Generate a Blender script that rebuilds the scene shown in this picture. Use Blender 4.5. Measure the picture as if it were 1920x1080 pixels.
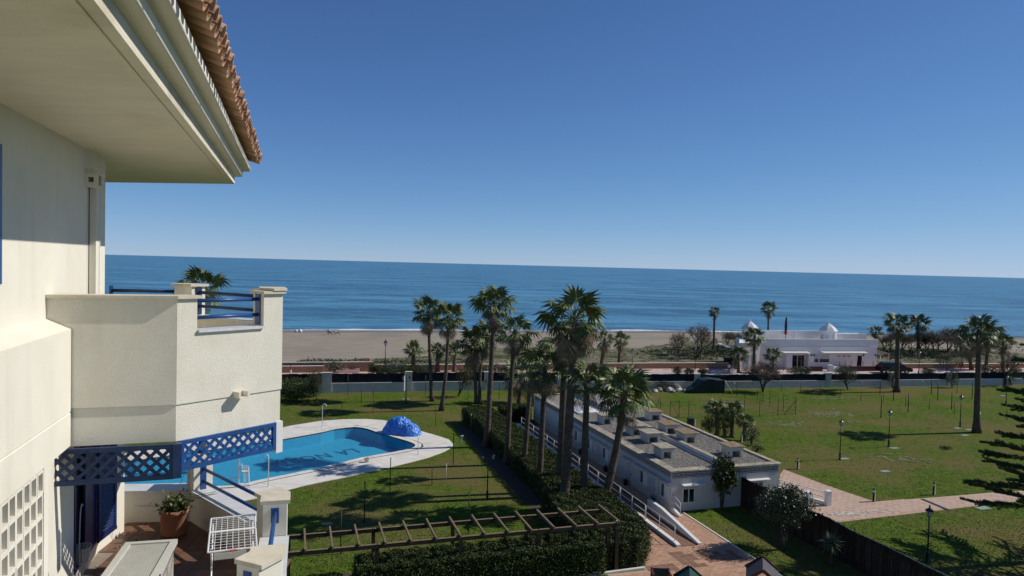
import bpy, bmesh, math, random
import numpy as np
from mathutils import Vector, Matrix
from mathutils.geometry import tessellate_polygon

for o in list(bpy.data.objects):
    bpy.data.objects.remove(o)
S = bpy.context.scene
C = S.collection

# ------------------------------------------------------------------ camera
EYE = 17.0
FPX = 1331.0                       # focal length for a 1920 px wide frame
ROLL = math.atan((521 - 477) / 1720)
PITCH = math.atan((540 - (477 + (521 - 477) / 1720 * 760)) * math.cos(ROLL) / FPX)
_f = Vector((0, math.cos(PITCH), -math.sin(PITCH)))
_r0 = Vector((1, 0, 0))
_u0 = _r0.cross(_f)
_r = _r0 * math.cos(ROLL) + _u0 * math.sin(ROLL)
_u = -_r0 * math.sin(ROLL) + _u0 * math.cos(ROLL)
cam_d = bpy.data.cameras.new('camera')
cam_d.sensor_width = 36
cam_d.lens = 36 * FPX / 1920
cam_d.clip_start = 0.1
cam_d.clip_end = 90000
cam = bpy.data.objects.new('camera', cam_d)
C.objects.link(cam)
m = Matrix(((_r.x, _u.x, -_f.x), (_r.y, _u.y, -_f.y), (_r.z, _u.z, -_f.z))).to_4x4()
m.translation = Vector((0, 0, EYE))
cam.matrix_world = m
S.camera = cam

# ------------------------------------------------------------------ sky and sun
SUN_AZ, SUN_EL = 12.0, 39.0        # azimuth from +X towards +Y
W = bpy.data.worlds.new('World')
S.world = W
W.use_nodes = True
nt = W.node_tree
nt.nodes.clear()
sky = nt.nodes.new('ShaderNodeTexSky')
sky.sky_type = 'NISHITA'
sky.sun_disc = False
sky.sun_elevation = math.radians(SUN_EL)
sky.sun_rotation = math.radians(90 - SUN_AZ)
sky.altitude = 0
sky.air_density = 0.5
sky.dust_density = 0.0
sky.ozone_density = 10.0
bg = nt.nodes.new('ShaderNodeBackground')
bg.inputs['Strength'].default_value = 0.138
wo = nt.nodes.new('ShaderNodeOutputWorld')
# soft shoulder on the sky's own brightness, as the camera's highlight roll-off would give it
sep = nt.nodes.new('ShaderNodeSeparateColor')
com = nt.nodes.new('ShaderNodeCombineColor')
nt.links.new(sky.outputs[0], sep.inputs[0])
for ch in range(3):
    a_ = nt.nodes.new('ShaderNodeMath'); a_.operation = 'DIVIDE'; a_.inputs[1].default_value = (.58, .66, .86)[ch] / .138
    b_ = nt.nodes.new('ShaderNodeMath'); b_.operation = 'POWER'; b_.inputs[1].default_value = 2
    c_ = nt.nodes.new('ShaderNodeMath'); c_.operation = 'ADD'; c_.inputs[1].default_value = 1
    d_ = nt.nodes.new('ShaderNodeMath'); d_.operation = 'SQRT'
    e_ = nt.nodes.new('ShaderNodeMath'); e_.operation = 'DIVIDE'
    nt.links.new(sep.outputs[ch], a_.inputs[0]); nt.links.new(a_.outputs[0], b_.inputs[0]); nt.links.new(b_.outputs[0], c_.inputs[0])
    nt.links.new(c_.outputs[0], d_.inputs[0]); nt.links.new(sep.outputs[ch], e_.inputs[0]); nt.links.new(d_.outputs[0], e_.inputs[1])
    nt.links.new(e_.outputs[0], com.inputs[ch])
nt.links.new(com.outputs[0], bg.inputs[0])
nt.links.new(bg.outputs[0], wo.inputs[0])
sd = Vector((math.cos(math.radians(SUN_EL)) * math.cos(math.radians(SUN_AZ)),
             math.cos(math.radians(SUN_EL)) * math.sin(math.radians(SUN_AZ)),
             math.sin(math.radians(SUN_EL))))
sl = bpy.data.lights.new('sun', 'SUN')
sl.energy = 4.3
sl.angle = math.radians(0.53)
sl.color = (1.0, 0.95, 0.86)
so = bpy.data.objects.new('sun', sl)
C.objects.link(so)
so.rotation_euler = (-sd).to_track_quat('-Z', 'Y').to_euler()
so.location = (60, 20, 80)
S.view_settings.view_transform = 'Standard'
S.view_settings.look = 'None'
S.view_settings.gamma = 1
S.view_settings.exposure = 0.0
S.view_settings.use_curve_mapping = False
S.render.engine = 'CYCLES'
S.cycles.max_bounces = 8
S.cycles.diffuse_bounces = 4
S.cycles.transparent_max_bounces = 12

# ------------------------------------------------------------------ where a sight line meets a level or an upright plane
def ray(px, py):
    return _f + _r * ((px - 960) / FPX) - _u * ((py - 540) / FPX)

def at(px, py, z=0.0):
    d = ray(px, py)
    t = (z - EYE) / d.z
    return Vector((d.x * t, d.y * t, z))

def at_depth(px, py, Y):
    d = ray(px, py)
    t = Y / d.y
    return Vector((d.x * t, Y, EYE + d.z * t))

def top_of(px, py, pyt):
    """height of an upright thing that stands at (px,py) and ends at row pyt"""
    b = at(px, py)
    return at_depth(px, pyt, b.y).z

AX = math.radians(17.2)            # the estate's main axes
NV = Vector((math.cos(AX), math.sin(AX), 0))
UV = Vector((-math.sin(AX), math.cos(AX), 0))
SPA0 = at(1257, 960)
def sp(a, b, z=0.0):
    return SPA0 + NV * a + UV * b + Vector((0, 0, z))

rnd = random.Random(7)

# ------------------------------------------------------------------ materials
def mat(name, c1, c2=None, scale=3.0, rough=.8, bump=0.0, bscale=30.0, bdist=.02, spec=.3, metal=0.0,
        stretch=(1, 1, 1), c3=None, s3=.3, detail=6.0, lo=.35, hi=.65, perobj=0.0, bstretch=None, lo3=.45, hi3=.62, amt3=1.0, coat=0, streak=0.0, streak_c=(.30, .27, .20)):
    M = bpy.data.materials.new(name)
    M.use_nodes = True
    t = M.node_tree
    N, L = t.nodes, t.links
    p = N['Principled BSDF']
    p.inputs['Roughness'].default_value = rough
    p.inputs['Metallic'].default_value = metal
    p.inputs['Specular IOR Level'].default_value = spec
    if coat:
        p.inputs['Coat Weight'].default_value = coat
    geo = N.new('ShaderNodeNewGeometry')
    def noise(sc, st, det):
        mp = N.new('ShaderNodeMapping')
        mp.inputs['Scale'].default_value = st
        L.new(geo.outputs['Position'], mp.inputs['Vector'])
        n = N.new('ShaderNodeTexNoise')
        n.inputs['Scale'].default_value = sc
        n.inputs['Detail'].default_value = det
        n.inputs['Roughness'].default_value = .6
        L.new(mp.outputs[0], n.inputs['Vector'])
        return n
    def ramp(src, a, b):
        r = N.new('ShaderNodeMapRange')
        r.inputs['From Min'].default_value = a
        r.inputs['From Max'].default_value = b
        L.new(src, r.inputs['Value'])
        return r.outputs[0]
    def mix(f, a, b):
        x = N.new('ShaderNodeMix')
        x.data_type = 'RGBA'
        L.new(f, x.inputs['Factor'])
        for k, v in ((6, a), (7, b)):
            if isinstance(v, tuple):
                x.inputs[k].default_value = (*v, 1)
            else:
                L.new(v, x.inputs[k])
        return x.outputs[2]
    c1 = tuple(x * .88 for x in c1)
    c2 = tuple(x * .88 for x in c2) if c2 else None
    c3 = tuple(x * .88 for x in c3) if c3 else None
    col = c1
    if c2:
        col = mix(ramp(noise(scale, stretch, detail).outputs[0], lo, hi), c1, c2)
    if c3:
        f = ramp(noise(s3, (1, 1, 1), 5).outputs[0], lo3, hi3)
        if amt3 < 1:
            mm = N.new('ShaderNodeMath'); mm.operation = 'MULTIPLY'; mm.inputs[1].default_value = amt3
            L.new(f, mm.inputs[0]); f = mm.outputs[0]
        col = mix(f, col, c3)
    if streak:
        streak_c = tuple(x * .88 for x in streak_c)
        f = ramp(noise(2.2, (1.6, 1.6, .13), 7).outputs[0], .52, .82)
        f2 = ramp(noise(.55, (1, 1, 1), 3).outputs[0], .40, .62)
        mm = N.new('ShaderNodeMath'); mm.operation = 'MULTIPLY'; L.new(f, mm.inputs[0]); L.new(f2, mm.inputs[1])
        m2_ = N.new('ShaderNodeMath'); m2_.operation = 'MULTIPLY'; m2_.inputs[1].default_value = streak; L.new(mm.outputs[0], m2_.inputs[0])
        col = mix(m2_.outputs[0], col, streak_c)
    if perobj:
        oi = N.new('ShaderNodeObjectInfo')
        hs = N.new('ShaderNodeHueSaturation')
        r = N.new('ShaderNodeMapRange')
        r.inputs['To Min'].default_value = 1 - perobj
        r.inputs['To Max'].default_value = 1 + perobj
        L.new(oi.outputs['Random'], r.inputs['Value'])
        L.new(r.outputs[0], hs.inputs['Value'])
        if isinstance(col, tuple):
            hs.inputs['Color'].default_value = (*col, 1)
        else:
            L.new(col, hs.inputs['Color'])
        col = hs.outputs[0]
    if isinstance(col, tuple):
        p.inputs['Base Color'].default_value = (*col, 1)
    else:
        L.new(col, p.inputs['Base Color'])
    if bump:
        b = N.new('ShaderNodeBump')
        b.inputs['Strength'].default_value = bump
        b.inputs['Distance'].default_value = bdist
        L.new(noise(bscale, bstretch or stretch, 5).outputs[0], b.inputs['Height'])
        L.new(b.outputs[0], p.inputs['Normal'])
    return M

K = {}
K['stucco'] = mat('cream stucco', (.86, .82, .71), (.81, .765, .65), 1.2, .9, .6, 90, .010, streak=.55, spec=.1) if False else mat('cream stucco', (.86, .82, .71), (.80, .755, .64), 1.2, .9, .6, 90, .010, .1, lo=.3, hi=.7, c3=(.68, .62, .48), s3=.8, lo3=.55, hi3=.8, amt3=.4, streak=.28)
K['stucco_rough'] = mat('coarse cream stucco', (.90, .86, .74), (.84, .79, .67), 2.0, .9, .7, 75, .014, .1, bstretch=(1, 1, 1.2), c3=(.64, .58, .45), s3=.7, lo3=.55, hi3=.85, amt3=.35, streak=.35)
K['soffit'] = mat('soffit plaster', (.92, .85, .71), (.84, .775, .635), 1.0, .95, .6, 40, .012, .05, stretch=(1, 3, 1), c3=(.45, .36, .22), s3=.45, lo3=.62, hi3=.85, amt3=.5)
K['cornice'] = mat('cornice plaster', (.86, .80, .69), (.80, .74, .63), 2.0, .9, .35, 30, .01, .1)
K['capstone'] = mat('cream cap stone', (.72, .66, .54), (.62, .56, .44), 6, .75, .3, 40, .006, .25)
K['marble'] = mat('white marble sill', (.78, .78, .77), (.62, .64, .66), 3, .35, .1, 20, .003, .5, stretch=(1, 5, 1))
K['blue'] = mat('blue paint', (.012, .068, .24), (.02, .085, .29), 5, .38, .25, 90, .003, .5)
K['blue_shade'] = mat('shade-darkened blue paint', (.010, .030, .085), (.018, .042, .115), 5, .45, .3, 90, .003, .4)  # the blue paint again, with the shade under the balcony put into its colour
K['navy'] = mat('navy blue shutter paint', (.006, .015, .09), (.01, .025, .12), 5, .4, .1, 60, .003, .4)
K['tile'] = mat('weathered clay roof tile', (.66, .38, .25), (.52, .31, .21), 12, .9, .5, 60, .006, .15, perobj=.25, c3=(.60, .47, .34), s3=5, lo3=.5, hi3=.7, amt3=.6)
K['terrace_tile'] = mat('brown terrace tile', (.22, .115, .072), (.165, .088, .058), 7, .5, .15, 50, .003, .4, perobj=.15)
K['grout'] = mat('pale grout', (.38, .31, .24), (.30, .25, .20), 10, .95)
K['terracotta'] = mat('terracotta', (.46, .22, .13), (.38, .175, .105), 8, .8, .2, 40, .004, .2)
K['white'] = mat('white paint', (.80, .80, .79), (.74, .74, .73), 1.5, .75, .25, 30, .006, .2)
K['white_plastic'] = mat('off-white plastic', (.62, .61, .55), (.58, .57, .50), 6, .45, .15, 160, .004, .4)
K['white_metal'] = mat('white painted metal', (.80, .80, .80), None, 1, .4, spec=.5)
K['spa_wall'] = mat('white spa wall', (.65, .63, .59), (.58, .56, .525), .8, .85, .25, 20, .01, .2, c3=(.46, .44, .41), s3=.5, lo3=.55, hi3=.8, amt3=.4, streak=.8, streak_c=(.30, .28, .25))
K['spa_cap'] = mat('stained stone coping', (.42, .375, .30), (.29, .25, .19), 4.5, .9, .5, 14, .02, .1, c3=(.56, .52, .44), s3=2.2, lo3=.5, hi3=.7)
K['moss_cap'] = mat('lichen covered slab', (.30, .21, .12), (.20, .15, .09), 5, .95, .6, 16, .02, .1, c3=(.34, .31, .26), s3=3, lo3=.5, hi3=.65)
K['key'] = mat('grey key pattern paint', (.075, .08, .085), (.11, .115, .12), 6, .8)
K['gravel'] = mat('roof gravel', (.38, .35, .31), (.10, .10, .10), 7.5, .95, 1.0, 9, .05, .1, detail=8, lo=.40, hi=.62)
K['paver'] = mat('terracotta paver', (.54, .335, .225), (.46, .275, .18), 3, .85, .3, 25, .006, .2, perobj=.13)
K['paver_dark'] = mat('dark brown paver', (.27, .15, .10), (.22, .12, .08), 3, .85, .3, 25, .006, .2, perobj=.12)
K['paver_bed'] = mat('paver joints', (.52, .43, .34), (.42, .33, .26), 5, .95)
K['paver_pale'] = mat('pale pink paving', (.52, .36, .27), (.44, .29, .21), 2.2, .85, .3, 20, .006, .2, c3=(.60, .48, .38), s3=.9, lo3=.5, hi3=.7, amt3=.5)
K['lawn'] = mat('mown grass', (.052, .090, .011), (.138, .198, .026), 1.9, .95, 1.0, 6, .16, .05, detail=12, lo=.34, hi=.68, c3=(.170, .138, .052), s3=.12, lo3=.44, hi3=.60, amt3=.85)
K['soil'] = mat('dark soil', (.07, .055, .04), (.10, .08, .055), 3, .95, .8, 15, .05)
K['sand'] = mat('grey beach sand', (.365, .32, .26), (.30, .262, .21), .35, .95, .9, 1.8, .16, .05, stretch=(.5, 1.5, 1), detail=10, c3=(.24, .21, .165), s3=.05, lo3=.50, hi3=.68, amt3=.6)
K['wet_sand'] = mat('wet sand', (.12, .11, .095), (.15, .135, .115), .4, .35, .2, 2, .05, .5)
K['dune'] = mat('dune grass and sand', (.27, .235, .18), (.085, .10, .035), .8, .95, 1.0, 5, .12, .05, stretch=(.45, 1.3, 1), detail=9, lo=.42, hi=.56, c3=(.06, .085, .03), s3=.12, lo3=.52, hi3=.64)
K['road'] = mat('pale concrete road', (.50, .48, .45), (.42, .40, .38), .8, .9, .2, 12, .01)
K['pink'] = mat('pink promenade paving', (.66, .45, .39), (.58, .38, .33), 1.2, .85, .2, 15, .006)
K['brick'] = mat('orange brick face', (.44, .27, .155), (.33, .195, .115), 2.5, .9, .5, 12, .02, stretch=(1, 1, 4))
K['garden_wall'] = mat('grey-white garden wall', (.66, .63, .57), (.57, .545, .49), .8, .9, .2, 14, .01, c3=(.42, .42, .38), s3=.7, lo3=.58, hi3=.8, amt3=.5, streak=.8, streak_c=(.25, .25, .22))
K['screen'] = mat('black screening mesh', (.008, .010, .016), (.014, .017, .024), 4, .9, .3, 12, .03)
K['black'] = mat('black painted iron', (.012, .013, .013), None, 1, .45, spec=.5)
K['green_post'] = mat('dark green coated steel', (.012, .022, .016), None, 1, .5, spec=.4)
K['wire'] = mat('green mesh wire', (.02, .035, .025), None, 1, .6)
K['glass'] = mat('dark window glass', (.015, .018, .02), None, 1, .06, spec=.6)
K['lamp_glass'] = mat('frosted lamp glass', (.55, .56, .55), None, 1, .2, spec=.6)
K['hedge'] = mat('glossy hedge leaf', (.036, .054, .012), (.070, .095, .022), 6, .58, spec=.22, c3=(.12, .135, .035), s3=3, lo3=.55, hi3=.75, amt3=.7)
K['hedge_core'] = mat('hedge twigs', (.010, .013, .006), (.018, .018, .010), 6, .95)
K['palm'] = mat('palm leaf green', (.072, .105, .024), (.130, .165, .045), 2.5, .50, spec=.35, c3=(.22, .215, .085), s3=1.6, lo3=.56, hi3=.75, amt3=.7, perobj=.25)
K['palm_dead'] = mat('dry palm leaf', (.27, .215, .135), (.17, .13, .08), 3, .85, spec=.15, c3=(.38, .32, .22), s3=2, lo3=.55, hi3=.75, perobj=.25)
K['trunk'] = mat('palm trunk fibre', (.155, .122, .092), (.08, .062, .046), 2.2, .95, 1.0, 7, .06, .05, stretch=(1, 1, 5), c3=(.17, .145, .115), s3=1.5, lo3=.5, hi3=.7)
K['bark'] = mat('grey bark', (.11, .09, .07), (.07, .055, .045), 6, .95, .6, 20, .03)
K['twig'] = mat('dry twigs', (.13, .105, .08), (.09, .07, .055), 2, .95)
K['olive'] = mat('shrub leaf', (.05, .065, .03), (.085, .10, .05), 4, .7, spec=.3)
K['oleander'] = mat('oleander leaf', (.030, .048, .016), (.062, .085, .034), 5, .45, spec=.5, c3=(.15, .17, .09), s3=4, lo3=.56, hi3=.75, amt3=.6)
K['pine'] = mat('araucaria needle', (.040, .066, .022), (.065, .098, .034), 4, .6, spec=.3)
K['yucca'] = mat('yucca blade', (.09, .13, .04), (.14, .18, .07), 4, .45, spec=.4)
K['timber'] = mat('dark stained timber', (.055, .036, .024), (.035, .023, .016), 5, .8, .5, 25, .01, stretch=(1, 1, 4))
K['timber_top'] = mat('weathered light timber', (.24, .185, .10), (.17, .125, .07), 6, .85, .4, 25, .008)
K['reed'] = mat('brown reed screen', (.060, .042, .028), (.025, .018, .013), 5, .95, .9, 20, .04, stretch=(5, 5, .5))
K['reed_light'] = mat('pale reed stalk', (.16, .12, .085), (.10, .075, .055), 5, .9)
K['deck'] = mat('pale pool deck stone', (.80, .765, .70), (.70, .66, .59), .9, .8, .3, 14, .01, .2, c3=(.55, .46, .36), s3=.7, lo3=.56, hi3=.80, amt3=.6)
K['pool_floor'] = mat('turquoise pool tiles', (.085, .50, .70), (.075, .465, .66), 1.0, .6, .1, 10, .01)
K['pool_letter'] = mat('dark blue pool lettering', (.02, .12, .24), (.022, .14, .27), 3, .6)
K['tarp'] = mat('shiny blue tarpaulin', (.015, .17, .66), (.03, .24, .80), 3, .20, 1.0, 3.6, .16, .9, detail=4)
K['clay_red'] = mat('dark red playhouse plastic', (.10, .012, .014), None, 1, .4, spec=.5)
K['play_green'] = mat('green playhouse plastic', (.010, .055, .038), None, 1, .4, spec=.5)
K['play_grey'] = mat('grey rubber roof', (.10, .10, .105), (.07, .07, .075), 4, .8)
K['car'] = mat('black car paint', (.004, .004, .005), None, 1, .30, spec=.35)
K['tyre'] = mat('tyre rubber', (.01, .01, .01), None, 1, .85)
K['rim'] = mat('alloy rim', (.45, .45, .46), None, 1, .3, metal=.9)
K['headlamp'] = mat('clear headlamp', (.75, .77, .78), None, 1, .1, spec=.8)
K['bar_wall'] = mat('white beach bar wall', (.92, .87, .82), (.86, .81, .77), .6, .85, .2, 10, .01)
K['bar_white'] = mat('bright white render', (.80, .80, .80), (.75, .75, .76), .8, .8)
K['awning'] = mat('grey awning fabric', (.62, .62, .60), None, 1, .8)
K['shutter_blue'] = mat('pale blue-grey roller door', (.30, .36, .42), (.26, .32, .38), 2, .6, .3, 8, .01, stretch=(.1, .1, 6))
K['skin'] = mat('skin', (.42, .25, .18), None, 1, .6)
K['rock'] = mat('pale garden rock', (.36, .33, .29), (.22, .20, .17), 3, .9, .7, 8, .05)
K['hatch'] = mat('pale green drain cover', (.30, .36, .30), (.24, .30, .25), 3, .7)
K['chalk'] = mat('chalk white marking', (.66, .62, .58), (.55, .46, .38), 6, .9, lo=.45, hi=.55)
K['foam'] = mat('sea foam', (.82, .84, .86), (.60, .66, .70), 1.2, .8, .5, 2, .1)
K['red_cloth'] = mat('dark red cloth', (.28, .02, .03), None, 1, .85)
K['white_cloth'] = mat('white cloth', (.72, .72, .72), None, 1, .85)
K['dark_cloth'] = mat('dark cloth', (.02, .022, .03), None, 1, .85)
K['pink_cloth'] = mat('coral cloth', (.60, .16, .12), None, 1, .85)
K['hair'] = mat('dark hair', (.02, .014, .01), None, 1, .6)

# ------------------------------------------------------------------ mesh helpers
class G:
    """collects faces; build() links them as ONE mesh object"""
    def __init__(s, frame=None, dz=0.0):
        s.v, s.f, s.frame, s.dz = [], [], frame, dz
    def face(s, pts):
        b = len(s.v)
        s.v += [tuple(p) for p in pts]
        s.f.append(tuple(range(b, b + len(pts))))
    def box(s, x0, y0, z0, x1, y1, z1):
        s.para((x0, y0, z0), (x1 - x0, 0, 0), (0, y1 - y0, 0), (0, 0, z1 - z0))
        return s
    def para(s, o, a, b, c):
        o, a, b, c = Vector(o), Vector(a), Vector(b), Vector(c)
        k = len(s.v)
        s.v += [tuple(p) for p in (o, o + a, o + a + b, o + b, o + c, o + a + c, o + a + b + c, o + b + c)]
        s.f += [tuple(k + i for i in q) for q in ((3, 2, 1, 0), (4, 5, 6, 7), (0, 1, 5, 4), (1, 2, 6, 5), (2, 3, 7, 6), (3, 0, 4, 7))]
        return s
    def bar(s, p, q, w, h, up=(0, 0, 1)):
        """rectangular bar from p to q, w wide and h high, centred"""
        p, q = Vector(p), Vector(q)
        d = (q - p).normalized()
        up = Vector(up)
        if abs(d.dot(up)) > .98:
            up = Vector((1, 0, 0))
        sd_ = d.cross(up).normalized()
        up = sd_.cross(d).normalized()
        s.para(p - sd_ * w / 2 - up * h / 2, q - p, sd_ * w, up * h)
        return s
    def prism(s, pts, z0, z1):
        n = len(pts)
        a = sum(pts[i][0] * pts[(i + 1) % n][1] - pts[(i + 1) % n][0] * pts[i][1] for i in range(n))
        if a < 0:
            pts = list(reversed(pts))
        k = len(s.v)
        s.v += [(p[0], p[1], z0) for p in pts] + [(p[0], p[1], z1) for p in pts]
        s.f.append(tuple(k + n - 1 - i for i in range(n)))
        s.f.append(tuple(k + n + i for i in range(n)))
        for i in range(n):
            j = (i + 1) % n
            s.f.append((k + i, k + j, k + n + j, k + n + i))
        return s
    def tube(s, pts, radii, n=6, cap=True):
        pts = [Vector(p) for p in pts]
        if not isinstance(radii, (list, tuple)):
            radii = [radii] * len(pts)
        k = len(s.v)
        last = None
        for i, p in enumerate(pts):
            d = (pts[min(i + 1, len(pts) - 1)] - pts[max(i - 1, 0)]).normalized()
            if last is None:
                ref = Vector((0, 0, 1)) if abs(d.z) < .9 else Vector((1, 0, 0))
            else:
                ref = last
            x = (ref - d * ref.dot(d)).normalized()
            y = d.cross(x)
            last = x
            for j in range(n):
                t = 2 * math.pi * j / n
                s.v.append(tuple(p + (x * math.cos(t) + y * math.sin(t)) * radii[i]))
        for i in range(len(pts) - 1):
            for j in range(n):
                a, b = k + i * n + j, k + i * n + (j + 1) % n
                s.f.append((a, b, b + n, a + n))
        if cap:
            s.f.append(tuple(k + n - 1 - j for j in range(n)))
            s.f.append(tuple(k + (len(pts) - 1) * n + j for j in range(n)))
        return s
    def lathe(s, prof, n=10, o=(0, 0, 0)):
        k = len(s.v)
        for r, z in prof:
            for j in range(n):
                t = 2 * math.pi * j / n
                s.v.append((o[0] + r * math.cos(t), o[1] + r * math.sin(t), o[2] + z))
        for i in range(len(prof) - 1):
            for j in range(n):
                a, b = k + i * n + j, k + i * n + (j + 1) % n
                s.f.append((a, b, b + n, a + n))
        s.f.append(tuple(k + n - 1 - j for j in range(n)))
        s.f.append(tuple(k + (len(prof) - 1) * n + j for j in range(n)))
        return s
    def sweep(s, prof, path, closed=False):
        """profile of (out, z) points carried along a plan path with mitred corners; out = to the right of the path"""
        P_ = [Vector((p[0], p[1])) for p in path]
        n = len(P_)
        k = len(s.v)
        for i in range(n):
            d0 = (P_[i] - P_[i - 1]).normalized() if i or closed else None
            d1 = (P_[(i + 1) % n] - P_[i]).normalized() if i < n - 1 or closed else None
            d0 = d0 or d1
            d1 = d1 or d0
            n0, n1 = Vector((d0.y, -d0.x)), Vector((d1.y, -d1.x))
            mm = (n0 + n1).normalized()
            mm = mm / max(.3, mm.dot(n0))
            for o, z in prof:
                s.v.append((P_[i].x + mm.x * o, P_[i].y + mm.y * o, z))
        q = len(prof)
        for i in range(n if closed else n - 1):
            for j in range(q):
                a, b = k + i * q + j, k + i * q + (j + 1) % q
                c, d = k + ((i + 1) % n) * q + (j + 1) % q, k + ((i + 1) % n) * q + j
                s.f.append((a, b, c, d))
        if not closed:
            s.f.append(tuple(k + j for j in range(q)))
            s.f.append(tuple(k + (n - 1) * q + q - 1 - j for j in range(q)))
        return s
    def mesh(s, name, material, smooth=False, fix=True):
        me = bpy.data.meshes.new(name)
        v = s.v
        if s.dz:
            v = [(x, y, z + s.dz) for x, y, z in v]
        me.from_pydata(v, [], s.f)
        me.materials.append(material)
        if fix:
            bm = bmesh.new(); bm.from_mesh(me)
            bmesh.ops.recalc_face_normals(bm, faces=bm.faces)
            bm.to_mesh(me); bm.free()
        if smooth:
            me.polygons.foreach_set('use_smooth', [True] * len(me.polygons))
        me.update()
        return me
    def build(s, name, material, parent=None, smooth=False, fix=True, **tags):
        return link(name, s.mesh(name, material, smooth, fix), parent, **tags)

def link(name, me, parent=None, loc=None, rz=0, **tags):
    o = bpy.data.objects.new(name, me)
    C.objects.link(o)
    if parent:
        o.parent = parent
    if loc is not None:
        o.location = loc
    if rz:
        o.rotation_euler = (0, 0, rz)
    tag(o, **tags)
    return o

def tag(o, label=None, cat=None, group=None, kind=None):
    if label: o['label'] = label
    if cat: o['category'] = cat
    if group: o['group'] = group
    if kind: o['kind'] = kind
    return o

def thing(name, label, cat, loc=(0, 0, 0), rz=0, group=None):
    return link(name, None, None, loc, rz, label=label, cat=cat, group=group)

def copy_thing(root, loc, rz=0, label=None, scale=None):
    def cp(o, par):
        c = o.copy()
        C.objects.link(c)
        c.parent = par
        for ch in o.children:
            cp(ch, c)
        return c
    r = cp(root, None)
    r.location = loc
    r.rotation_euler = (0, 0, rz)
    if scale:
        r.scale = (scale,) * 3 if not isinstance(scale, tuple) else scale
    if label:
        r['label'] = label
    return r

def quads(name, V, material, parent=None, **tags):
    """V: array (N,4,3) of loose quads, or (N,3,3) of triangles"""
    n, k = V.shape[:2]
    me = bpy.data.meshes.new(name)
    me.vertices.add(n * k)
    me.vertices.foreach_set('co', V.reshape(-1).astype(np.float32))
    me.loops.add(n * k)
    me.loops.foreach_set('vertex_index', np.arange(n * k, dtype=np.int32))
    me.polygons.add(n)
    me.polygons.foreach_set('loop_start', np.arange(0, n * k, k, dtype=np.int32))
    me.polygons.foreach_set('loop_total', np.full(n, k, dtype=np.int32))
    me.materials.append(material)
    me.update()
    return link(name, me, parent, **tags)

def leaf_quads(cent, length, width, rs, up=.3):
    """random leaf shaped quads round the given centres"""
    n = len(cent)
    d = rs.normal(size=(n, 3)); d[:, 2] += up
    d /= np.linalg.norm(d, axis=1)[:, None]
    r = rs.normal(size=(n, 3))
    s_ = np.cross(d, r); s_ /= np.linalg.norm(s_, axis=1)[:, None]
    L_ = length * rs.uniform(.7, 1.3, n)[:, None]
    W_ = width * rs.uniform(.7, 1.3, n)[:, None]
    a = cent - d * L_ / 2
    b = cent + s_ * W_ / 2
    c = cent + d * L_ / 2
    e = cent - s_ * W_ / 2
    return np.stack([a, b, c, e], axis=1)

def sheet(name, pts, z, material, holes=None, **tags):
    loops = [[Vector((p[0], p[1], z)) for p in pts]] + [[Vector((p[0], p[1], z)) for p in h] for h in (holes or [])]
    tri = tessellate_polygon(loops)
    v = [p for l in loops for p in l]
    g = G()
    g.v = [tuple(p) for p in v]
    g.f = []
    for t in tri:
        a, b, c = (v[i] for i in t)
        if (b - a).cross(c - a).z < 0:
            t = (t[0], t[2], t[1])
        g.f.append(tuple(t))
    return g.build(name, material, None, fix=False, **tags)

ORD = ['first', 'second', 'third', 'fourth', 'fifth', 'sixth', 'seventh', 'eighth', 'ninth', 'tenth', 'eleventh', 'twelfth',
       'thirteenth', 'fourteenth', 'fifteenth', 'sixteenth', 'seventeenth', 'eighteenth', 'nineteenth', 'twentieth', 'twenty-first', 'twenty-second', 'twenty-third', 'twenty-fourth']
def nth(i, n, way='from the left'):
    if i == 0 and way == 'from the left': return 'leftmost'
    if i == n - 1 and way == 'from the left': return 'rightmost'
    return ORD[i] + ' ' + way

# ================================================================== GROUND, SEA, POOL
pool_px = [(510,828.3),(603,811.7),(626.7,805.8),(646.7,803.3),(666.7,801.7),(680,803.3),(691.7,805.8),(707,811.8),(728.7,817.9),(752.8,825),
           (769.6,829.9),(779.3,834.7),(780.5,838.3),(772,842),(752.8,846.8),(690,857.6),(683,858.6),(596.7,880),(480,903.3),(460,909),(413,913),
           (383,914.5),(300,916),(240,914),(196,902),(190,886),(230,868),(330,853),(420,841)]
deck_px = [(509.6,805.8),(548,797.4),(601,789),(644,786),(683,785.4),(716.7,787.3),(752,794),(789,808),(820,816.7),(842,823.9),(849.5,832.3),
           (848.5,838),(832,846.8),(798.5,859),(730,876),(643.7,895),(572,909.5),(536,919),(480,934),(400,950),(300,962),(180,955),(100,915),(140,868),(300,838),(420,820)]
WATER_Z = -.02
pool = [at(x, y, WATER_Z) for x, y in pool_px]
deck = [at(x, y, .05) for x, y in deck_px]

# garden wall base line: the lawn stops there
gw_px = [(300,741),(600,737),(950,731),(1300,729),(1500,726.5),(1680,725),(1900,721.5),(2150,717)]
gw = [at(x, y) for x, y in gw_px]
prom_px = [(300,700),(536,698),(720,696),(1250,691),(1460,690.5),(1700,691),(1900,690),(2200,688)]
prom = [at(x, y) for x, y in prom_px]
shore_px = [(540,620.5),(700,620.5),(870,621),(1000,621),(1250,621.5),(1450,625),(1700,629),(1900,633)]
shore = [at(x, y) for x, y in shore_px]
shore = [shore[0] + (shore[0] - shore[2]) * 4] + shore + [shore[-1] + (shore[-1] - shore[-3]) * 6]

def off(line, d):
    """shift a left-to-right plan line away from the viewer by d"""
    out = []
    for i, p in enumerate(line):
        t = (line[min(i + 1, len(line) - 1)] - line[max(i - 1, 0)]).normalized()
        out.append(p + Vector((-t.y, t.x, 0)) * d)
    return out

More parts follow.
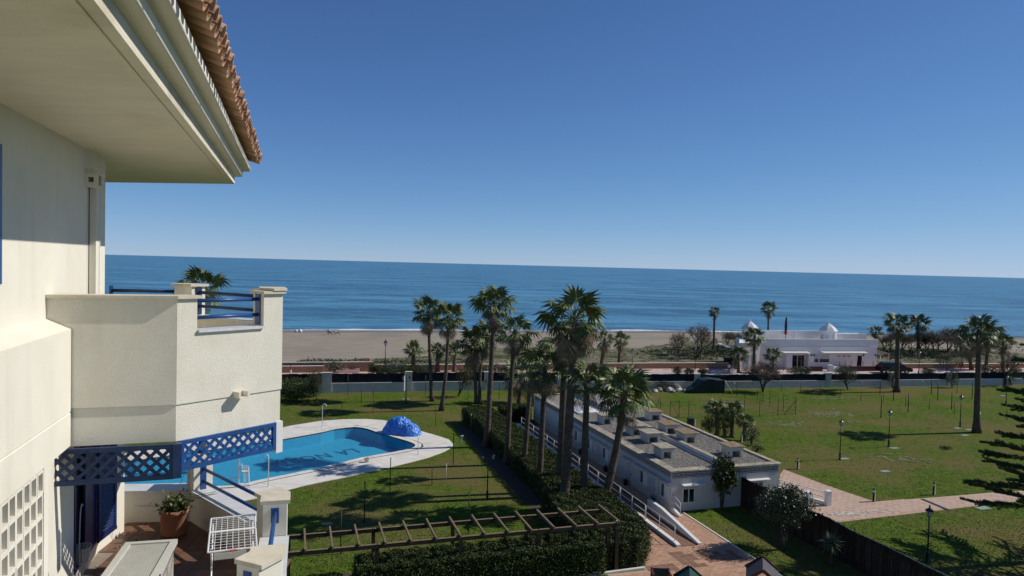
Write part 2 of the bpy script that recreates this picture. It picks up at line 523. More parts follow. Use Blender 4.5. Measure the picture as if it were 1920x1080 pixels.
gwx = [gw[0] + (gw[0] - gw[1]) * 2] + gw + [gw[-1] + (gw[-1] - gw[-2]) * 1.5]
sheet('lawn', [(-160, -30)] + [(160, -30)] + [(p.x, p.y) for p in reversed(gwx)], 0, K['lawn'], holes=[[(p.x, p.y) for p in deck]], kind='structure')
# the estate's road and promenade behind the wall
prx = [prom[0] + (prom[0] - prom[1]) * 4] + prom + [prom[-1] + (prom[-1] - prom[-2]) * 1.5]
sheet('road', [(p.x, p.y) for p in off(gwx, .25)] + [(p.x, p.y) for p in reversed(off(prx, .1))], .004, K['road'], kind='structure')
sheet('promenade', [(p.x, p.y) for p in off(prx, -3.9)] + [(p.x, p.y) for p in reversed(off(prx, -.0))], .012, K['pink'], kind='structure')
beach_far = [(p.x, p.y) for p in off(shore, 3)]
sheet('beach', [(p.x, p.y) for p in off(prx, .1)] + list(reversed(beach_far)), 0, K['sand'], kind='structure')
g = G()
sh0, sh1 = off(shore, -3.5), off(shore, 3.4)
for i in range(len(shore) - 1):
    g.face([(sh0[i].x, sh0[i].y, .012), (sh0[i+1].x, sh0[i+1].y, .012), (sh1[i+1].x, sh1[i+1].y, -.02), (sh1[i].x, sh1[i].y, -.02)])
g.build('wet_sand', K['wet_sand'], fix=False, kind='structure')
# low mounds and tracks in the sand are left to the sheet of dune grass
def blob(px, n=26, z=.02, jag=.22):
    P_ = [at(x, y) for x, y in px]
    out = []
    r = random.Random(len(px) * 7 + int(px[0][0]))
    for i in range(len(P_)):
        a, b = P_[i], P_[(i + 1) % len(P_)]
        for k in range(4):
            p = a.lerp(b, k / 4)
            out.append((p.x + r.uniform(-1, 1) * jag * 4, p.y + r.uniform(-1, 1) * jag * 6))
    return out
sheet('dune_grass', blob([(860,684),(1000,686),(1250,684),(1420,683),(1560,684),(1700,682),(1930,682),(1930,664),(1840,657),(1700,650),(1620,644),(1420,640),(1300,640),(1215,650),(1150,655),(1000,650),(900,655),(800,668),(540,678),(540,683),(700,682)]), .02, K['dune'], kind='structure')

# sea
def sea_material():
    M = bpy.data.materials.new('sea water')
    M.use_nodes = True
    N, L = M.node_tree.nodes, M.node_tree.links
    p = N['Principled BSDF']
    p.inputs['Roughness'].default_value = .32
    p.inputs['IOR'].default_value = 1.33
    p.inputs['Specular IOR Level'].default_value = .34
    geo = N.new('ShaderNodeNewGeometry')
    def noise(sc, st, det, rot=0):
        mp = N.new('ShaderNodeMapping')
        mp.inputs['Scale'].default_value = st
        mp.inputs['Rotation'].default_value = (0, 0, rot)
        L.new(geo.outputs['Position'], mp.inputs['Vector'])
        n = N.new('ShaderNodeTexNoise')
        n.inputs['Scale'].default_value = sc
        n.inputs['Detail'].default_value = det
        n.inputs['Roughness'].default_value = .62
        L.new(mp.outputs[0], n.inputs['Vector'])
        return n.outputs[0]
    big = noise(.03, (.3, 1, 1), 9, .12)
    swell = noise(.30, (.2, 1, 1), 8, .06)
    fine = noise(.5, (.35, 1, 1), 6, .05)
    ad = N.new('ShaderNodeMath'); ad.operation = 'ADD'
    L.new(big, ad.inputs[0]); L.new(swell, ad.inputs[1])
    mr = N.new('ShaderNodeMapRange')
    mr.inputs['From Min'].default_value = .90
    mr.inputs['From Max'].default_value = 1.11
    L.new(ad.outputs[0], mr.inputs['Value'])
    mx = N.new('ShaderNodeMix'); mx.data_type = 'RGBA'
    mx.inputs[6].default_value = (.035, .125, .225, 1)
    mx.inputs[7].default_value = (.095, .28, .43, 1)
    L.new(mr.outputs[0], mx.inputs['Factor'])
    L.new(mx.outputs[2], p.inputs['Base Color'])
    b1 = N.new('ShaderNodeBump'); b1.inputs['Strength'].default_value = 1; b1.inputs['Distance'].default_value = 1.1
    L.new(swell, b1.inputs['Height'])
    b2 = N.new('ShaderNodeBump'); b2.inputs['Strength'].default_value = 1; b2.inputs['Distance'].default_value = .6
    L.new(fine, b2.inputs['Height']); L.new(b1.outputs[0], b2.inputs['Normal'])
    L.new(b2.outputs[0], p.inputs['Normal'])
    return M
SEA = sea_material()
sheet('sea', [(p.x, p.y) for p in off(shore, 1.2)] + [(60000, 400), (60000, 60000), (-60000, 60000), (-60000, 400)], .0, SEA, kind='structure')
# breaking wave along the shore
g = G()
r = random.Random(3)
N_ = 260
line = off(shore, 1.6)
def along(line, t):
    x = t * (len(line) - 1); i = min(int(x), len(line) - 2)
    return line[i].lerp(line[i + 1], x - i)
prev = None
for k in range(N_ * 4 + 1):
    t = .04 + .7 * k / (N_ * 4)
    p = along(line, t)
    px = 960 + FPX * p.x / p.y
    amp = .5 + .5 * math.sin(k * .05) * math.sin(k * .013 + 1)
    w = max(.12, 1.5 * amp + r.uniform(-.3, .3))
    if 660 < px < 820: w = max(w, 2.4)
    if px < 640 or 1000 < px < 1150: w *= .35
    if px > 1500: w *= .6
    cur = (p.copy(), p + Vector((0, w, 0)), p + Vector((0, w * .5, 0)))
    if prev:
        z0, z1 = .015, .10 + .22 * amp
        g.face([(prev[0].x, prev[0].y, z0), (cur[0].x, cur[0].y, z0), (cur[2].x, cur[2].y, z1), (prev[2].x, prev[2].y, z1)])
        g.face([(prev[2].x, prev[2].y, z1), (cur[2].x, cur[2].y, z1), (cur[1].x, cur[1].y, z0), (prev[1].x, prev[1].y, z0)])
    prev = cur
g.build('surf_foam', K['foam'], fix=False, kind='stuff', label='line of white surf breaking along the shore')

# ---- pool: basin, water, lettering, deck
g = G()
n = len(pool)
PZ = -1.05
def below(p):
    return (p.x, p.y)
for i in range(n):
    a, b = pool[i], pool[(i + 1) % n]
    g.face([(a.x, a.y, .0), (b.x, b.y, .0), (b.x, b.y, PZ), (a.x, a.y, PZ)])
g.face([(p.x, p.y, PZ) for p in pool])
pool_root = thing('swimming_pool', 'turquoise swimming pool with dark blue lettering on its floor, beside the white paved deck', 'swimming pool', (0, 0, 0))
g.build('basin', K['pool_floor'], pool_root)
wm = bpy.data.materials.new('pool water')
wm.use_nodes = True
N, L = wm.node_tree.nodes, wm.node_tree.links
N.remove(N['Principled BSDF'])
tr = N.new('ShaderNodeBsdfTransparent'); tr.inputs[0].default_value = (.72, .90, .96, 1)
gl = N.new('ShaderNodeBsdfGlossy'); gl.inputs['Roughness'].default_value = .03
fr = N.new('ShaderNodeFresnel'); fr.inputs['IOR'].default_value = 1.22
ms = N.new('ShaderNodeMixShader')
nz = N.new('ShaderNodeTexNoise'); nz.inputs['Scale'].default_value = 3.5; nz.inputs['Detail'].default_value = 3
ge = N.new('ShaderNodeNewGeometry'); L.new(ge.outputs['Position'], nz.inputs['Vector'])
bp = N.new('ShaderNodeBump'); bp.inputs['Distance'].default_value = .05; bp.inputs['Strength'].default_value = .5
L.new(nz.outputs[0], bp.inputs['Height']); L.new(bp.outputs[0], gl.inputs['Normal'])
L.new(bp.outputs[0], fr.inputs['Normal'])
L.new(fr.outputs[0], ms.inputs[0]); L.new(tr.outputs[0], ms.inputs[1]); L.new(gl.outputs[0], ms.inputs[2])
L.new(ms.outputs[0], N['Material Output'].inputs[0])
w_ = G(); w_.face([(p.x, p.y, WATER_Z) for p in reversed(pool)]); w_.build('water', wm, pool_root, fix=False)
# coping: raised pale rim with an overflow slot outside it
def ring(line, a, b, z0, z1, name, material, parent, **t):
    """band between two offsets of a closed outline (positive = outwards)"""
    n = len(line)
    ar = sum(line[i].x * line[(i + 1) % n].y - line[(i + 1) % n].x * line[i].y for i in range(n))
    sg = 1 if ar > 0 else -1
    A, B = [], []
    for i in range(n):
        d0 = (line[i] - line[i - 1]).normalized(); d1 = (line[(i + 1) % n] - line[i]).normalized()
        n0 = Vector((d0.y, -d0.x, 0)) * sg; n1 = Vector((d1.y, -d1.x, 0)) * sg
        mm = (n0 + n1).normalized(); mm = mm / max(.5, mm.dot(n0))
        A.append(line[i] + mm * a); B.append(line[i] + mm * b)
    gg = G()
    for i in range(n):
        j = (i + 1) % n
        gg.face([(A[i].x, A[i].y, z1), (A[j].x, A[j].y, z1), (B[j].x, B[j].y, z1), (B[i].x, B[i].y, z1)])
        gg.face([(A[i].x, A[i].y, z0), (A[j].x, A[j].y, z0), (A[j].x, A[j].y, z1), (A[i].x, A[i].y, z1)])
        gg.face([(B[i].x, B[i].y, z0), (B[j].x, B[j].y, z0), (B[j].x, B[j].y, z1), (B[i].x, B[i].y, z1)])
    return gg.build(name, material, parent, **t), A, B
_, _, cop_out = ring(pool, -.03, .55, -.06, .050, 'coping_bed', K['key'], pool_root)
# single coping stones with open joints
def walk(line, step):
    out = []; carry = 0.0
    n = len(line)
    for i in range(n):
        a, b = line[i], line[(i + 1) % n]
        L_ = (b - a).length; d = (b - a) / L_
        t = carry
        while t < L_:
            out.append((a + d * t, d)); t += step
        carry = t - L_
    return out
ar_ = sum(pool[i].x * pool[(i + 1) % len(pool)].y - pool[(i + 1) % len(pool)].x * pool[i].y for i in range(len(pool)))
sg_ = 1 if ar_ > 0 else -1
W_ = walk(pool, .82)
for i in range(len(W_)):
    (p, d), (q, d2) = W_[i], W_[(i + 1) % len(W_)]
    n0 = Vector((d.y, -d.x, 0)) * sg_; n1 = Vector((d2.y, -d2.x, 0)) * sg_
    if i: n0 = (n0 + Vector((W_[i-1][1].y, -W_[i-1][1].x, 0)) * sg_).normalized()
    n1 = (n1 + Vector((d.y, -d.x, 0)) * sg_).normalized()
    if i == 0: n0 = (n0 + Vector((W_[-1][1].y, -W_[-1][1].x, 0)) * sg_).normalized()
    v = (q - p) * .012
    a, b, c, e = p + v + n0 * -.035, q - v + n1 * -.035, q - v + n1 * .545, p + v + n0 * .545
    gg = G()
    gg.v = [(k_.x, k_.y, .052) for k_ in (a, b, c, e)] + [(k_.x, k_.y, .072 + .003 * (i % 3)) for k_ in (a, b, c, e)]
    gg.f = [(3, 2, 1, 0), (4, 5, 6, 7), (0, 1, 5, 4), (1, 2, 6, 5), (2, 3, 7, 6), (3, 0, 4, 7)]
    gg.build('coping_stone', K['deck'], pool_root)
_, _, slot_out = ring(pool, .55, .66, .0, .03, 'overflow_channel', K['key'], pool_root)
deck_o = sheet('pool_deck', [(p.x, p.y) for p in deck], .05, K['deck'], holes=[[(p.x, p.y) for p in slot_out]], kind='structure')
g = G()
for i in range(len(deck)):
    a, b = deck[i], deck[(i + 1) % len(deck)]
    g.face([(a.x, a.y, -.1), (b.x, b.y, -.1), (b.x, b.y, .05), (a.x, a.y, .05)])
g.build('pool_deck_edge', K['deck'], kind='structure')
# expansion joints cut in the deck
K['joint'] = mat('dirty deck joint', (.34, .29, .24), (.50, .45, .39), 2, .95)
gj = G()
for i in range(0, len(deck)):
    a = deck[i]
    b = min(slot_out, key=lambda q: (q - a).length)
    if (b - a).length < .5: continue
    d = (b - a).normalized(); s_ = Vector((-d.y, d.x, 0)) * .012
    gj.face([(p.x, p.y, .054) for p in (a - s_, b - s_, b + s_, a + s_)])
gj.build('deck_joint', K['joint'], kind='structure', fix=False)
# lettering, read from the far side of the pool
p0, p1 = at(657, 845.5, PZ), at(487, 873.5, PZ)
fc = bpy.data.curves.new('pool_lettering', 'FONT')
fc.body = 'LA NORIA'
fc.size = 1.0
fc.space_character = 1.1
fc.offset = .022
fo = bpy.data.objects.new('tmp', fc)
C.objects.link(fo)
bpy.context.view_layer.update()
dg = bpy.context.evaluated_depsgraph_get()
me = bpy.data.meshes.new_from_object(fo.evaluated_get(dg))
bpy.data.objects.remove(fo)
xs = [v.co.x for v in me.vertices]; ys = [v.co.y for v in me.vertices]
ln = (p1 - p0).length
sx = ln / (max(xs) - min(xs)); sy = 1.75 / (max(ys) - min(ys))
for v in me.vertices:
    v.co = Vector(((v.co.x - min(xs)) * sx, (v.co.y - min(ys)) * sy, 0))
me.materials.append(K['pool_letter'])
lt = link('lettering', me, pool_root, (p0.x, p0.y + .9, PZ + .006), math.atan2((p1 - p0).y, (p1 - p0).x), label='dark blue capitals LA NORIA on the pool floor')

# ================================================================== THE NEIGHBOURING FLAT (left), local x = n, y = u, z = height
HR = thing('apartment_building', 'cream stucco apartment building with tiled eaves, balcony and terrace filling the left side', 'building', (0, 0, 0), AX)
E = EYE
WN = -2.93
# wall of the top floor with its window side and the wall below
g = G(dz=E)
g.prism([(WN, 1.0), (WN, 13.04), (WN - .9, 13.6), (WN - 5, 13.6), (WN - 5, 1.0)], -2.43, 1.546)
g.build('wall', K['stucco'], HR, label='cream top floor wall in sun and eave shade')
# chunky ledge below the top floor wall with sloped top
g = G(dz=E)
prof = [(-2.651, -.95), (-2.651, -1.99), (-2.651 - .006, -2.0), (-2.651 - .012, -2.005), (-2.651, -2.015), (-2.651, -2.43), (WN, -2.43), (WN, -.82)]
k = len(g.v)
g.v += [(a, 3.0, z) for a, z in prof] + [(a, 10.14, z) for a, z in prof]
q = len(prof)
for j in range(q):
    g.f.append((j, (j + 1) % q, q + (j + 1) % q, q + j))
g.f.append(tuple(range(q))); g.f.append(tuple(range(2 * q - 1, q - 1, -1)))
g.build('ledge', K['stucco'], HR)
# eave: soffit slab, fascia and two rounded mouldings
path = [(-1.174, -2.0), (-1.19, 16.04), (-3.85, 17.2), (-7.5, 18.6)]
g = G(dz=E)
g.prism([(WN - 4, -2.0), (-1.174, -2.0), (-1.19, 16.04), (-3.85, 17.2), (-7.5, 18.6)], 1.546, 1.70)
g.build('soffit', K['soffit'], HR, label='shaded cream soffit under the eaves')
g = G(dz=E)
g.sweep([(-.125, 1.534), (-.105, 1.534), (-.10, 1.55), (-.13, 1.55)], path)
g.build('drip_bead', K['soffit'], HR)
def cove(x0, z0, w, h, n=6):
    """rounded underside going out w and up h"""
    out = []
    for i in range(n + 1):
        t = math.pi / 2 * i / n
        out.append((x0 + w * math.sin(t), z0 + h * (1 - math.cos(t))))
    return out
prof = [(-.2, 1.60), (-.2, 1.549), (0, 1.546), (0, 1.70)] + cove(.0, 1.70, .15, .035) + [(.15, 1.745), (.15, 1.83)] + cove(.15, 1.83, .15, .035) + [(.30, 1.875), (.30, 1.955), (-.2, 1.955)]
g = G(dz=E); g.sweep(prof, path)
g.build('cornice', K['cornice'], HR, label='stepped cream cornice with two rounded mouldings')
# roof: deck plus clay tiles
RX0 = -1.174 + .26
roof = G(dz=E)
sl_ = math.tan(math.radians(19))
roof.sweep([(.24, 1.957), (.24, 1.99), (-2.2, 1.99 + 2.44 * sl_), (-2.2, 1.957)], path)
roof_o = roof.build('roof', K['tile'], HR)
def tile_mesh(up):
    gg = G()
    n = 7
    L_ = .46
    for side in (0, 1):
        y0 = len(gg.v)
        for (x, r0) in ((0, .108 if up else .092), (L_, .088 if up else .108)):
            rr = r0 - (.013 if side else 0)
            for i in range(n + 1):
                t = math.pi * i / n
                zz = math.sin(t) * rr * .95
                if not up: zz = -zz
                gg.v.append((x, -math.cos(t) * rr, zz))
        for i in range(n):
            gg.f.append((y0 + i, y0 + i + 1, y0 + n + 2 + i, y0 + n + 1 + i))
    a = 0; b = 2 * (n + 1)
    for i in range(n):
        gg.f.append((a + i, a + i + 1, b + i + 1, b + i))
        gg.f.append((a + n + 1 + i, a + n + 2 + i, b + n + 2 + i, b + n + 1 + i))
    for i in (0, n):
        gg.f.append((a + i, a + n + 1 + i, b + n + 1 + i, b + i))
    return gg.mesh('tile', K['tile'], smooth=False)
t_up, t_dn = tile_mesh(True), tile_mesh(False)
rt = random.Random(11)
ang = math.radians(19)
count = 0
rest = G(dz=E)
def place_tile(me, x, y, z, jx=.02):
    o = link('tile', me, roof_o, (x + rt.uniform(-jx, jx), y + rt.uniform(-.008, .008), E + z + rt.uniform(-.006, .006)))
    # the tile runs from the eave up the slope, towards -x
    o.rotation_euler = (0, math.pi + ang + rt.uniform(-.03, .03), rt.uniform(-.04, .04))
    o.scale = (1, 1, -1)
    return o
yy = .2
SP = .25
K['tile']
while yy < 16.0:
    for c in (0, 1):
        xo = -1.174 + .50 - c * .38
        zo = 2.015 + c * .38 * sl_
        place_tile(t_dn, xo - .015, yy + SP / 2, zo + .062)
        place_tile(t_up, xo, yy, zo + .055)
    yy += SP
# far skewed end: one verge row
for i in range(12):
    t = (i + .5) / 12
    p = Vector((-1.19, 16.04)).lerp(Vector((-3.85, 17.2)), t)
    o = link('tile', t_up, roof_o, (p.x + .19, p.y + .42, E + 2.06))
    o.rotation_euler = (0, math.pi + ang, math.radians(66))
    o.scale = (1, 1, -1)

# wall lamp housing with arched openings, conduit, shutter edge
g = G(dz=E)
g.prism([(WN, 11.86), (WN + .17, 11.86), (WN + .17, 12.10), (WN, 12.10)], .99, 1.02)
g.box(WN + .148, 11.86, 1.02, WN + .17, 11.90, 1.17); g.box(WN + .148, 12.06, 1.02, WN + .17, 12.10, 1.17)
g.box(WN, 11.86, 1.02, WN + .148, 11.875, 1.06); g.box(WN, 11.86, 1.13, WN + .148, 11.875, 1.17)
g.box(WN, 11.86, 1.06, WN + .04, 11.875, 1.13); g.box(WN + .11, 11.86, 1.06, WN + .148, 11.875, 1.13)
g.box(WN, 12.085, 1.02, WN + .148, 12.10, 1.17)
g.box(WN - .01, 11.84, 1.17, WN + .19, 12.12, 1.19)
for i in range(5):
    g.box(WN + .005 + i * .038, 11.835, 1.19, WN + .025 + i * .038, 11.85, 1.26)
    g.box(WN + .17, 11.85 + i * .055, 1.19, WN + .19, 11.875 + i * .055, 1.26)
g.box(WN, 11.855, 1.19, WN + .165, 12.11, 1.25)
wl = g.build('wall_lamp', K['cornice'], HR)
G(dz=E).lathe([(.045, 1.03), (.055, 1.07), (.04, 1.13), (.01, 1.15)], 10, (WN + .09, 11.98, 0)).build('bulb', K['terracotta'], wl, True)
g = G(dz=E).box(WN, 12.12, -.6, WN + .085, 12.30, 1.02)
g.build('conduit', K['stucco'], HR)
G(dz=E).box(WN + .001, 12.306, -.6, WN + .09, 12.35, .95).build('downpipe', K['white'], HR, label='narrow white pipe up the wall')
G(dz=E).tube([(WN + .02, 12.0, -.6), (WN + .02, 12.0, 1.0)], .008, 5).build('cable', K['black'], HR)
G(dz=E).box(WN, 8.2, -.34, WN + .012, 8.712, 1.12).build('shutter', K['blue'], HR)
# ------------- upper balcony
A0, A1, A2, AR, AL, AW = (WN, 10.16), (-1.44, 10.19), (-.133, 11.18), (-.18, 11.78), (-1.62, 13.3), (WN, 13.5)
TH = .26
def lerp2(a, b, t):
    return (a[0] + (b[0] - a[0]) * t, a[1] + (b[1] - a[1]) * t)
def band(path, z0, z1, th, outset=0.0):
    """wall along the path, outer face to the right, th thick inwards"""
    gg = G(dz=E)
    gg.sweep([(outset, z0), (outset, z1), (-th, z1), (-th, z0)], path)
    return gg
full = [A0, A1, A2, AR, AL, AW]
g = band(full, -2.45, -1.96, TH, -.018)
g.prism([(A0[0], A0[1] + .2), (A1[0], A1[1] + .2), (A2[0] - .2, A2[1]), (AR[0] - .2, AR[1]), (AL[0], AL[1] - .2), (AW[0], AW[1] - .2)], -2.40, -2.2)
g.build('balcony_slab', K['stucco_rough'], HR)
band(full, -1.96, -1.02, TH).build('balcony_parapet', K['stucco_rough'], HR, label='coarse cream parapet of the upper balcony')
o0, o1 = lerp2(A1, A2, .17), lerp2(A1, A2, .80)
g = band([A0, A1, o0], -1.02, -.56, TH)
g.build('balcony_parapet', K['stucco_rough'], HR)
band([o1, A2, AR, lerp2(AR, AL, .12)], -1.02, -.52, TH).build('balcony_pillar', K['stucco_rough'], HR)
lp0, lp1 = lerp2(AR, AL, .86), lerp2(AL, AW, .18)
band([lp0, AL, lp1], -1.02, -.50, TH).build('balcony_pillar', K['stucco_rough'], HR)
def cap(path, z, h=.04, ov=.045, th=TH, mt='capstone', name='cap_stone'):
    gg = G(dz=E)
    gg.sweep([(ov, z), (ov, z + h), (-th - ov, z + h), (-th - ov, z)], path)
    return gg.build(name, K[mt], HR)
cap([(WN + .002, 10.16), A1, lerp2(A1, A2, .20)], -.56)
cap([lerp2(A1, A2, .78), A2, AR, lerp2(AR, AL, .14)], -.52)
cap([lerp2(A1, A2, .88), A2, AR], -.475, .035, .06)
cap([lerp2(AR, AL, .84), AL, lerp2(AL, AW, .22)], -.50)
cap([lerp2(A1, A2, .175), lerp2(A1, A2, .795)], -1.02, .035, .04, mt='marble', name='marble_sill')
cap([lerp2(AR, AL, .125), lerp2(AR, AL, .855)], -1.02, .035, .04, mt='marble', name='marble_sill')
cap([lerp2(AL, AW, .20), AW], -1.02, .035, .04, mt='marble', name='marble_sill')
def inset(p, a, b, d):
    """point p moved d to the inner side of the run a->b"""
    v = Vector((b[0] - a[0], b[1] - a[1])).normalized()
    return (p[0] - v.y * d, p[1] + v.x * d)
def rail(a, b, s0, s1, zs, r=.027, mt='blue'):
    for z in zs:
        p, q = inset(lerp2(a, b, s0), a, b, TH / 2), inset(lerp2(a, b, s1), a, b, TH / 2)
        G(dz=E).tube([(p[0], p[1], z), (q[0], q[1], z)], r, 10).build('railing_pipe', K[mt], HR, True)
    for s_ in (s0, s1):
        p = inset(lerp2(a, b, s_), a, b, TH / 2)
        v = Vector((b[0] - a[0], b[1] - a[1], 0)).normalized()
        sg = 1 if s_ == s0 else -1
        c0 = Vector((p[0], p[1], min(zs) - .14))
        G(dz=E).para(c0 - v * .004 * sg - Vector((-v.y, v.x, 0)) * .055, v * .02 * sg, Vector((-v.y, v.x, 0)) * .11, (0, 0, max(zs) - min(zs) + .22)).build('mounting_plate', K[mt], HR)
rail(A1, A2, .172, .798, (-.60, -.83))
rail(AR, AL, .122, .858, (-.60, -.83), mt='blue_shade')
rail(AL, AW, .19, .97, (-.60, -.83), mt='blue_shade')
# scupper on the angled face
c = lerp2(A1, A2, .56)
v = Vector((A2[0] - A1[0], A2[1] - A1[1], 0)).normalized(); w = Vector((v.y, -v.x, 0))
g = G(dz=E)
for (u0, u1, z0, z1) in ((-.075, .075, -1.985, -1.965), (-.085, -.055, -1.965, -1.89), (.055, .085, -1.965, -1.89)):
    g.para(Vector((c[0], c[1], z0)) + v * u0 - w * .02, v * (u1 - u0), w * .16, (0, 0, z1 - z0))
g.para(Vector((c[0], c[1], -1.965)) + v * -.06 - w * .0, v * .12, w * .012, (0, 0, .08))
g.build('water_spout', K['cornice'], HR)
# ------------- trellis screens hanging under the upper balcony
def trellis(a, b, zt, zb, parent, mt, nslat, frame=.07, mtf=None):
    a, b = Vector((*a, 0)), Vector((*b, 0))
    v = (b - a); ln_ = v.length; v.normalize(); w = Vector((v.y, -v.x, 0))
    gg = G(dz=E)
    for z in (zt - frame, zb):
        gg.para(a + Vector((0, 0, z)) - w * .025, v * ln_, w * .05, (0, 0, frame))
    for s_ in (0, ln_ - frame):
        gg.para(a + v * s_ + Vector((0, 0, zb + frame)) - w * .025, v * frame, w * .05, (0, 0, zt - zb - 2 * frame))
    pan = gg.build('trellis_panel', mtf or mt, parent)
    x0, x1, z0, z1 = frame, ln_ - frame, zb + frame, zt - frame
    h = z1 - z0
    step = (ln_ + h) / nslat
    wd = .045
    for sgn, dep in ((1, .006), (-1, -.010)):
        for i in range(-1, nslat + 2):
            s_ = x0 - h + i * step if sgn > 0 else x0 + i * step
            e = s_ + sgn * h
            # clip the slanting slat to the frame
            pts = []
            for (xa, za) in ((s_ - wd * .7, z0), (s_ + wd * .7, z0), (e + wd * .7, z1), (e - wd * .7, z1)):
                pts.append((xa, za))
            cl = []
            for j in range(4):
                (xa, za), (xb, zb_) = pts[j], pts[(j + 1) % 4]
                def ins(x): return x0 <= x <= x1
                seg = [(xa, za)] if ins(xa) else []
                cuts = []
                for lim in (x0, x1):
                    if (xa - lim) * (xb - lim) < 0:
                        t = (lim - xa) / (xb - xa); cuts.append((t, (lim, za + (zb_ - za) * t)))
                cl += seg + [c_[1] for c_ in sorted(cuts)]
            if len(cl) < 3: continue
            gg = G(dz=E)
            f0 = [a + v * x + w * dep + Vector((0, 0, z)) for x, z in cl]
            f1 = [p + w * .010 for p in f0]
            k = len(cl)
            gg.v = [tuple(p) for p in f0 + f1]
            gg.f = [tuple(range(k)), tuple(range(2 * k - 1, k - 1, -1))] + [(j, (j + 1) % k, k + (j + 1) % k, k + j) for j in range(k)]
            gg.build('slat', mt, pan)
T0 = (WN + .05, 10.05)
trellis(T0, (A1[0] + .0, 10.08), -2.45, -2.91, HR, K['blue_shade'], 12, .06)
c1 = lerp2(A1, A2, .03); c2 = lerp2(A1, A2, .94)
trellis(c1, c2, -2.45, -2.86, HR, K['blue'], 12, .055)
G(dz=E).prism([(A1[0] - .01, 10.03), (A1[0] + .09, 10.06), (A1[0] + .07, 10.18), (A1[0] - .03, 10.15)], -2.9, -2.451).build('trellis_post', K['blue_shade'], HR)
pe = lerp2(A1, A2, .95); pe2 = lerp2(A1, A2, 1.02)
G(dz=E).prism([pe, pe2, (pe2[0] - .05, pe2[1] + .09), (pe[0] - .05, pe[1] + .09)], -2.92, -2.451).build('trellis_post', K['white'], HR)
# ------------- lower storey: wall, door, shutters, block screen, terrace
LW = -2.80
FZ = -4.57
g = G(dz=E)
g.prism([(LW, 9.15), (LW, 10.88), (LW - .35, 10.88), (LW - .35, 9.15)], FZ - .1, -2.431)
g.prism([(LW, 12.02), (LW, 12.1), (-2.60, 12.95), (-3.2, 13.5), (LW - .35, 13.5), (LW - .35, 12.02)], FZ - .1, -2.431)
g.box(LW - .35, 10.88, FZ - .1, LW, 12.02, -4.40)
g.box(LW - .35, 10.88, -2.62, LW, 12.02, -2.431)
g.build('lower_wall', K['stucco'], HR)
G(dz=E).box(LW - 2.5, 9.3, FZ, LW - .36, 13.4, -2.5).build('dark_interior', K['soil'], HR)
win = G(dz=E)
win.box(LW - .10, 10.885, -4.395, LW + .012, 10.95, -2.625); win.box(LW - .10, 11.95, -4.395, LW + .012, 12.015, -2.625)
win.box(LW - .10, 10.95, -2.69, LW + .012, 11.95, -2.625); win.box(LW - .10, 10.95, -4.395, LW + .012, 11.95, -4.35)
win_o = win.build('window', K['navy'], HR)
G(dz=E).box(LW - .07, 10.95, -4.35, LW - .06, 11.55, -2.69).build('pane', K['glass'], win_o)
G(dz=E).box(LW - .03, 11.45, -4.35, LW + .0, 11.95, -2.69).build('inner_shutter', K['navy'], win_o)
sh = G(dz=E)
s0, s1, z0, z1 = 12.03, 12.62, -4.40, -2.66
fx = lambda y: LW + .045 + max(0, y - 12.1) * .22
def sbox(gg, ya, yb, za, zb, t=.03, o=0):
    gg.para((fx(ya) + o, ya, za), (fx(yb) - fx(ya), yb - ya, 0), (-t, 0, 0), (0, 0, zb - za))
sbox(sh, s0, s0 + .06, z0, z1); sbox(sh, s1 - .06, s1, z0, z1); sbox(sh, s0 + .06, s1 - .06, z0, z0 + .07); sbox(sh, s0 + .06, s1 - .06, z1 - .07, z1)
sh_o = sh.build('shutter', K['navy'], HR, label='open navy blue louvred shutter')
for i in range(34):
    za = z0 + .085 + i * .0475
    lv = G(dz=E)
    lv.para((fx(s0 + .06) - .004, s0 + .06, za), (fx(s1 - .06) - fx(s0 + .06), s1 - s0 - .12, 0), (-.022, 0, .026), (.004, 0, .006))
    lv.build('louvre', K['navy'], sh_o)
G(dz=E).box(LW, 12.60, -2.86, LW + .14, 12.64, -2.82).box(LW + .11, 12.58, -2.9, LW + .15, 12.66, -2.78).build('shutter_hook', K['black'], HR)
# pierced block screen
scr = G(dz=E)
scr.box(-2.75, 9.14, FZ - .1, -2.651, 9.30, -2.431)
scr_o = scr.build('block_screen', K['stucco'], HR, label='screen of pierced cream blocks beside the terrace')
bl = G()
bw, bh, fr_ = .205, .262, .026
for (y0_, y1_, z0_, z1_) in ((0, fr_, 0, bh - .004), (bw - .004 - fr_, bw - .004, 0, bh - .004), (fr_, bw - .004 - fr_, 0, fr_), (fr_, bw - .004 - fr_, bh - .004 - fr_, bh - .004)):
    bl.box(-.05, y0_, z0_, .05, y1_, z1_)
bl_me = bl.mesh('block', K['stucco'])
for i in range(13):
    for j in range(8):
        link('block', bl_me, scr_o, (-2.705 + rt.uniform(-.004, .004), 9.135 - (i + 1) * bw, E - 2.44 - (j + 1) * bh))
G(dz=E).box(-3.2, 4.0, FZ - .1, -3.12, 9.14, -2.44).build('screen_back_wall', K['soffit'], HR)
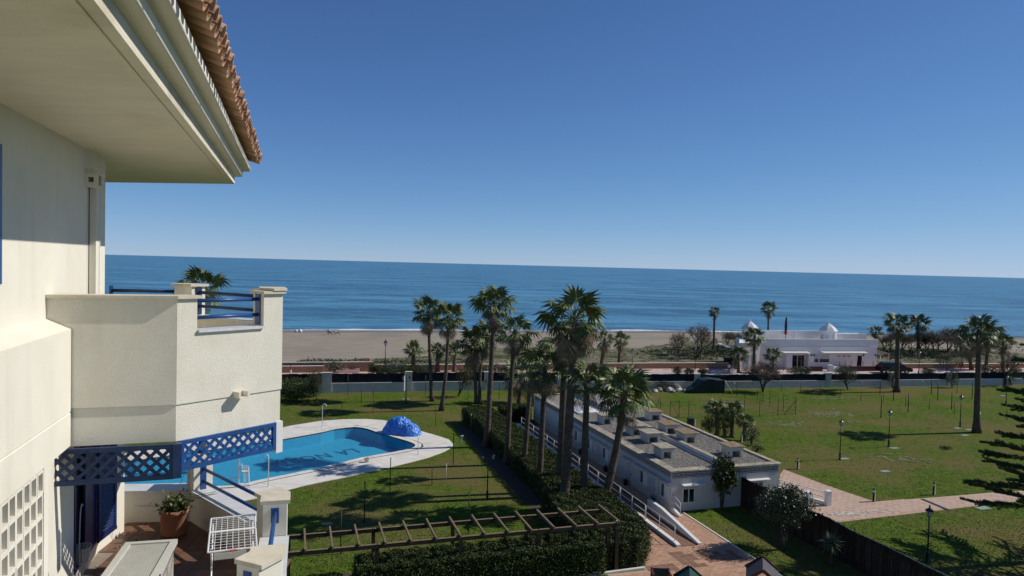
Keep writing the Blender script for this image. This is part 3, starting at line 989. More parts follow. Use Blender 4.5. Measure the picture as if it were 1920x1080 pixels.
# terrace floor and parapet
tp = [(-2.60, 13.56), (-1.58, 13.42), (-.33, 11.22), (-.30, 8.75), (-1.6, 7.2), (-2.64, 7.0), (-2.64, 9.3), (-2.80, 9.31), (-2.80, 12.1), (-2.60, 12.95)]
def inside(x, y, poly):
    c_ = False
    for i in range(len(poly)):
        (x0, y0), (x1, y1) = poly[i], poly[i - 1]
        if (y0 > y) != (y1 > y) and x < (x1 - x0) * (y - y0) / (y1 - y0) + x0: c_ = not c_
    return c_
fl = G(dz=E); fl.prism([(-3.0, 13.7), (-1.5, 13.6), (-.1, 11.3), (-.1, 8.7), (-1.5, 6.9), (-3.0, 6.8)], FZ - .35, FZ - .012)
fl_o = fl.build('terrace_floor', K['grout'], HR)
tm = G().box(-.165, -.165, -.02, .165, .165, .012).mesh('tile', K['terrace_tile'])
ta = math.radians(5.5) - AX
ca, sa = math.cos(ta), math.sin(ta)
for i in range(-14, 15):
    for j in range(-2, 30):
        x = -1.5 + (i * .34) * ca - ((j - 8) * .34) * sa
        y = 9.6 + (i * .34) * sa + ((j - 8) * .34) * ca
        if inside(x, y, [(-2.75, 13.5), (-1.5, 13.5), (-.15, 11.3), (-.15, 8.7), (-1.5, 7.6), (-2.7, 7.6)]):
            link('tile', tm, fl_o, (x, y, E + FZ - .012), ta)
LP = [(-.9, 7.9), (-.07, 8.75), (-.02, 11.05), (-1.42, 13.5), (-2.95, 13.75)]
T2 = .33
PZ0 = -4.05
def lband(path, z0, z1, th=T2):
    return G(dz=E).sweep([(0, z0), (0, z1), (-th, z1), (-th, z0)], path)
LPo = [(-1.3, 7.3)] + LP[1:]
lband(LPo, FZ - .6, PZ0).build('terrace_parapet', K['stucco'], HR, label='cream parapet round the lower terrace')
lband([LPo[0], LPo[1], LPo[2]], -EYE, FZ - .6, .4).build('facade_below', K['stucco'], HR)
lband([LPo[2], LPo[3], (-2.95, 13.75)], -EYE, FZ - .6, .4).build('facade_below', K['stucco'], HR)
def lcap(path, z, h=.04, ov=.04, th=T2, mt='capstone', name='cap_stone', zz=None):
    return G(dz=E).sweep([(ov, z), (ov, z + h), (-th - ov, z + h), (-th - ov, z)], path).build(name, K[mt], HR)
# pillars of the terrace
pr = [lerp2(LPo[1], LPo[2], .84), LPo[2], lerp2(LPo[2], LPo[3], .11)]
pq = [lerp2(LPo[0], LPo[1], .80), LPo[1], lerp2(LPo[1], LPo[2], .12)]
pl_ = [lerp2(LPo[2], LPo[3], .90), LPo[3], lerp2(LPo[3], LPo[4], .14)]
for pp in (pr, pq, pl_):
    lband(pp, PZ0 + .001, -3.55).build('terrace_pillar', K['stucco'], HR)
    lcap(pp, -3.55, .055)
for a, b in (((lerp2(LPo[1], LPo[2], .125)), lerp2(LPo[1], LPo[2], .835)), (lerp2(LPo[2], LPo[3], .115), lerp2(LPo[2], LPo[3], .895)), (lerp2(LPo[3], LPo[4], .145), LPo[4]), (LPo[0], lerp2(LPo[0], LPo[1], .795))):
    lcap([a, b], PZ0, .035, .035, mt='marble', name='marble_sill')
_TH = TH
TH = T2
rail(LPo[1], LPo[2], .118, .842, (-3.68,), .03)
rail(LPo[2], LPo[3], .105, .905, (-3.66, -3.88), .027)
rail(LPo[0], LPo[1], .1, .80, (-3.68, -3.9), .027)
TH = _TH

# ------------- things standing on the terrace
def hl(n_, u_, z=FZ):
    return NV * n_ + UV * u_ + Vector((0, 0, EYE + z))
# storage box
sb = thing('storage_box', 'off-white woven plastic storage box against the terrace wall', 'storage box', hl(-1.86, 9.75), AX + math.radians(-3))
G().box(-.29, -1.0, .02, .29, .93, .56).build('box_body', K['white_plastic'], sb)
lid = G().box(-.33, -1.05, .56, .33, .98, .60); lid_o = lid.build('lid', K['white_plastic'], sb)
for (x0, y0, x1, y1) in ((-.33, -1.05, -.25, .98), (.25, -1.05, .33, .98), (-.25, .90, .25, .98), (-.25, -1.05, .25, -.97)):
    G().box(x0, y0, .60, x1, y1, .625).build('lid_rim', K['white_plastic'], lid_o)
wv = G()
for i in range(60):
    y = -.95 + i * .0308
    for j in range(20):
        x = -.24 + j * .0245 + (.012 if i % 2 else 0)
        wv.box(x, y, .6, x + .018, y + .020, .607)
wv.build('woven_panel', K['white_plastic'], lid_o, kind='stuff', fix=False)
G().tube([(.331, -.1, .58), (.345, -.1, .58)], .014, 8).build('lock', K['black'], sb)
# clothes drying rack
dr = thing('drying_rack', 'white folding clothes drying rack on the brown tiles', 'drying rack', hl(-.72, 10.15), AX + math.radians(4))
RT = .86
for (y0, y1, nm) in ((-.62, .06, 0), (.09, .62, 1)):
    fr2 = G()
    pts = [(-.29, y0, RT), (.29, y0, RT), (.29, y1, RT), (-.29, y1, RT), (-.29, y0, RT)]
    for i in range(4):
        fr2.tube([pts[i], pts[i + 1]], .012, 6)
    fo_ = fr2.build('rack_frame', K['white_metal'], dr)
    for i in range(1, 8):
        x = -.29 + i * .0725
        G().tube([(x, y0, RT), (x, y1, RT)], .0045, 5).build('rod', K['white_metal'], fo_)
    for i in range(1, 7):
        y = y0 + (y1 - y0) * i / 7
        G().tube([(-.29, y, RT + .006), (.29, y, RT + .006)], .0035, 5).build('rod', K['white_metal'], fo_)
G().box(-.22, -.72, RT - .07, .16, -.60, RT - .055).box(-.22, -.72, RT - .055, .16, -.712, RT + .01).box(-.22, -.608, RT - .055, .16, -.60, RT + .01).build('peg_tray', K['white_plastic'], dr)
for sx_ in (-.26, .26):
    G().tube([(sx_, -.52, RT), (sx_, .46, .02)], .011, 6).build('leg', K['white_metal'], dr)
    G().tube([(sx_, .46, RT - .02), (sx_, -.52, .02)], .011, 6).build('leg', K['white_metal'], dr)
for i in range(4):
    G().box(-.05 + i * .035, -.69 + .01 * i, RT - .045, -.03 + i * .035, -.625, RT + .012).build('peg', K['pink_cloth'] if i < 3 else K['white_plastic'], dr)
# planter with shrub
rs = np.random.RandomState(5)
pt = thing('terracotta_planter', 'large terracotta planter with leafy green shrub in the terrace corner', 'planter', hl(-1.80, 12.62), AX)
G().lathe([(.175, 0), (.20, .04), (.205, .36), (.225, .37), (.225, .43), (.195, .43), (.19, .36), (.02, .36)], 20).build('pot', K['terracotta'], pt, True)
G().lathe([(.21, .37), (.01, .385)], 14).build('soil', K['soil'], pt)
cn = rs.normal(size=(420, 3)) * [.11, .11, .06] + [0.02, 0, .51]
quads('foliage', leaf_quads(cn, .065, .045, rs, .6), K['palm'], pt)
g = G()
for i in range(9):
    a = rs.uniform(0, 6.28); e = rs.uniform(.6, 1.3); l_ = rs.uniform(.3, .75)
    g.tube([(0, 0, .38), (math.cos(a) * l_ * .4, math.sin(a) * l_ * .4, .38 + l_ * e * .35), (math.cos(a) * l_, math.sin(a) * l_, .38 + l_ * e * .5)], [.008, .006, .003], 4)
g.build('stem', K['twig'], pt)
# small succulent pot, toy can
p2 = thing('small_flowerpot', 'small orange flowerpot with grey-green succulent behind the storage box', 'flowerpot', hl(-2.02, 11.35), AX)
G().lathe([(.08, 0), (.11, .16), (.125, .17), (.125, .2), (.09, .2), (.02, .19)], 14).build('pot', K['terracotta'], p2, True)
cn = rs.normal(size=(260, 3)) * [.13, .10, .05] + [-.06, 0, .26]
quads('foliage', leaf_quads(cn, .07, .02, rs, .6), K['oleander'], p2)
p3 = thing('watering_can', 'small yellow-green watering can behind the storage box', 'watering can', hl(-1.74, 11.25), AX)
yl = mat('yellow-green plastic', (.55, .60, .03), None, 1, .4)
G().lathe([(.05, 0), (.055, .12), (.045, .13), (.01, .13)], 12).build('can_body', yl, p3, True)
G().tube([(.045, 0, .04), (.12, 0, .17)], [.014, .009], 6).build('spout', yl, p3)
G().tube([(-.05, 0, .03), (-.10, 0, .09), (-.05, 0, .13), (0, 0, .15)], .007, 6).build('handle', yl, p3)
# broom and mop leaning on the wall
bc = thing('broom', 'broom with black grip leaning on the shaded wall beside the block screen', 'broom', hl(LW + .16, 9.50), AX)
G().tube([(0, 0, .05), (-.11, .03, 1.02)], .011, 6).build('stick', K['key'], bc)
G().tube([(-.108, .03, 1.0), (-.125, .034, 1.26)], .019, 8).build('grip', K['black'], bc)
G().box(-.05, -.14, 0, .05, .14, .1).build('brush_head', K['hedge'], bc)
mp_ = thing('dustpan', 'dark long-handled dustpan standing by the terrace wall near the broom', 'dustpan', hl(LW + .12, 10.25), AX)
G().box(-.1, -.12, 0, .1, .12, .02).box(-.1, .1, .02, .1, .12, .1).build('pan', K['black'], mp_)
G().tube([(0, .1, .05), (-.06, .12, .32)], .016, 6).build('handle', K['black'], mp_)
# basket in the window
bk = thing('wicker_basket', 'white wicker basket with tall hooped handle on the window sill', 'basket', hl(LW + .02, 11.18, -4.35), AX)
g = G()
for k in range(9):
    z = .02 + k * .026; r0 = .085 + .006 * k
    pts = [(r0 * math.cos(t * math.pi / 8) * .9, r0 * math.sin(t * math.pi / 8), z) for t in range(17)]
    g.tube(pts, .0075, 5, cap=False)
g.lathe([(.085, 0), (.085, .012), (.01, .012)], 14)
g.build('weave', K['white_plastic'], bk)
g = G()
for k in range(16):
    t = k * math.pi / 8
    g.tube([(.08 * math.cos(t) * .9, .08 * math.sin(t), 0), (.138 * math.cos(t) * .9, .138 * math.sin(t), .24)], .006, 4)
g.build('stake', K['white_plastic'], bk)
pts = [(0, -.13 + .0, .22)] + [(0, -.10 * math.cos(t) * 1.0, .22 + .62 * math.sin(t) ** .6) for t in [.15, .5, .9, 1.3, 1.57]] + [(0, .05, .80)]
G().tube(pts, .009, 6).build('handle', K['white_plastic'], bk)

# ================================================================== LOW WHITE BUILDING, RAMP, PAVING
SR = thing('low_building', 'long low white building with gravel roof, stained coping and Greek key frieze', 'building', tuple(SPA0), AX)
LEN = 29.6
g = G()
g.prism([(0, 0), (8.9, 0), (8.9, LEN), (0, LEN)], -.05, 2.36)
g.build('wall', K['spa_wall'], SR)
G().prism([(.1, .1), (8.8, .1), (8.8, LEN - .1), (.1, LEN - .1)], 2.36, 2.72).build('roof_slab', K['spa_wall'], SR)
G().prism([(.3, .3), (4.3, .3), (4.3, LEN - .3), (.3, LEN - .3)], 2.72, 2.80).build('gravel', K['gravel'], SR, kind='stuff')
G().prism([(4.75, .3), (8.5, .3), (8.5, LEN - .3), (4.75, LEN - .3)], 2.72, 2.86).build('gravel', K['gravel'], SR, kind='stuff')
# loose pebbles on the roof
rs = np.random.RandomState(21)
N_ = 26000
xy = np.stack([rs.uniform(.6, 8.4, N_), rs.uniform(.5, 22, N_) ** 1.0], 1)
ok = (xy[:, 0] < 4.2) | (xy[:, 0] > 4.85)
xy = xy[ok]; n_ = len(xy)
zz = np.where(xy[:, 0] < 4.5, 2.80, 2.86)
ct = np.stack([xy[:, 0], xy[:, 1], zz + .012], 1)
sz = rs.uniform(.018, .04, n_)[:, None]
th_ = rs.uniform(0, 6.28, n_)
dx = np.stack([np.cos(th_), np.sin(th_), rs.uniform(-.3, .3, n_)], 1) * sz
dy = np.stack([-np.sin(th_), np.cos(th_), rs.uniform(-.3, .3, n_)], 1) * sz
tp_ = ct + np.array([0, 0, .025])
V = np.concatenate([np.stack([ct - dx, ct - dy, tp_], 1), np.stack([ct - dy, ct + dx, tp_], 1), np.stack([ct + dx, ct + dy, tp_], 1), np.stack([ct + dy, ct - dx, tp_], 1)])
K['pebble'] = mat('grey pebbles', (.44, .41, .365), (.20, .185, .165), 9, .95, c3=(.30, .27, .23), s3=.9, lo3=.5, hi3=.7, amt3=.5)
quads('pebbles', V, K['pebble'], SR, kind='stuff')
# frieze band and coping
outline = [(0, LEN), (0, 0), (8.9, 0), (8.9, LEN)]
G().sweep([(0, 2.36), (-.3, 2.36), (-.3, 2.80), (.03, 2.80), (.03, 2.42)], outline).build('frieze', K['spa_wall'], SR)
def orun(prof, path):
    return G().sweep(prof, path)
# coping stones cut into lengths
def coping(a, b, out, cut=1.55, z0=2.802, z1=2.93, w=.62):
    a, b = Vector((*a, 0)), Vector((*b, 0))
    v = b - a; L_ = v.length; v.normalize(); s_ = Vector((v.y, -v.x, 0))
    k = max(1, int(L_ / cut))
    for i in range(k):
        p = a + v * (L_ * i / k + .006); q = a + v * (L_ * (i + 1) / k - .006)
        zj = rnd.uniform(-.008, .008)
        gg = G()
        gg.v = [tuple(c) for c in (p + s_ * out + Vector((0, 0, z0)), q + s_ * out + Vector((0, 0, z0)), q + s_ * (out - w) + Vector((0, 0, z0)), p + s_ * (out - w) + Vector((0, 0, z0)),
                                  p + s_ * out + Vector((0, 0, z1 - .04 + zj)), q + s_ * out + Vector((0, 0, z1 - .04 + zj)), q + s_ * (out - w) + Vector((0, 0, z1 + zj)), p + s_ * (out - w) + Vector((0, 0, z1 + zj)))]
        gg.f = [(3, 2, 1, 0), (4, 5, 6, 7), (0, 1, 5, 4), (1, 2, 6, 5), (2, 3, 7, 6), (3, 0, 4, 7)]
        gg.build('coping_stone', K['spa_cap'], SR)
# outer faces point away from the building; side = to the right of the direction walked
coping((0, LEN + .1), (0, -.12), .12)     # left side, walking towards the viewer: right hand is... outwards is -x
coping((.5, 0), (4.42, 0), .12)           # front, walking to +x: right hand is -y, outwards
coping((4.42, 0), (9.02, 0), .12, z1=2.98, w=.46)
coping((8.9, .4), (8.9, LEN), .12, z1=2.98, w=.46)
coping((4.3, LEN), (0, LEN), .12)
# white divider walls between the two roofs with their own cap
G().box(4.42, .52, 2.72, 4.70, LEN - .3, 3.12).build('divider_wall', K['white'], SR)
G().box(4.36, .45, 3.12, 4.76, LEN - .25, 3.17).build('divider_cap', K['spa_cap'], SR)
G().box(4.15, .52, 2.72, 4.25, LEN - .3, 2.90).build('pipe_duct', K['white'], SR)
# Greek key frieze, real strips a few mm proud
def key(p, v, s_, n, u):
    """n units of the meander, unit width u, from p along v, outwards s_"""
    gg = G()
    h = .29; t = .060
    z0 = 2.46
    for i in range(n):
        x = i * u
        def st(xa, xb, za, zb):
            gg.para(p + v * (x + xa) + Vector((0, 0, z0 + za)) + s_ * .001, v * (xb - xa), s_ * .005, (0, 0, zb - za))
        st(0, u * .86, h - t, h)
        st(0, t, 0, h - t)
        st(t, u * .62, 0, t)
        st(u * .62 - t, u * .62, t, h * .62)
        st(u * .28, u * .62 - t, h * .62 - t, h * .62)
        st(u * .86 - t, u * .86, 0, h - t)
        st(u * .86, u, 0, t)
    st2 = gg
    st2.para(p + Vector((0, 0, z0 - .09)) + s_ * .001, v * (n * u), s_ * .005, (0, 0, .035))
    st2.para(p + Vector((0, 0, z0 + h + .015)) + s_ * .001, v * (n * u), s_ * .005, (0, 0, .02))
    return gg
key(Vector((.06, -.03, 0)), Vector((1, 0, 0)), Vector((0, -1, 0)), 22, .40).build('key_pattern', K['key'], SR, fix=False)
key(Vector((-.03, .06, 0)), Vector((0, 1, 0)), Vector((-1, 0, 0)), 73, .40).build('key_pattern', K['key'], SR, fix=False)
# roof vents with flared slabs
vents = [(1.5, 3.85, 1.3, 1.6, 'g'), (2.75, 8.3, 1.45, 1.7, 'g'), (2.6, 10.9, 1.3, 1.5, 'g'), (1.85, 15.2, 1.3, 1.5, 'g'),
         (5.7, 10.6, 1.5, 1.75, 'm'), (5.65, 7.5, 1.4, 1.8, 'm'), (6.8, 2.85, 1.4, 1.6, 'm'), (7.0, 15.7, 1.5, 1.6, 'm')]
for (x, y, w, l, mk) in vents:
    zb = 2.79 if x < 4.4 else 2.85
    zt = zb + .86
    v = link('roof_vent', None, SR, (x, y, 0))
    gg = G()
    iw, il = w * .39, l * .38
    tk = .2
    # four walls with an opening to the front and one to the left
    gg.box(-iw, il - tk, zb, iw, il, zt - .22)
    gg.box(iw - tk, -il, zb, iw, il - tk, zt - .22)
    gg.box(-iw, -il, zb, -iw + tk, il - tk, zt - .22)
    gg.box(-iw + tk, -il + .01, zt - .36, iw - tk, -il + tk, zt - .22)
    gg.box(-iw + tk, -il + tk, zb, iw - tk, il - tk, zb + .03)
    # flare
    k = len(gg.v)
    gg.v += [(-iw, -il, zt - .22), (iw, -il, zt - .22), (iw, il, zt - .22), (-iw, il, zt - .22), (-w / 2, -l / 2, zt - .03), (w / 2, -l / 2, zt - .03), (w / 2, l / 2, zt - .03), (-w / 2, l / 2, zt - .03)]
    gg.f += [tuple(k + i for i in q_) for q_ in ((3, 2, 1, 0), (4, 5, 6, 7), (0, 1, 5, 4), (1, 2, 6, 5), (2, 3, 7, 6), (3, 0, 4, 7))]
    gg.build('vent_body', K['spa_wall'], v, label='white vent body with square opening')
    G().box(-w / 2 - .02, -l / 2 - .02, zt - .03, w / 2 + .02, l / 2 + .02, zt + .015).build('slab', K['spa_cap'] if mk == 'g' else K['moss_cap'], v)
# skylight
sky_ = link('skylight', None, SR, (2.0, 20.3, 0))
G().box(-1.15, -1.3, 2.79, 1.15, 1.3, 3.0).build('kerb', K['white'], sky_)
gg = G()
gg.v = [(-1.05, -1.2, 3.0), (1.05, -1.2, 3.0), (1.05, 1.2, 3.0), (-1.05, 1.2, 3.0), (0, -.5, 3.42), (0, .5, 3.42)]
gg.f = [(0, 1, 4), (1, 2, 5, 4), (2, 3, 5), (3, 0, 4, 5), (3, 2, 1, 0)]
gg.build('glazed_cap', K['bar_white'], sky_)
# windows and doors of the left face: (start, end, sill, head)
def opening(face, s0, s1, z0, z1, kind):
    if face == 'left':
        o, v, out = Vector((0, 0, 0)), Vector((0, 1, 0)), Vector((-1, 0, 0))
    else:
        o, v, out = Vector((0, 0, 0)), Vector((1, 0, 0)), Vector((0, -1, 0))
    def P_(gg, a, b, za, zb, d0, d1):
        gg.para(o + v * a + out * d0 + Vector((0, 0, za)), v * (b - a), out * (d1 - d0), (0, 0, zb - za))
        return gg
    if kind == 'window':
        w_ = link('window', None, SR)
        P_(G(), s0, s1, z0, z1, .003, .012).build('pane', K['glass'] if face == 'front' else K['lamp_dim'], w_)
        gg = G()
        for a, b, za, zb in ((s0 - .05, s0, z0, z1), (s1, s1 + .05, z0, z1), (s0 - .05, s1 + .05, z1, z1 + .05), ((s0 + s1) / 2 - .03, (s0 + s1) / 2 + .03, z0, z1)):
            P_(gg, a, b, za, zb, .003, .05)
        gg.build('frame', K['white'], w_)
        P_(G(), s0 - .1, s1 + .1, z0 - .07, z0, .003, .13).build('sill', K['white'], w_)
        if face == 'left':
            P_(G(), s0, (s0 + s1) / 2 + .12, z0, z1, .014, .03).build('blind', K['white'], w_)
    else:
        d_ = link('door', None, SR)
        P_(G(), s0, s1, z0, z1, .003, .035).build('door_leaf', K['door'], d_)
        gg = G()
        for a, b, za, zb in ((s0 - .06, s0, z0, z1), (s1, s1 + .06, z0, z1), (s0 - .06, s1 + .06, z1, z1 + .06)):
            P_(gg, a, b, za, zb, .003, .055)
        gg.build('frame', K['white'], d_)
        P_(G(), s0 + .06, s0 + .10, z0 + .85, z0 + .97, .035, .08).build('handle', K['black'], d_)
K['lamp_dim'] = mat('dull window glass', (.12, .13, .14), None, 1, .15, spec=.5)
K['door'] = mat('grey-white door', (.52, .53, .54), (.47, .48, .49), 3, .6)
for a, b in ((.28, 1.35), (3.42, 4.55), (10.3, 11.35), (13.6, 14.7), (16.5, 17.6)):
    opening('left', a, b, .78, 1.68, 'window')
for a, b in ((2.12, 3.08), (5.95, 6.85), (11.75, 12.75), (18.0, 18.85)):
    opening('left', a, b, 0, 1.76, 'door')
for a, b in ((.0, 5.2), (5.7, 7.3), (9.9, 15.2), (16.0, 19.5)):
    G().para((0, a, 1.98), (0, b - a, 0), (-.34, 0, -.02), (0, 0, .07)).build('canopy', K['spa_wall'], SR)
opening('front', .96, 1.82, .62, 1.54, 'window')
opening('front', 6.75, 7.5, .75, 1.6, 'window')
G().para((.8, 0, 1.86), (1.75, 0, 0), (0, -.36, -.03), (0, 0, .07)).build('canopy', K['white'], SR)
G().para((6.1, 0, 1.86), (1.85, 0, 0), (0, -.36, -.03), (0, 0, .07)).build('canopy', K['white'], SR)
for y in (1.75, 3.3, 7.2, 12.9, 17.9):
    G().box(-.1, y - .04, 1.75, 0, y + .04, 1.87).build('wall_light', K['black'], SR)
for i, y in enumerate((1.9, 6.3, 10.0, 15.4)):
    t = thing('black_pot', f'black flowerpot by the white building wall in the ramp passage, {nth(i,4,"from the viewer")}', 'flowerpot', sp(-.35, y, 0.01), 0, 'black pots along the white wall')
    G().lathe([(.14, 0), (.19, .3), (.21, .31), (.21, .35), (.17, .35), (.02, .33)], 10).build('pot', K['black'], t, True)
    c_ = rs.normal(size=(60, 3)) * [.1, .1, .08] + [0, 0, .42]
    quads('foliage', leaf_quads(c_, .12, .05, rs), K['hedge'], t)

# ---- ramp walls and railing
rw = thing('ramp_wall', 'long low white kerb wall of the ramp carrying the white railing', 'wall', tuple(sp(-2.72, 0)), AX)
g = G()
k = len(g.v)
x0, x1 = -.14, .14
prof = [(-5.75, 0), (-5.75, .17), (-5.4, .22), (26.8, .40), (26.8, 0)]
q = len(prof)
g.v += [(x0, y, z) for y, z in prof] + [(x1, y, z) for y, z in prof]
for j in range(q):
    g.f.append((j, (j + 1) % q, q + (j + 1) % q, q + j))
g.f.append(tuple(range(q))); g.f.append(tuple(range(2 * q - 1, q - 1, -1)))
g.build('kerb', K['white'], rw)
rl = thing('ramp_railing', 'long white tubular railing along the outer kerb of the ramp', 'railing', tuple(sp(-2.72, 0)), AX)
top = lambda y: .22 + (y + 5.4) * .18 / 32.2
ys = [-5.25 + i * 1.93 for i in range(17)]
for i, y in enumerate(ys):
    G().tube([(0, y, top(y) - .02), (0, y, top(y) + .93)], .026, 7).build('post', K['white_metal'], rl, True)
    if i and i % 2 == 0:
        G().tube([(0, y - .10, top(y) - .02), (0, y - .10, top(y) + .93)], .026, 7).build('post', K['white_metal'], rl, True)
for h in (.48, .93):
    for i in range(0, 16, 2):
        a = ys[i]; b = ys[i + 2] - .10 if i + 2 < 17 else ys[16]
        G().tube([(0, a, top(a) + h), (0, b, top(b) + h)], .024, 7).build('rail', K['white_metal'], rl, True)
iw_ = thing('ramp_wall', 'short white wedge-shaped wall on the inner side of the ramp', 'wall', tuple(sp(-1.22, 0)), AX)
g = G(); prof = [(-5.75, 0), (-5.75, .13), (-1.0, .72), (.9, .74), (.9, 0)]; q = len(prof)
g.v += [(-.12, y, z) for y, z in prof] + [(.12, y, z) for y, z in prof]
for j in range(q):
    g.f.append((j, (j + 1) % q, q + (j + 1) % q, q + j))
g.f.append(tuple(range(q))); g.f.append(tuple(range(2 * q - 1, q - 1, -1)))
g.build('parapet', K['white'], iw_)
g = G()
g.v = [tuple(sp(-2.58, -5.7, .02)), tuple(sp(-1.34, -5.7, .02)), tuple(sp(-1.34, 26.5, .20)), tuple(sp(-2.58, 26.5, .20))]
g.f = [(0, 1, 2, 3)]
g.build('ramp', K['paver_dark'], fix=False, kind='structure')
# stair wall and small rail at the near right corner of the building
sr = thing('step_railing', 'short white handrail beside the step at the near corner of the white building', 'railing', tuple(sp(0, 0)), AX)
g = G(); prof = [(.1, 0), (.1, .42), (-1.2, .12), (-1.2, 0)]; q = 4
g.v += [(.02, y, z) for y, z in prof] + [(.22, y, z) for y, z in prof]
for j in range(q):
    g.f.append((j, (j + 1) % q, q + (j + 1) % q, q + j))
g.f.append((0, 1, 2, 3)); g.f.append((7, 6, 5, 4))
g.build('kerb', K['white'], sr)
for y, z in ((-.08, .38), (-1.1, .13)):
    G().tube([(.12, y, z), (.12, y, z + .85)], .024, 7).build('post', K['white_metal'], sr, True)
for h in (.45, .85):
    G().tube([(.12, -.08, .38 + h), (.12, -1.1, .13 + h)], .022, 7).build('rail', K['white_metal'], sr, True)

# ---- paving: bed sheets plus single pavers near the viewer
def local_sheet(name, pts, z, material, **t):
    return sheet(name, [tuple(sp(a, b))[:2] for a, b in pts], z, material, **t)
pv = local_sheet('paving', [(-4.3, 27), (-2.58, 27), (-2.58, -5.8), (-1.3, -5.8), (-1.3, 0), (0, 0), (.73, -.4), (.73, -9.3), (1.6, -16), (-9, -16), (-8.6, -8.2), (-6.3, -8.2), (-5.2, -6.2), (-4.3, -4)], .006, K['paver_bed'], kind='structure')
local_sheet('passage_paving', [(-1.1, 9.5), (-1.1, -5.8), (0, -5.8), (0, 27), (-1.3, 27), (-1.3, 9.5)], .010, K['paver'], kind='structure')
pm = G().box(-.215, -.105, 0, .215, .105, .018).mesh('paver', K['paver'])
pmd = G().box(-.215, -.215, 0, .215, .215, .018).mesh('paver', K['paver_dark'])
pz = .0065
rp = random.Random(5)
cnt = 0
stuff = G()
dark_rows = lambda a, b: ((abs(b + 8.75) < .45 and a < .6) or (abs(a + 4.2 - (b + 6) * .0) < .45 and b < -6.2 and b > -12) or (abs(a + 1.2) < .45 and -9.6 < b < -6.6)) 
cells = []
poly_near = [(-5.4, -6.2), (-4.3, -4), (-4.2, .0), (-2.88, .0), (-2.88, -5.85), (.72, -5.85), (.72, -9.3), (1.3, -14), (-9, -14), (-8.7, -8.3), (-6.3, -8.3)]
row = 0
b = -14.0
while b < 0:
    a = -9.0 + (.22 if row % 2 else 0)
    while a < 1.4:
        if inside(a, b, poly_near) or (inside(a, b, [(-1.05, -5.8), (.70, -5.8), (.70, -.5), (0, -.05), (-1.05, -.05)])):
            cells.append((a, b))
        a += .44
    b += .22
    row += 1
cells.sort(key=lambda c_: c_[1])
for (a, b) in cells:
    pd = dark_rows(a, b)
    p = sp(a, b, pz)
    vis = 960 + FPX * p.x / p.y
    if p.y > 36.5 and cnt < 296 and b > -9.8 and b < -4.2:
        o = link('paver', pm, pv, tuple(p), AX + rp.uniform(-.008, .008)); cnt += 1
        o.scale = (.985, .975, 1)
        if pd: o.data = pmd2 if 'pmd2' in globals() else o.data
    else:
        gg = stuff
        c0 = p - NV * .212 - UV * .102
        gg.para(c0, NV * .424, UV * .204, (0, 0, .018))
K['paver_v'] = mat('mixed terracotta pavers', (.56, .345, .235), (.42, .245, .16), 2.6, .85, .3, 25, .006, .2, lo=.3, hi=.7, detail=1)
stuff.build('paver', K['paver_v'], pv, kind='stuff', fix=False)
# darker square tiles with pale joints set into the paving
for (a0, b0, na, nb) in ((-5.9, -8.9, 4, 3), (-3.6, -8.4, 3, 5), (-1.9, -8.0, 5, 4), (-.1, -9.6, 4, 2)):
    for i in range(na):
        for j in range(nb):
            if rp.random() < .25: continue
            p = sp(a0 + i * .46, b0 + j * .46, pz + .003)
            link('paver', pmd, pv, tuple(p), AX)
# pale kerb strip between paving and lawn
for (a0, b0, a1, b1, nm) in ((.78, -.4, .78, -16, 'kerb'), (-4.38, 3, -4.38, 27, 'kerb')):
    p, q_ = sp(a0, b0), sp(a1, b1)
    G().bar(p + Vector((0, 0, .02)), q_ + Vector((0, 0, .02)), .10, .10).build('kerb', K['deck'], kind='structure')
p, q_ = sp(-6.2, -8.0), sp(-30, -8.9)
G().bar(p + Vector((0, 0, .03)), q_ + Vector((0, 0, .03)), .16, .16).build('kerb', K['deck'], kind='structure')
local_sheet('planting_bed', [(-6.2, -7.9), (-30, -8.8), (-30, -4.6), (-9.4, -4.6), (-9.2, 28), (-4.4, 28), (-4.4, -3.9), (-5.4, -6.2)], .005, K['soil'], kind='structure')
# right hand path
p_path = [at(1470, 880), at(1555, 912), at(1641, 941), at(1915, 920), at(2300, 889), at(2300, 905), at(1915, 939), at(1575, 979), at(1530, 972), at(1500, 958), at(1462, 925), at(1462, 890)]
sheet('path', [(p.x, p.y) for p in p_path], .006, K['paver_pale'], kind='structure')
# rows of single slabs on the path
pal = G().box(-.29, -.14, 0, .29, .14, .012).mesh('paver', K['paver'])
ppoly = [(p.x, p.y) for p in p_path]
cnt2 = 0
gg = G()
b = -5.0; row = 0
path_o = bpy.data.objects['path']
K['paver_l'] = mat('pale pink pavers', (.60, .435, .345), (.50, .345, .265), 1.8, .85, .3, 25, .006, .2, lo=.35, hi=.65)
while b < 9:
    a = 8.8 + (.3 if row % 2 else 0)
    while a < 42:
        p = sp(a, b)
        if inside(p.x, p.y, ppoly) and inside(p.x + .3, p.y - .1, ppoly) and inside(p.x - .3, p.y, ppoly):
            gg.para(p - NV * .29 - UV * .14 + Vector((0, 0, .0065)), NV * .58, UV * .275, (0, 0, .014))
        a += .6
    b += .3; row += 1
gg.build('paver', K['paver_l'], path_o, kind='stuff', fix=False)
# grating across the path
a_, b_ = at(1728, 936), at(1778, 957)
G().bar(a_ + Vector((0, 0, .024)), b_ + Vector((0, 0, .024)), .34, .012).build('drain_grating', K['black'], path_o)
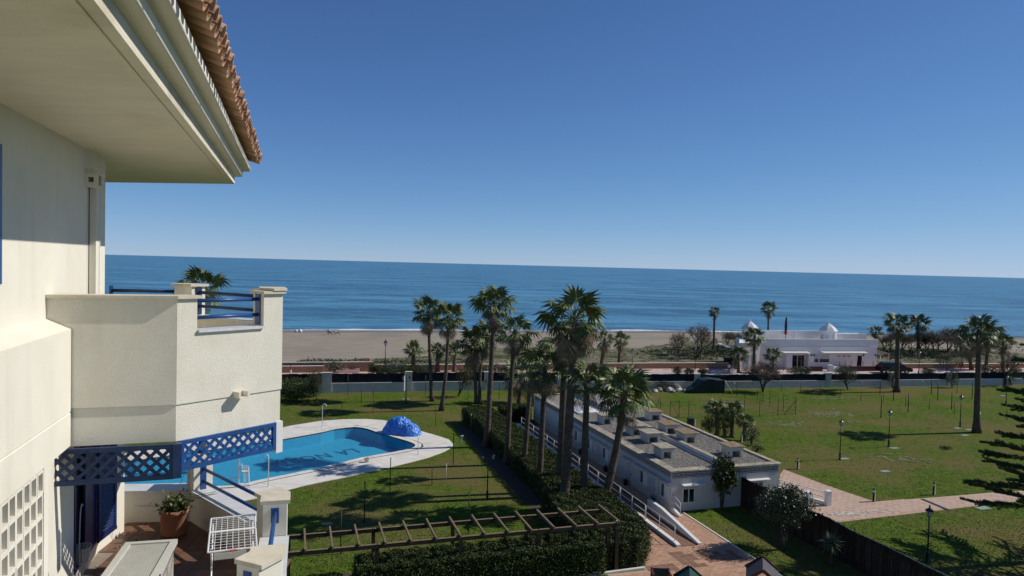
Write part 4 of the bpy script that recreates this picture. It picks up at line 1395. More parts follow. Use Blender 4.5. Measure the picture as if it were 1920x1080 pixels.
# ramp with white posts on the right side of the building
rr = thing('side_ramp', 'short white ramp balustrade with square posts at the right end of the white building', 'balustrade', (0, 0, 0))
P1, P2, P3, P4 = at(1448, 905), at(1460, 948), at(1513, 949), at(1552, 947)
R1 = at(1444, 893, .3)
posts = {'a': sp(9.3, 1.0), 'b': at(1514, 950), 'c': at(1552, 948)}
for kx, p in posts.items():
    h = 1.05
    gg = G(); gg.para(p - NV * .17 - UV * .17, NV * .34, UV * .34, (0, 0, h)); gg.build('post', K['white'], rr)
    gg = G(); gg.para(p - NV * .2 - UV * .2 + Vector((0, 0, h)), NV * .4, UV * .4, (0, 0, .06)); gg.build('post_cap', K['white'], rr)
st = at(1500, 925)
for (a, b) in ((sp(9.3, 4.6), posts['c']), (sp(9.3, 1.2), posts['b'])):
    d = (b - a)
    gg = G(); gg.bar(a + Vector((0, 0, .35)), b + Vector((0, 0, .10)), .2, .3); gg.build('kerb', K['white'], rr)
    for h in (.55, .9):
        G().bar(a + Vector((0, 0, h + .2)), b + Vector((0, 0, h)), .06, .06).build('rail', K['white'], rr)
    mid = a.lerp(b, .5)
    G().bar(mid + Vector((0, 0, .2)), mid + Vector((0, 0, 1.0)), .05, .05).build('post', K['white'], rr)
# chalk drawing on the path
rc = random.Random(9)
gg = G()
for i in range(70):
    px = rc.gauss(1590, 32); py = 963 - (px - 1590) * .07 + rc.gauss(0, 2.6)
    p = at(px, py, .026 + i * .0004)
    a = rc.uniform(0, 3.14); w, l = rc.uniform(.03, .07), rc.uniform(.15, .5)
    d = Vector((math.cos(a), math.sin(a), 0)); s_ = Vector((-d.y, d.x, 0))
    gg.face([p - d * l - s_ * w, p + d * l - s_ * w * .4, p + d * l + s_ * w, p - d * l + s_ * w * .5])
gg.build('chalk_marks', K['chalk'], path_o, kind='stuff', fix=False)
# garden drain covers
dc = [(1583,860.5),(1677,840.5),(1659,884),(1795,803),(1817,806),(1809,816.5),(1843,953),(613,983),(761,748.5),(1880,742)]
names = ['beside the left lamp post of the right lawn', 'beside the middle lamp post of the right lawn', 'alone on the right lawn above the path', 'left of the pair at the right lamp post', 'right of the pair at the right lamp post', 'next to the foot of the tall right palm', 'in the lawn just below the path', 'in the pool lawn near the pergola', 'by the double lantern of the pool lawn', 'near the wall at the far right']
for (x, y), nm in zip(dc, names):
    p = at(x, y, 0)
    w = .42 if y < 900 else (.5 if x > 1000 else .3)
    t = thing('drain_cover', 'small pale green rectangular cover ' + nm, 'drain cover', tuple(p), AX)
    G().box(-w * 1.1, -w * .6, 0, w * 1.1, w * .6, .03).build('frame', K['hatch'], t)
    G().box(-w, -w * .5, .03, w, w * .5, .038).build('lid', K['hatch'], t)

# ---- reed screen fence on the right of the small lawn
rf = thing('reed_fence', 'dark brown reed screen fence running down to the lower right', 'fence', tuple(sp(5.75, 0)), AX)
g = G()
r = random.Random(4)
y = -19.0
P_l = []
while y < 2.2:
    P_l.append((y, 2.12 + .05 * math.sin(y * 1.3) + r.uniform(-.03, .03)))
    y += .12
for (ya, za), (yb, zb) in zip(P_l[:-1], P_l[1:]):
    g.face([(-.02, ya, 0), (-.02, yb, 0), (-.02, yb, zb), (-.02, ya, za)])
    g.face([(.02, ya, 0), (.02, yb, 0), (.02, yb, zb), (.02, ya, za)])
    g.face([(-.02, ya, za), (-.02, yb, zb), (.02, yb, zb), (.02, ya, za)])
g.build('reed_mat', K['reed'], rf, fix=False)
rs = np.random.RandomState(8)
n_ = 5200
yy_ = rs.uniform(-18.9, 2.1, n_); h0 = rs.uniform(0, 1.0, n_) ** 2; h1 = rs.uniform(1.6, 2.2, n_)
xx_ = rs.uniform(-.055, -.025, n_); lean = rs.normal(0, .035, n_); w_ = rs.uniform(.006, .013, n_)
V = np.stack([np.stack([xx_, yy_ - w_, h0], 1), np.stack([xx_, yy_ + w_, h0], 1), np.stack([xx_ - .01, yy_ + w_ * .6 + lean, h1], 1), np.stack([xx_ - .01, yy_ - w_ * .6 + lean, h1], 1)], 1)
quads('reed', V, K['reed'], rf, kind='stuff')
sel = rs.rand(n_) < .10
V2 = V[sel].copy(); V2[:, :, 0] -= .012; V2[:, :, 1] += .05
quads('pale_reed', V2, K['reed_light'], rf, kind='stuff')
for i in range(8):
    G().tube([(.06, -18.5 + i * 2.6, 0), (.06, -18.5 + i * 2.6, 2.25)], .03, 6).build('post', K['green_post'], rf)
G().tube([(-.03, -18.9, 2.16), (-.03, -9, 2.14)], .012, 5).build('top_wire', K['white_metal'], rf)

# ================================================================== HEDGES, PERGOLA, GARDEN FURNITURE
def hedge(name, label, pts, h, n, seed, cat='hedge', leaf=.115, hj=.12):
    n = int(n * 1.6)
    """clipped hedge over a local (a,b) quadrilateral/polygon"""
    rs = np.random.RandomState(seed)
    t = thing(name, label, cat, tuple(SPA0), AX)
    cx_ = sum(p[0] for p in pts) / len(pts); cy_ = sum(p[1] for p in pts) / len(pts)
    core = [(cx_ + (p[0] - cx_) * (1 - .30 / max(.6, abs(p[0] - cx_) + .01)) if abs(p[0] - cx_) > .4 else p[0],
             cy_ + (p[1] - cy_) * (1 - .30 / max(.6, abs(p[1] - cy_)))) for p in pts]
    G().prism(core, 0, h - .26).build('twigs', K['hedge_core'], t)  # dark solid core added inside the leaves to block light
    a0, a1 = min(p[0] for p in pts), max(p[0] for p in pts)
    b0, b1 = min(p[1] for p in pts), max(p[1] for p in pts)
    C_ = []
    per = sum(math.dist(pts[i], pts[(i + 1) % len(pts)]) for i in range(len(pts)))
    area = (a1 - a0) * (b1 - b0)
    nt_ = int(n * area / (area + per * h)) + 1
    bump_ = lambda x, y: .10 * math.sin(x * 1.9 + seed) * math.cos(y * 1.3) + .06 * math.sin(x * 5 + y * 3.7)
    P2 = rs.uniform([a0, b0], [a1, b1], size=(nt_ * 2, 2))
    for x, y in P2:
        if inside(x, y, pts):
            C_.append((x, y, h + bump_(x, y) - abs(rs.normal(0, hj))))
    ns = n - nt_
    for i in range(len(pts)):
        p, q = pts[i], pts[(i + 1) % len(pts)]
        m_ = int(ns * math.dist(p, q) / per)
        tt = rs.uniform(0, 1, m_); z = rs.uniform(0.05, h, m_)
        nx, ny = (q[1] - p[1]), -(q[0] - p[0]); l_ = math.hypot(nx, ny) + 1e-9; nx /= l_; ny /= l_
        sgn = -1 if not inside((p[0] + q[0]) / 2 - nx * .05, (p[1] + q[1]) / 2 - ny * .05, pts) else 1
        dd = sgn * (rs.normal(-.06, .10, m_) + .10 * np.sin(z * 2.2 + tt * 17 + seed) - .22 * (z / h > .88))
        for k in range(m_):
            C_.append((p[0] + (q[0] - p[0]) * tt[k] + nx * dd[k], p[1] + (q[1] - p[1]) * tt[k] + ny * dd[k], z[k]))
    quads('foliage', leaf_quads(np.array(C_), leaf, leaf * .45, rs, .5), K['hedge'], t)
    return t
hedge('hedge', 'long dense green hedge running from the pool lawn down beside the ramp', [(-8.1, 3.4), (-4.55, 3.4), (-4.5, 21), (-4.8, 30.5), (-7.9, 30.5), (-7.7, 20)], 1.6, 52000, 3)
hedge('hedge', 'broad green hedge block at the foot of the palm row, behind the pergola end', [(-9.2, -2.6), (-8.6, 2.6), (-4.5, 2.6), (-4.4, -3.2), (-5.0, -6.2), (-6.2, -7.7), (-8.6, -7.7)], 1.6, 30000, 4)
hedge('hedge', 'dark hedge below the pergola, in front of the pool lawn', [(-22.2, -8.3), (-22.2, -6.3), (-8.8, -6.0), (-8.8, -8.3)], 1.75, 34000, 5)
hedge('hedge', 'small low hedge at the lower left end of the pergola', [(-26.5, -9.2), (-26.5, -7.2), (-23.0, -7.2), (-23.0, -9.2)], 1.2, 8000, 6)
hedge('hedge', 'short dark hedge across the far end of the ramp passage', [(-3.6, 29.2), (-3.6, 31.5), (-.4, 31.5), (-.4, 29.2)], 1.5, 7000, 12)
# rounded hedge by the white balcony, near the garden wall
def shrub(name, label, px, py, w, h, n, m='hedge', seed=1, cat='shrub', leaf=.14, group=None, depth=None, flat=0.0, trunk=0):
    rs = np.random.RandomState(seed + int(px))
    b = at(px, py)
    t = thing(name, label, cat, tuple(b), 0, group)
    d = depth or w * .8
    u_ = rs.normal(size=(n, 3)); u_ /= np.linalg.norm(u_, axis=1)[:, None]
    u_ *= (rs.uniform(.35, 1, n) ** .45)[:, None]
    lob = 1 + .16 * np.sin(u_[:, 0] * 5 + seed) * np.cos(u_[:, 1] * 4 + seed) + .10 * np.sin(u_[:, 2] * 9 + u_[:, 0] * 7)
    u_ *= lob[:, None]
    # leaves gather in uneven clumps, so the outline breaks up and gaps open
    kc = 14 + int(w * 9)
    cc = rs.normal(size=(kc, 3)); cc /= np.linalg.norm(cc, axis=1)[:, None]; cc *= rs.uniform(.30, .95, kc)[:, None]
    pick = rs.randint(0, kc, n)
    cs_ = rs.uniform(.10, .24, kc)[pick][:, None]
    cl_ = cc[pick] + rs.normal(size=(n, 3)) * cs_
    u_ = np.where((rs.rand(n) < .72)[:, None], cl_, u_)
    c_ = u_ * [w / 2, d / 2, (h - trunk) / 2] + [0, 0, trunk + (h - trunk) / 2]
    c_[:, 2] = np.maximum(c_[:, 2], .03)
    quads('foliage', leaf_quads(c_, leaf, leaf * .4, rs, .5), K[m], t)
    g = G()
    r = random.Random(seed)
    for i in range(7 if trunk else 5):
        a = r.uniform(0, 6.28); e = r.uniform(.15, .35) * w
        g.tube([(r.uniform(-.06, .06), r.uniform(-.06, .06), 0), (math.cos(a) * e * .4, math.sin(a) * e * .4, h * .4), (math.cos(a) * e, math.sin(a) * e * .8, h * .8)], [.03 + .02 * bool(trunk), .025, .008], 5)
    g.build('stem', K['bark'], t)
    return t
shrub('hedge_bush', 'big dark rounded bush at the left edge of the far lawn beside the balcony', 556, 752, 4.4, 2.9, 9000, seed=2, cat='bush', leaf=.17)
shrub('hedge_bush', 'lighter green bush behind the dark bush at the garden wall', 588, 744, 2.3, 3.3, 3000, 'olive', 3, 'bush', .16)

# pergola
pg = thing('pergola', 'long dark timber pergola with light slats across the bottom of the view', 'pergola', tuple(sp(-16, -6.6)), AX)
def pl(a, b, z): return (a + 16, b + 6.6, z)
nx_ = [-25.53, -21.18, -16.82, -12.48, -8.35]
for i, a in enumerate(nx_):
    for b in (-7.55, -5.35):
        dx_ = 0 if b < -6 else .05
        G().box(*pl(a - .09 + dx_, b - .09, 0), *pl(a + .09 + dx_, b + .09, 2.42)).build('post', K['timber'], pg)
for bi, b in enumerate((-7.55, -5.35)):
    edges = [-27.3] + nx_[1:-1] + [-7.75]
    for a0, a1 in zip(edges[:-1], edges[1:]):
        G().box(*pl(a0 + .004, b - .07, 2.42), *pl(a1 - .004, b + .07, 2.62)).build('beam', K['timber'], pg)
        # pale weathered top boards with notches at the slats
        k = 0
        a = a0
        G().box(*pl(a0 + .03, b - .075, 2.62), *pl(a1 - .03, b + .075, 2.632)).build('top_board', K['timber_top'], pg)
for i in range(15):
    a = -26.0 + i * 1.305
    s_ = G()
    s_.bar(pl(a, -7.75, 2.70), pl(a, -4.85, 2.70), .09, .13)
    s_.build('slat', K['timber_top'], pg)
    G().box(*pl(a - .14, -7.63, 2.634), *pl(a - .045, -7.47, 2.70)).build('slat_block', K['timber'], pg)
# flood light on the pergola end
fl_ = thing('floodlight', 'small white floodlight on the right end post of the pergola', 'floodlight', tuple(sp(-8.0, -7.55, 2.45)), AX)
G().box(.0, -.06, .10, .12, .06, .2).build('arm', K['white_plastic'], fl_)
G().lathe([(.05, 0), (.09, .05), (.09, .15), (.04, .18)], 10, (.2, 0, .12)).build('head', K['white_plastic'], fl_, True)
G().box(-.04, -.04, -.1, .02, .04, .15).build('bracket', K['black'], fl_)
# black pole holding it
bp_ = thing('camera_pole', 'black square pole standing in front of the right end of the pergola', 'pole', tuple(sp(-7.95, -7.85, 0)), AX)
G().box(-.10, -.10, 0, .10, .10, 2.40).build('pole', K['black'], bp_)
G().box(-.14, -.14, 0, .14, .14, .03).build('base_plate', K['black'], bp_)
# low garden fence by the small hedge
lf = thing('low_fence', 'low dark wire fence beside the small hedge under the pergola', 'fence', tuple(sp(-22.6, -8.0)), AX)
for i in range(2):
    G().tube([(i * -.0 - i * 2.6 + 1.4, -.2, 0), (-i * 2.6 + 1.4, -.2, 1.0)], .025, 6).build('post', K['green_post'], lf)
for z in (.1, .5, .98):
    G().tube([(-1.2, -.2, z), (1.4, -.2, z)], .012, 5).build('rail', K['green_post'], lf)
gg = G()
for i in range(30):
    gg.tube([(-1.2 + i * .0865, -.2, .05), (-1.2 + i * .0865, -.2, .98)], .005, 4)
gg.build('wire', K['wire'], lf, kind='stuff')

# ---- poles and posts standing in the lawns
def post_at(px, top_y, base_y, label, group, r=.03, m='green_post', cat='post', name='fence_post', cap=True):
    b = at(px, base_y)
    h = top_of(px, base_y, top_y)
    lean = (rnd.uniform(-.012, .012) * h, rnd.uniform(-.01, .01) * h)
    t = thing(name, label, cat, tuple(b), 0, group)
    G().tube([(0, 0, 0), (lean[0], lean[1], h)], r, 7).build('shaft', K[m], t, True)
    if cap:
        G().lathe([(r * 1.25, 0), (r * 1.25, .04), (r * .6, .07)], 7, (lean[0], lean[1], h - .03)).build('cap', K[m], t)
    return t
L1 = [(593,721.6,755),(652,703.5,742),(677.7,719.6,758),(699.3,733,775),(797.3,703.5,740.8),(816.6,754,798),(641,755,768),(849.5,814,874),(876.7,732,757.7),(935.7,713,749),(731,859,926),(682.6,903,980),(638.5,955,1039),(878,924,999),(809.8,878,909.5)]
L1.sort()
where = {593:'thin post at the left end of the far pool lawn', 652:'tall thin post right up against the garden wall, left part', 677.7:'thin post between the two left posts before the garden wall', 699.3:'dark post behind the left of the blue tarpaulin', 797.3:'tall post by the garden wall left of the pair of slender palms', 816.6:'dark leaning post between the tarpaulin and the pair of slender palms', 641:'very short post behind the pool shower', 849.5:'post at the right tip of the pool deck', 876.7:'post at the far corner of the big hedge', 935.7:'post near the wall right of the tall palm trunk', 731:'post on the lawn edge below the white bucket', 682.6:'tall post in the middle of the near pool lawn', 638.5:'post nearest to the pergola, left', 878:'post just behind the pergola, right of the middle', 809.8:'short thin post beside the pale stake on the pool lawn'}
for x, t_, b_ in L1:
    thick = .035 if b_ > 850 else .03
    post_at(x, t_, b_, 'dark green ' + where[x], 'fence posts on the pool lawn', thick)
for (x, t_, b_, l_) in ((662.7,748,769.7,'pale stake on the lawn behind the pool shower'),(836.6,869,907,'pale thin stake on the near pool lawn left of the lamp post'),(882.8,775.7,805.8,'white stake against the far end of the big hedge')):
    post_at(x, t_, b_, l_, None, .022, 'white_plastic', 'stake', 'stake', False)
L2 = [(1649.8,711,741),(1614,732.5,751.8),(1575,726.5,747),(1651.5,743,783),(1656,737,756.6),(1674.9,711,751.8),(1697.7,742,762.6),(1702.5,738.5,773),(1745.9,711,739.7),(1758,717,750.6),(1742,748,768),(1784,735,767.4),(1789,754,775.8),(1794,712,737),(1822.5,715.6,746.5),(1887.5,767,788),(1537.5,722.5,742),(1500.7,719,738),(1465.6,717,733.8)]
L2.sort()
for i, (x, t_, b_) in enumerate(L2):
    thick = .05 if (b_ - t_) > 27 else .03
    post_at(x, t_, b_, f'dark green post on the right-hand lawn, {nth(i, len(L2))} of the loose posts there', 'loose fence posts on the right lawn', thick)
# wire fence across the middle of the right lawn
def wire_fence(label, pts, brace=None, h=None):
    b0 = at(pts[0][0], pts[0][2])
    t = thing('wire_fence', label, 'fence', tuple(b0))
    tops, bots = [], []
    for (x, ty, by) in pts:
        b = at(x, by); hh = top_of(x, by, ty)
        G().tube([b - b0, b - b0 + Vector((0, 0, hh))], .032, 6).build('post', K['green_post'], t)
        tops.append(b - b0 + Vector((0, 0, hh - .05))); bots.append(b - b0)
    gg = G()
    for i in range(len(pts) - 1):
        for f_ in (.02, .25, .5, .75, 1):
            gg.tube([bots[i].lerp(tops[i], f_), bots[i + 1].lerp(tops[i + 1], f_)], .0075, 4, cap=False)
        L_ = (bots[i + 1] - bots[i]).length
        k = int(L_ / .2)
        for j in range(1, k):
            gg.tube([bots[i].lerp(bots[i + 1], j / k), tops[i].lerp(tops[i + 1], j / k)], .003, 3, cap=False)
    gg.build('wire_mesh', K['wire'], t, kind='stuff', fix=False)
    for (ia, ib) in brace or []:
        G().tube([at(*ia) - b0, at(*ib[:2]) - b0 + Vector((0, 0, ib[2]))], .03, 6).build('brace', K['green_post'], t)
    return t
wire_fence('green wire mesh fence crossing the right lawn with fan palms before it', [(1256,754,784),(1291,751.6,783),(1328,750,781.6),(1361.6,750,781),(1395,749,780.6),(1424,748,780.6),(1458.5,748,778),(1491.5,746,777)], brace=[((1470,778), (1491.5,777,1.7))])
wire_fence('second green mesh fence slanting back towards the garden wall', [(1491.5,746,777),(1468.5,739,771),(1443,733,761),(1430,735,758),(1419.7,732,754),(1397,731,747),(1381,717,743)])
wire_fence('green fence stretch with brace at the left edge of the right lawn', [(1212,752,768),(1238,752,765)], brace=[((1229,766), (1238,765,1.4))])
gt = thing('mesh_gate', 'open green garden gate with diagonal brace at the left of the mesh fence', 'gate', tuple(at(1256, 784)))
a, b = Vector((0, 0, 0)), at(1273, 783) - at(1256, 784)
hh = 2.0
for p in (a, b):
    G().tube([p, p + Vector((0, 0, hh))], .03, 6).build('gate_post', K['green_post'], gt)
for z in (.1, hh * .95):
    G().tube([a + Vector((0, 0, z)), b + Vector((0, 0, z))], .025, 6).build('gate_bar', K['green_post'], gt)
G().tube([a + Vector((0, 0, hh * .95)), b + Vector((0, 0, .1))], .02, 6).build('gate_brace', K['green_post'], gt)

# ---- lamps
def lantern(parent, o, s=1.0):
    """four-sided tapering lantern with roof and finial"""
    o = Vector(o)
    gg = G()
    for i in range(4):
        t0 = math.pi / 4 + i * math.pi / 2
        c0, c1_ = Vector((math.cos(t0) * .10, math.sin(t0) * .10, .06)) * s, Vector((math.cos(t0) * .19, math.sin(t0) * .19, .36)) * s
        gg.tube([o + c0, o + c1_], .014 * s, 4)
    gg.lathe([(.02 * s, 0), (.11 * s, .05 * s), (.11 * s, .07 * s)], 4, tuple(o))
    gg.build('lantern_frame', K['black'], parent)
    G().lathe([(.085 * s, .075 * s), (.15 * s, .34 * s)], 8, tuple(o)).build('lantern_glass', K['lamp_glass'], parent)
    G().lathe([(.22 * s, .36 * s), (.21 * s, .40 * s), (.10 * s, .50 * s), (.05 * s, .52 * s), (.035 * s, .60 * s), (.05 * s, .63 * s), (.01 * s, .70 * s)], 8, tuple(o)).build('lantern_roof', K['black'], parent)
def lamp(px, ty, by, label, arms=1, s=1.0, name='lamp_post'):
    b = at(px, by); h = top_of(px, by, ty)
    t = thing(name, label, 'lamp post', tuple(b))
    hh = h - .68 * s if arms == 1 else h - .35
    G().lathe([(.13 * s, 0), (.12 * s, .05), (.085 * s, .12), (.085 * s, .55), (.10 * s, .6), (.05 * s, .68), (.04 * s, .8)], 8).build('base', K['black'], t, True)
    G().tube([(0, 0, .75), (0, 0, hh)], [.045 * s, .036 * s], 8).build('pole', K['black'], t, True)
    if arms == 1:
        lantern(t, (0, 0, hh), s)
    else:
        for sg in (-1, 1):
            G().tube([(0, 0, hh - .25), (sg * .2 * s, 0, hh - .45 * s), (sg * .36 * s, 0, hh - .30 * s), (sg * .36 * s, 0, hh - .2 * s)], .02, 5).build('bracket', K['black'], t)
            lantern(t, (sg * .36 * s, 0, hh - .22 * s), s * .75)
        G().lathe([(.05, 0), (.07, .06), (.01, .16)], 8, (0, 0, hh)).build('finial', K['black'], t)
    return t
lamp(913.3, 847, 937, 'black lamp post with double lantern on the near pool lawn beside the hedge', 2, 1.0)
lamp(761, 703, 757, 'black double lantern lamp post near the garden wall left of the palms', 2, 1.1)
lamp(915.7, 710, 757, 'black double lantern lamp post behind the tall palm trunk near the wall', 2, 1.0)
lamp(1574.5, 785, 861.8, 'black lamp post on the right lawn, leftmost of the three in a row', 1, 1.0)
lamp(1666, 767, 837.7, 'black lamp post on the right lawn, middle of the three in a row', 1, 1.0)
lamp(1800, 739, 801, 'black lamp post on the right lawn beside the tall palm', 1, 1.0)
lamp(1738.5, 947, 1055, 'tall black lamp post in the lower right lawn near the reed fence', 1, 1.1)
lamp(1886, 703, 760, 'black lamp post near the wall at the far right', 1, .9)
lamp(722, 636, 697, 'tall dark promenade lamp post before the open beach', 1, 1.5)
lamp(823, 655, 697, 'promenade lamp post between the slender palm trunks', 1, 1.2)
lamp(1303, 640, 693, 'promenade lamp post in front of the bare bushy trees', 1, 1.3)
lamp(1185, 653, 693, 'promenade lamp post seen just right of the big palm crown', 1, 1.2)
lamp(1722.5, 657, 700, 'thin promenade lamp post right of the parked car', 1, 1.2)
lamp(1802, 640, 688, 'thin promenade lamp post beside the walkers in red', 1, 1.2)
for (px, ty, by, l_) in ((1638.5,915.5,940.8,'at the inner corner of the path'),(1751,904,928,'beside the path right of the grating'),(1496,858,879.6,'where the path leaves the white building'),(1390,812,829,'among the fan palms behind the white building'),(1302,784,798,'beside the black bin behind the white building')):
    b = at(px, by); h = top_of(px, by, ty)
    t = thing('bollard_light', 'black bollard light with white glass band ' + l_, 'bollard light', tuple(b))
    G().lathe([(.14, 0), (.14, .03), (.095, .04), (.095, h * .68)], 10).build('shaft', K['black'], t, True)
    G().lathe([(.09, h * .68), (.09, h * .9)], 10).build('glass_band', K['lamp_glass'], t, True)
    G().lathe([(.105, h * .9), (.105, h * .95), (.06, h)], 10).build('cap', K['black'], t, True)
# short white lamp, bucket, tarp, shower, lift
b = at(866, 838); t = thing('garden_spot', 'short white-headed garden light on the lawn by the dark end of the hedge', 'garden light', tuple(b))
h = top_of(866, 838, 817)
G().tube([(0, 0, 0), (0, 0, h * .8)], .035, 8).build('pole', K['white_metal'], t, True)
G().lathe([(.06, h * .78), (.17, h * .95), (.17, h), (.03, h)], 10).build('head', K['white_metal'], t, True)
b = at(687.5, 866.5, .05)
t = thing('bucket', 'white plastic bucket on the near edge of the pool deck', 'bucket', tuple(b))
G().lathe([(.15, 0), (.19, .38), (.20, .38), (.20, .41), (.17, .41), (.14, .03)], 14).build('pail', K['white_plastic'], t, True)
G().tube([(.2, 0, .37), (.24, 0, .25), (.12, .2, .2), (-.12, .2, .2), (-.24, 0, .25), (-.2, 0, .37)], .008, 5).build('handle', K['black'], t)
def shower(px, by, ty, label, arm):
    b = at(px, by, .05); h = top_of(px, by, ty)
    t = thing('pool_shower', label, 'shower', tuple(b))
    G().tube([(0, 0, 0), (0, 0, h - .25), (arm * .06, 0, h - .06), (arm * .18, 0, h), (arm * .34, 0, h - .06), (arm * .38, 0, h - .16)], .034, 8).build('pipe', K['white_metal'], t, True)
    G().lathe([(.09, 0), (.09, .03), (.035, .05)], 8).build('foot', K['white_metal'], t)
    G().lathe([(.03, .05), (.075, 0)], 8, (arm * .38, 0, h - .22)).build('shower_head', K['white_metal'], t)
    return t
shower(604, 801, 757, 'white curved pool shower on the far side of the pool', 1)
shower(503, 912.5, 852, 'white curved pool shower on the near side of the pool by the terrace', -1)
b = at(783.6, 852, .05); h = top_of(783.6, 852, 815)
t = thing('deck_pole', 'thin bare metal pole on the pool deck in front of the blue tarpaulin', 'pole', tuple(b))
G().tube([(0, 0, 0), (0, 0, h)], .03, 7).build('pole', K['lamp_glass'], t, True)
G().lathe([(.08, 0), (.08, .02)], 8).build('foot', K['lamp_glass'], t)
# tarpaulin heap
b = at(753, 812.5, .05)
t = thing('tarpaulin_heap', 'heap covered by a crumpled shiny blue tarpaulin on the pool deck', 'tarpaulin', tuple(b), math.radians(-4))
rs = np.random.RandomState(3)
gg = G()
from mathutils import noise as mn
NX, NY = 64, 44
def heap(x, y):
    """two lumps under the sheet, the left one taller, with a creased surface"""
    def lump(cx, cy, rx, ry, h, p):
        q = ((x - cx) / rx) ** 2 + ((y - cy) / ry) ** 2
        return h * max(0, 1 - q ** (p / 2)) ** .55
    z = max(lump(-.25, .15, 1.62, 1.15, 1.62, 2.2), lump(.85, -.25, 1.15, 1.05, 1.18, 2.0), lump(-.75, .0, 1.25, .95, 1.05, 2.0))
    z = max(z, lump(.15, .1, .55, .8, 1.66, 2.0))
    if z <= 0: return 0
    v = Vector((x * 1.7, y * 1.7, 3.1))
    z += .16 * (abs(mn.noise(v)) - .25) + .09 * (abs(mn.noise(v * 2.6)) - .2) + .035 * mn.noise(v * 7)
    # folds gathered to the knot at the front right
    kx, ky = .75, -.95
    d = math.hypot(x - kx, y - ky); a = math.atan2(y - ky, x - kx)
    z += .07 * math.sin(a * 17) * math.exp(-((d - .35) / .38) ** 2)
    return max(0, z)
for j in range(NY + 1):
    for i in range(NX + 1):
        x = -2.1 + 4.2 * i / NX; y = -1.5 + 3.0 * j / NY
        # pull the outer grid in to the rim of the heap
        gg.v.append((x + .04 * mn.noise(Vector((x * 3, y * 3, 0))), y + .04 * mn.noise(Vector((x * 3, y * 3, 5))), heap(x, y)))
for j in range(NY):
    for i in range(NX):
        q = [j * (NX + 1) + i, j * (NX + 1) + i + 1, (j + 1) * (NX + 1) + i + 1, (j + 1) * (NX + 1) + i]
        if any(gg.v[k][2] > .0 for k in q):
            gg.f.append(tuple(q))
gg.build('tarpaulin', K['tarp'], t)
W_, D_ = 1.75, 1.1
G().tube([(.75, -.98, .42), (.77, -1.12, .46), (.80, -1.2, .38)], [.06, .04, .02], 6).build('tie_knot', K['tarp'], t)
# pool lift chair
b = at(452, 908, .05)
t = thing('pool_lift', 'white pool access lift with seat at the near edge of the pool', 'pool lift', tuple(b), AX)
G().box(-.35, -.1, 0, .15, .1, .05).build('base', K['white_metal'], t)
G().bar((-.15, 0, .05), (-.15, 0, 1.75), .12, .12).build('mast', K['white_metal'], t)
G().bar((-.15, 0, 1.75), (-.17, .05, 2.35), .14, .10).build('head', K['white_plastic'], t)
G().box(.0, -.25, .95, .06, .25, 1.5).build('seat_back', K['white_plastic'], t)
G().box(.06, -.25, .92, .5, .25, .98).build('seat', K['white_plastic'], t)
for s_ in (-.25, .25):
    G().tube([(.06, s_, 1.3), (.5, s_, 1.3), (.55, s_, .5), (.55, s_, .05)], .025, 6).build('side_rail', K['white_metal'], t)
    for j in range(3):
        G().tube([(.2 + j * .12, s_, .1), (.2 + j * .12, s_, 1.3)], .012, 5).build('bar', K['white_metal'], t)
G().bar((-.2, 0, .55), (-1.0, -.1, .45), .08, .06).build('foot_arm', K['white_plastic'], t)
G().tube([(-.15, .1, 1.6), (-.9, .2, .7)], .02, 5).build('hose', K['white_plastic'], t)
# bin behind the white building
b = at(1294, 800)
t = thing('black_bin', 'black square rubbish bin on the lawn behind the white building', 'bin', tuple(b), AX)
G().box(-.25, -.25, .05, .25, .25, .85).build('bin_body', K['black'], t)
G().box(-.28, -.28, .85, .28, .28, .93).build('lid', K['green_post'], t)

# ---- playhouses at the bottom edge
def playhouse(o, rz, w, d, h, roof_m, frame_m, label, name='playhouse', panel=None):
    t = thing(name, label, 'playhouse', tuple(o), rz)
    for sx_ in (-w / 2, w / 2):
        for sy_ in (-d / 2, d / 2):
            G().box(sx_ - .05, sy_ - .05, 0, sx_ + .05, sy_ + .05, h).build('post', K[frame_m], t)
    rise = w * .42
    for sg in (-1, 1):
        gg = G()
        gg.v = [(0, -d / 2 - .12, h + rise), (0, d / 2 + .12, h + rise), (sg * (w / 2 + .16), d / 2 + .12, h - .08), (sg * (w / 2 + .16), -d / 2 - .12, h - .08)]
        gg.v += [(x, y, z - .05) for x, y, z in gg.v]
        gg.f = [(0, 1, 2, 3), (7, 6, 5, 4), (0, 3, 7, 4), (1, 5, 6, 2), (2, 6, 7, 3), (0, 4, 5, 1)]
        gg.build('roof_panel', K[roof_m], t)
        for yy2 in (-d / 2 - .15, d / 2 + .15):
            G().bar((0, yy2, h + rise + .02), (sg * (w / 2 + .2), yy2, h - .10), .05, .16).build('gable_board', K[frame_m], t)
    for sy_ in (-d / 2, d / 2):
        gg = G(); gg.prism([(-w / 2, sy_ - .015), (w / 2, sy_ - .015), (w / 2, sy_ + .015), (-w / 2, sy_ + .015)], h * .25, h * .5); gg.build('panel', K[panel or frame_m], t)
        G().box(-w / 2, sy_ - .03, h * .9, w / 2, sy_ + .03, h).build('beam', K[frame_m], t)
    return t
playhouse(at(1436, 1062, 1.75) * Vector((1, 1, 0)).x if False else Vector((at(1430, 1066, 1.6).x, at(1430, 1066, 1.6).y, 0)), AX + math.radians(-36), 1.3, 1.5, 1.3, 'play_grey', 'clay_red', 'playhouse with grey roof and dark red gable boards at the bottom edge')
playhouse(Vector((at(1293, 1080, 1.4).x, at(1293, 1080, 1.4).y, 0)), AX + math.radians(-30), 1.15, 1.1, 1.1, 'play_green', 'play_green', 'playhouse with dark green pitched roof, middle of the play equipment')
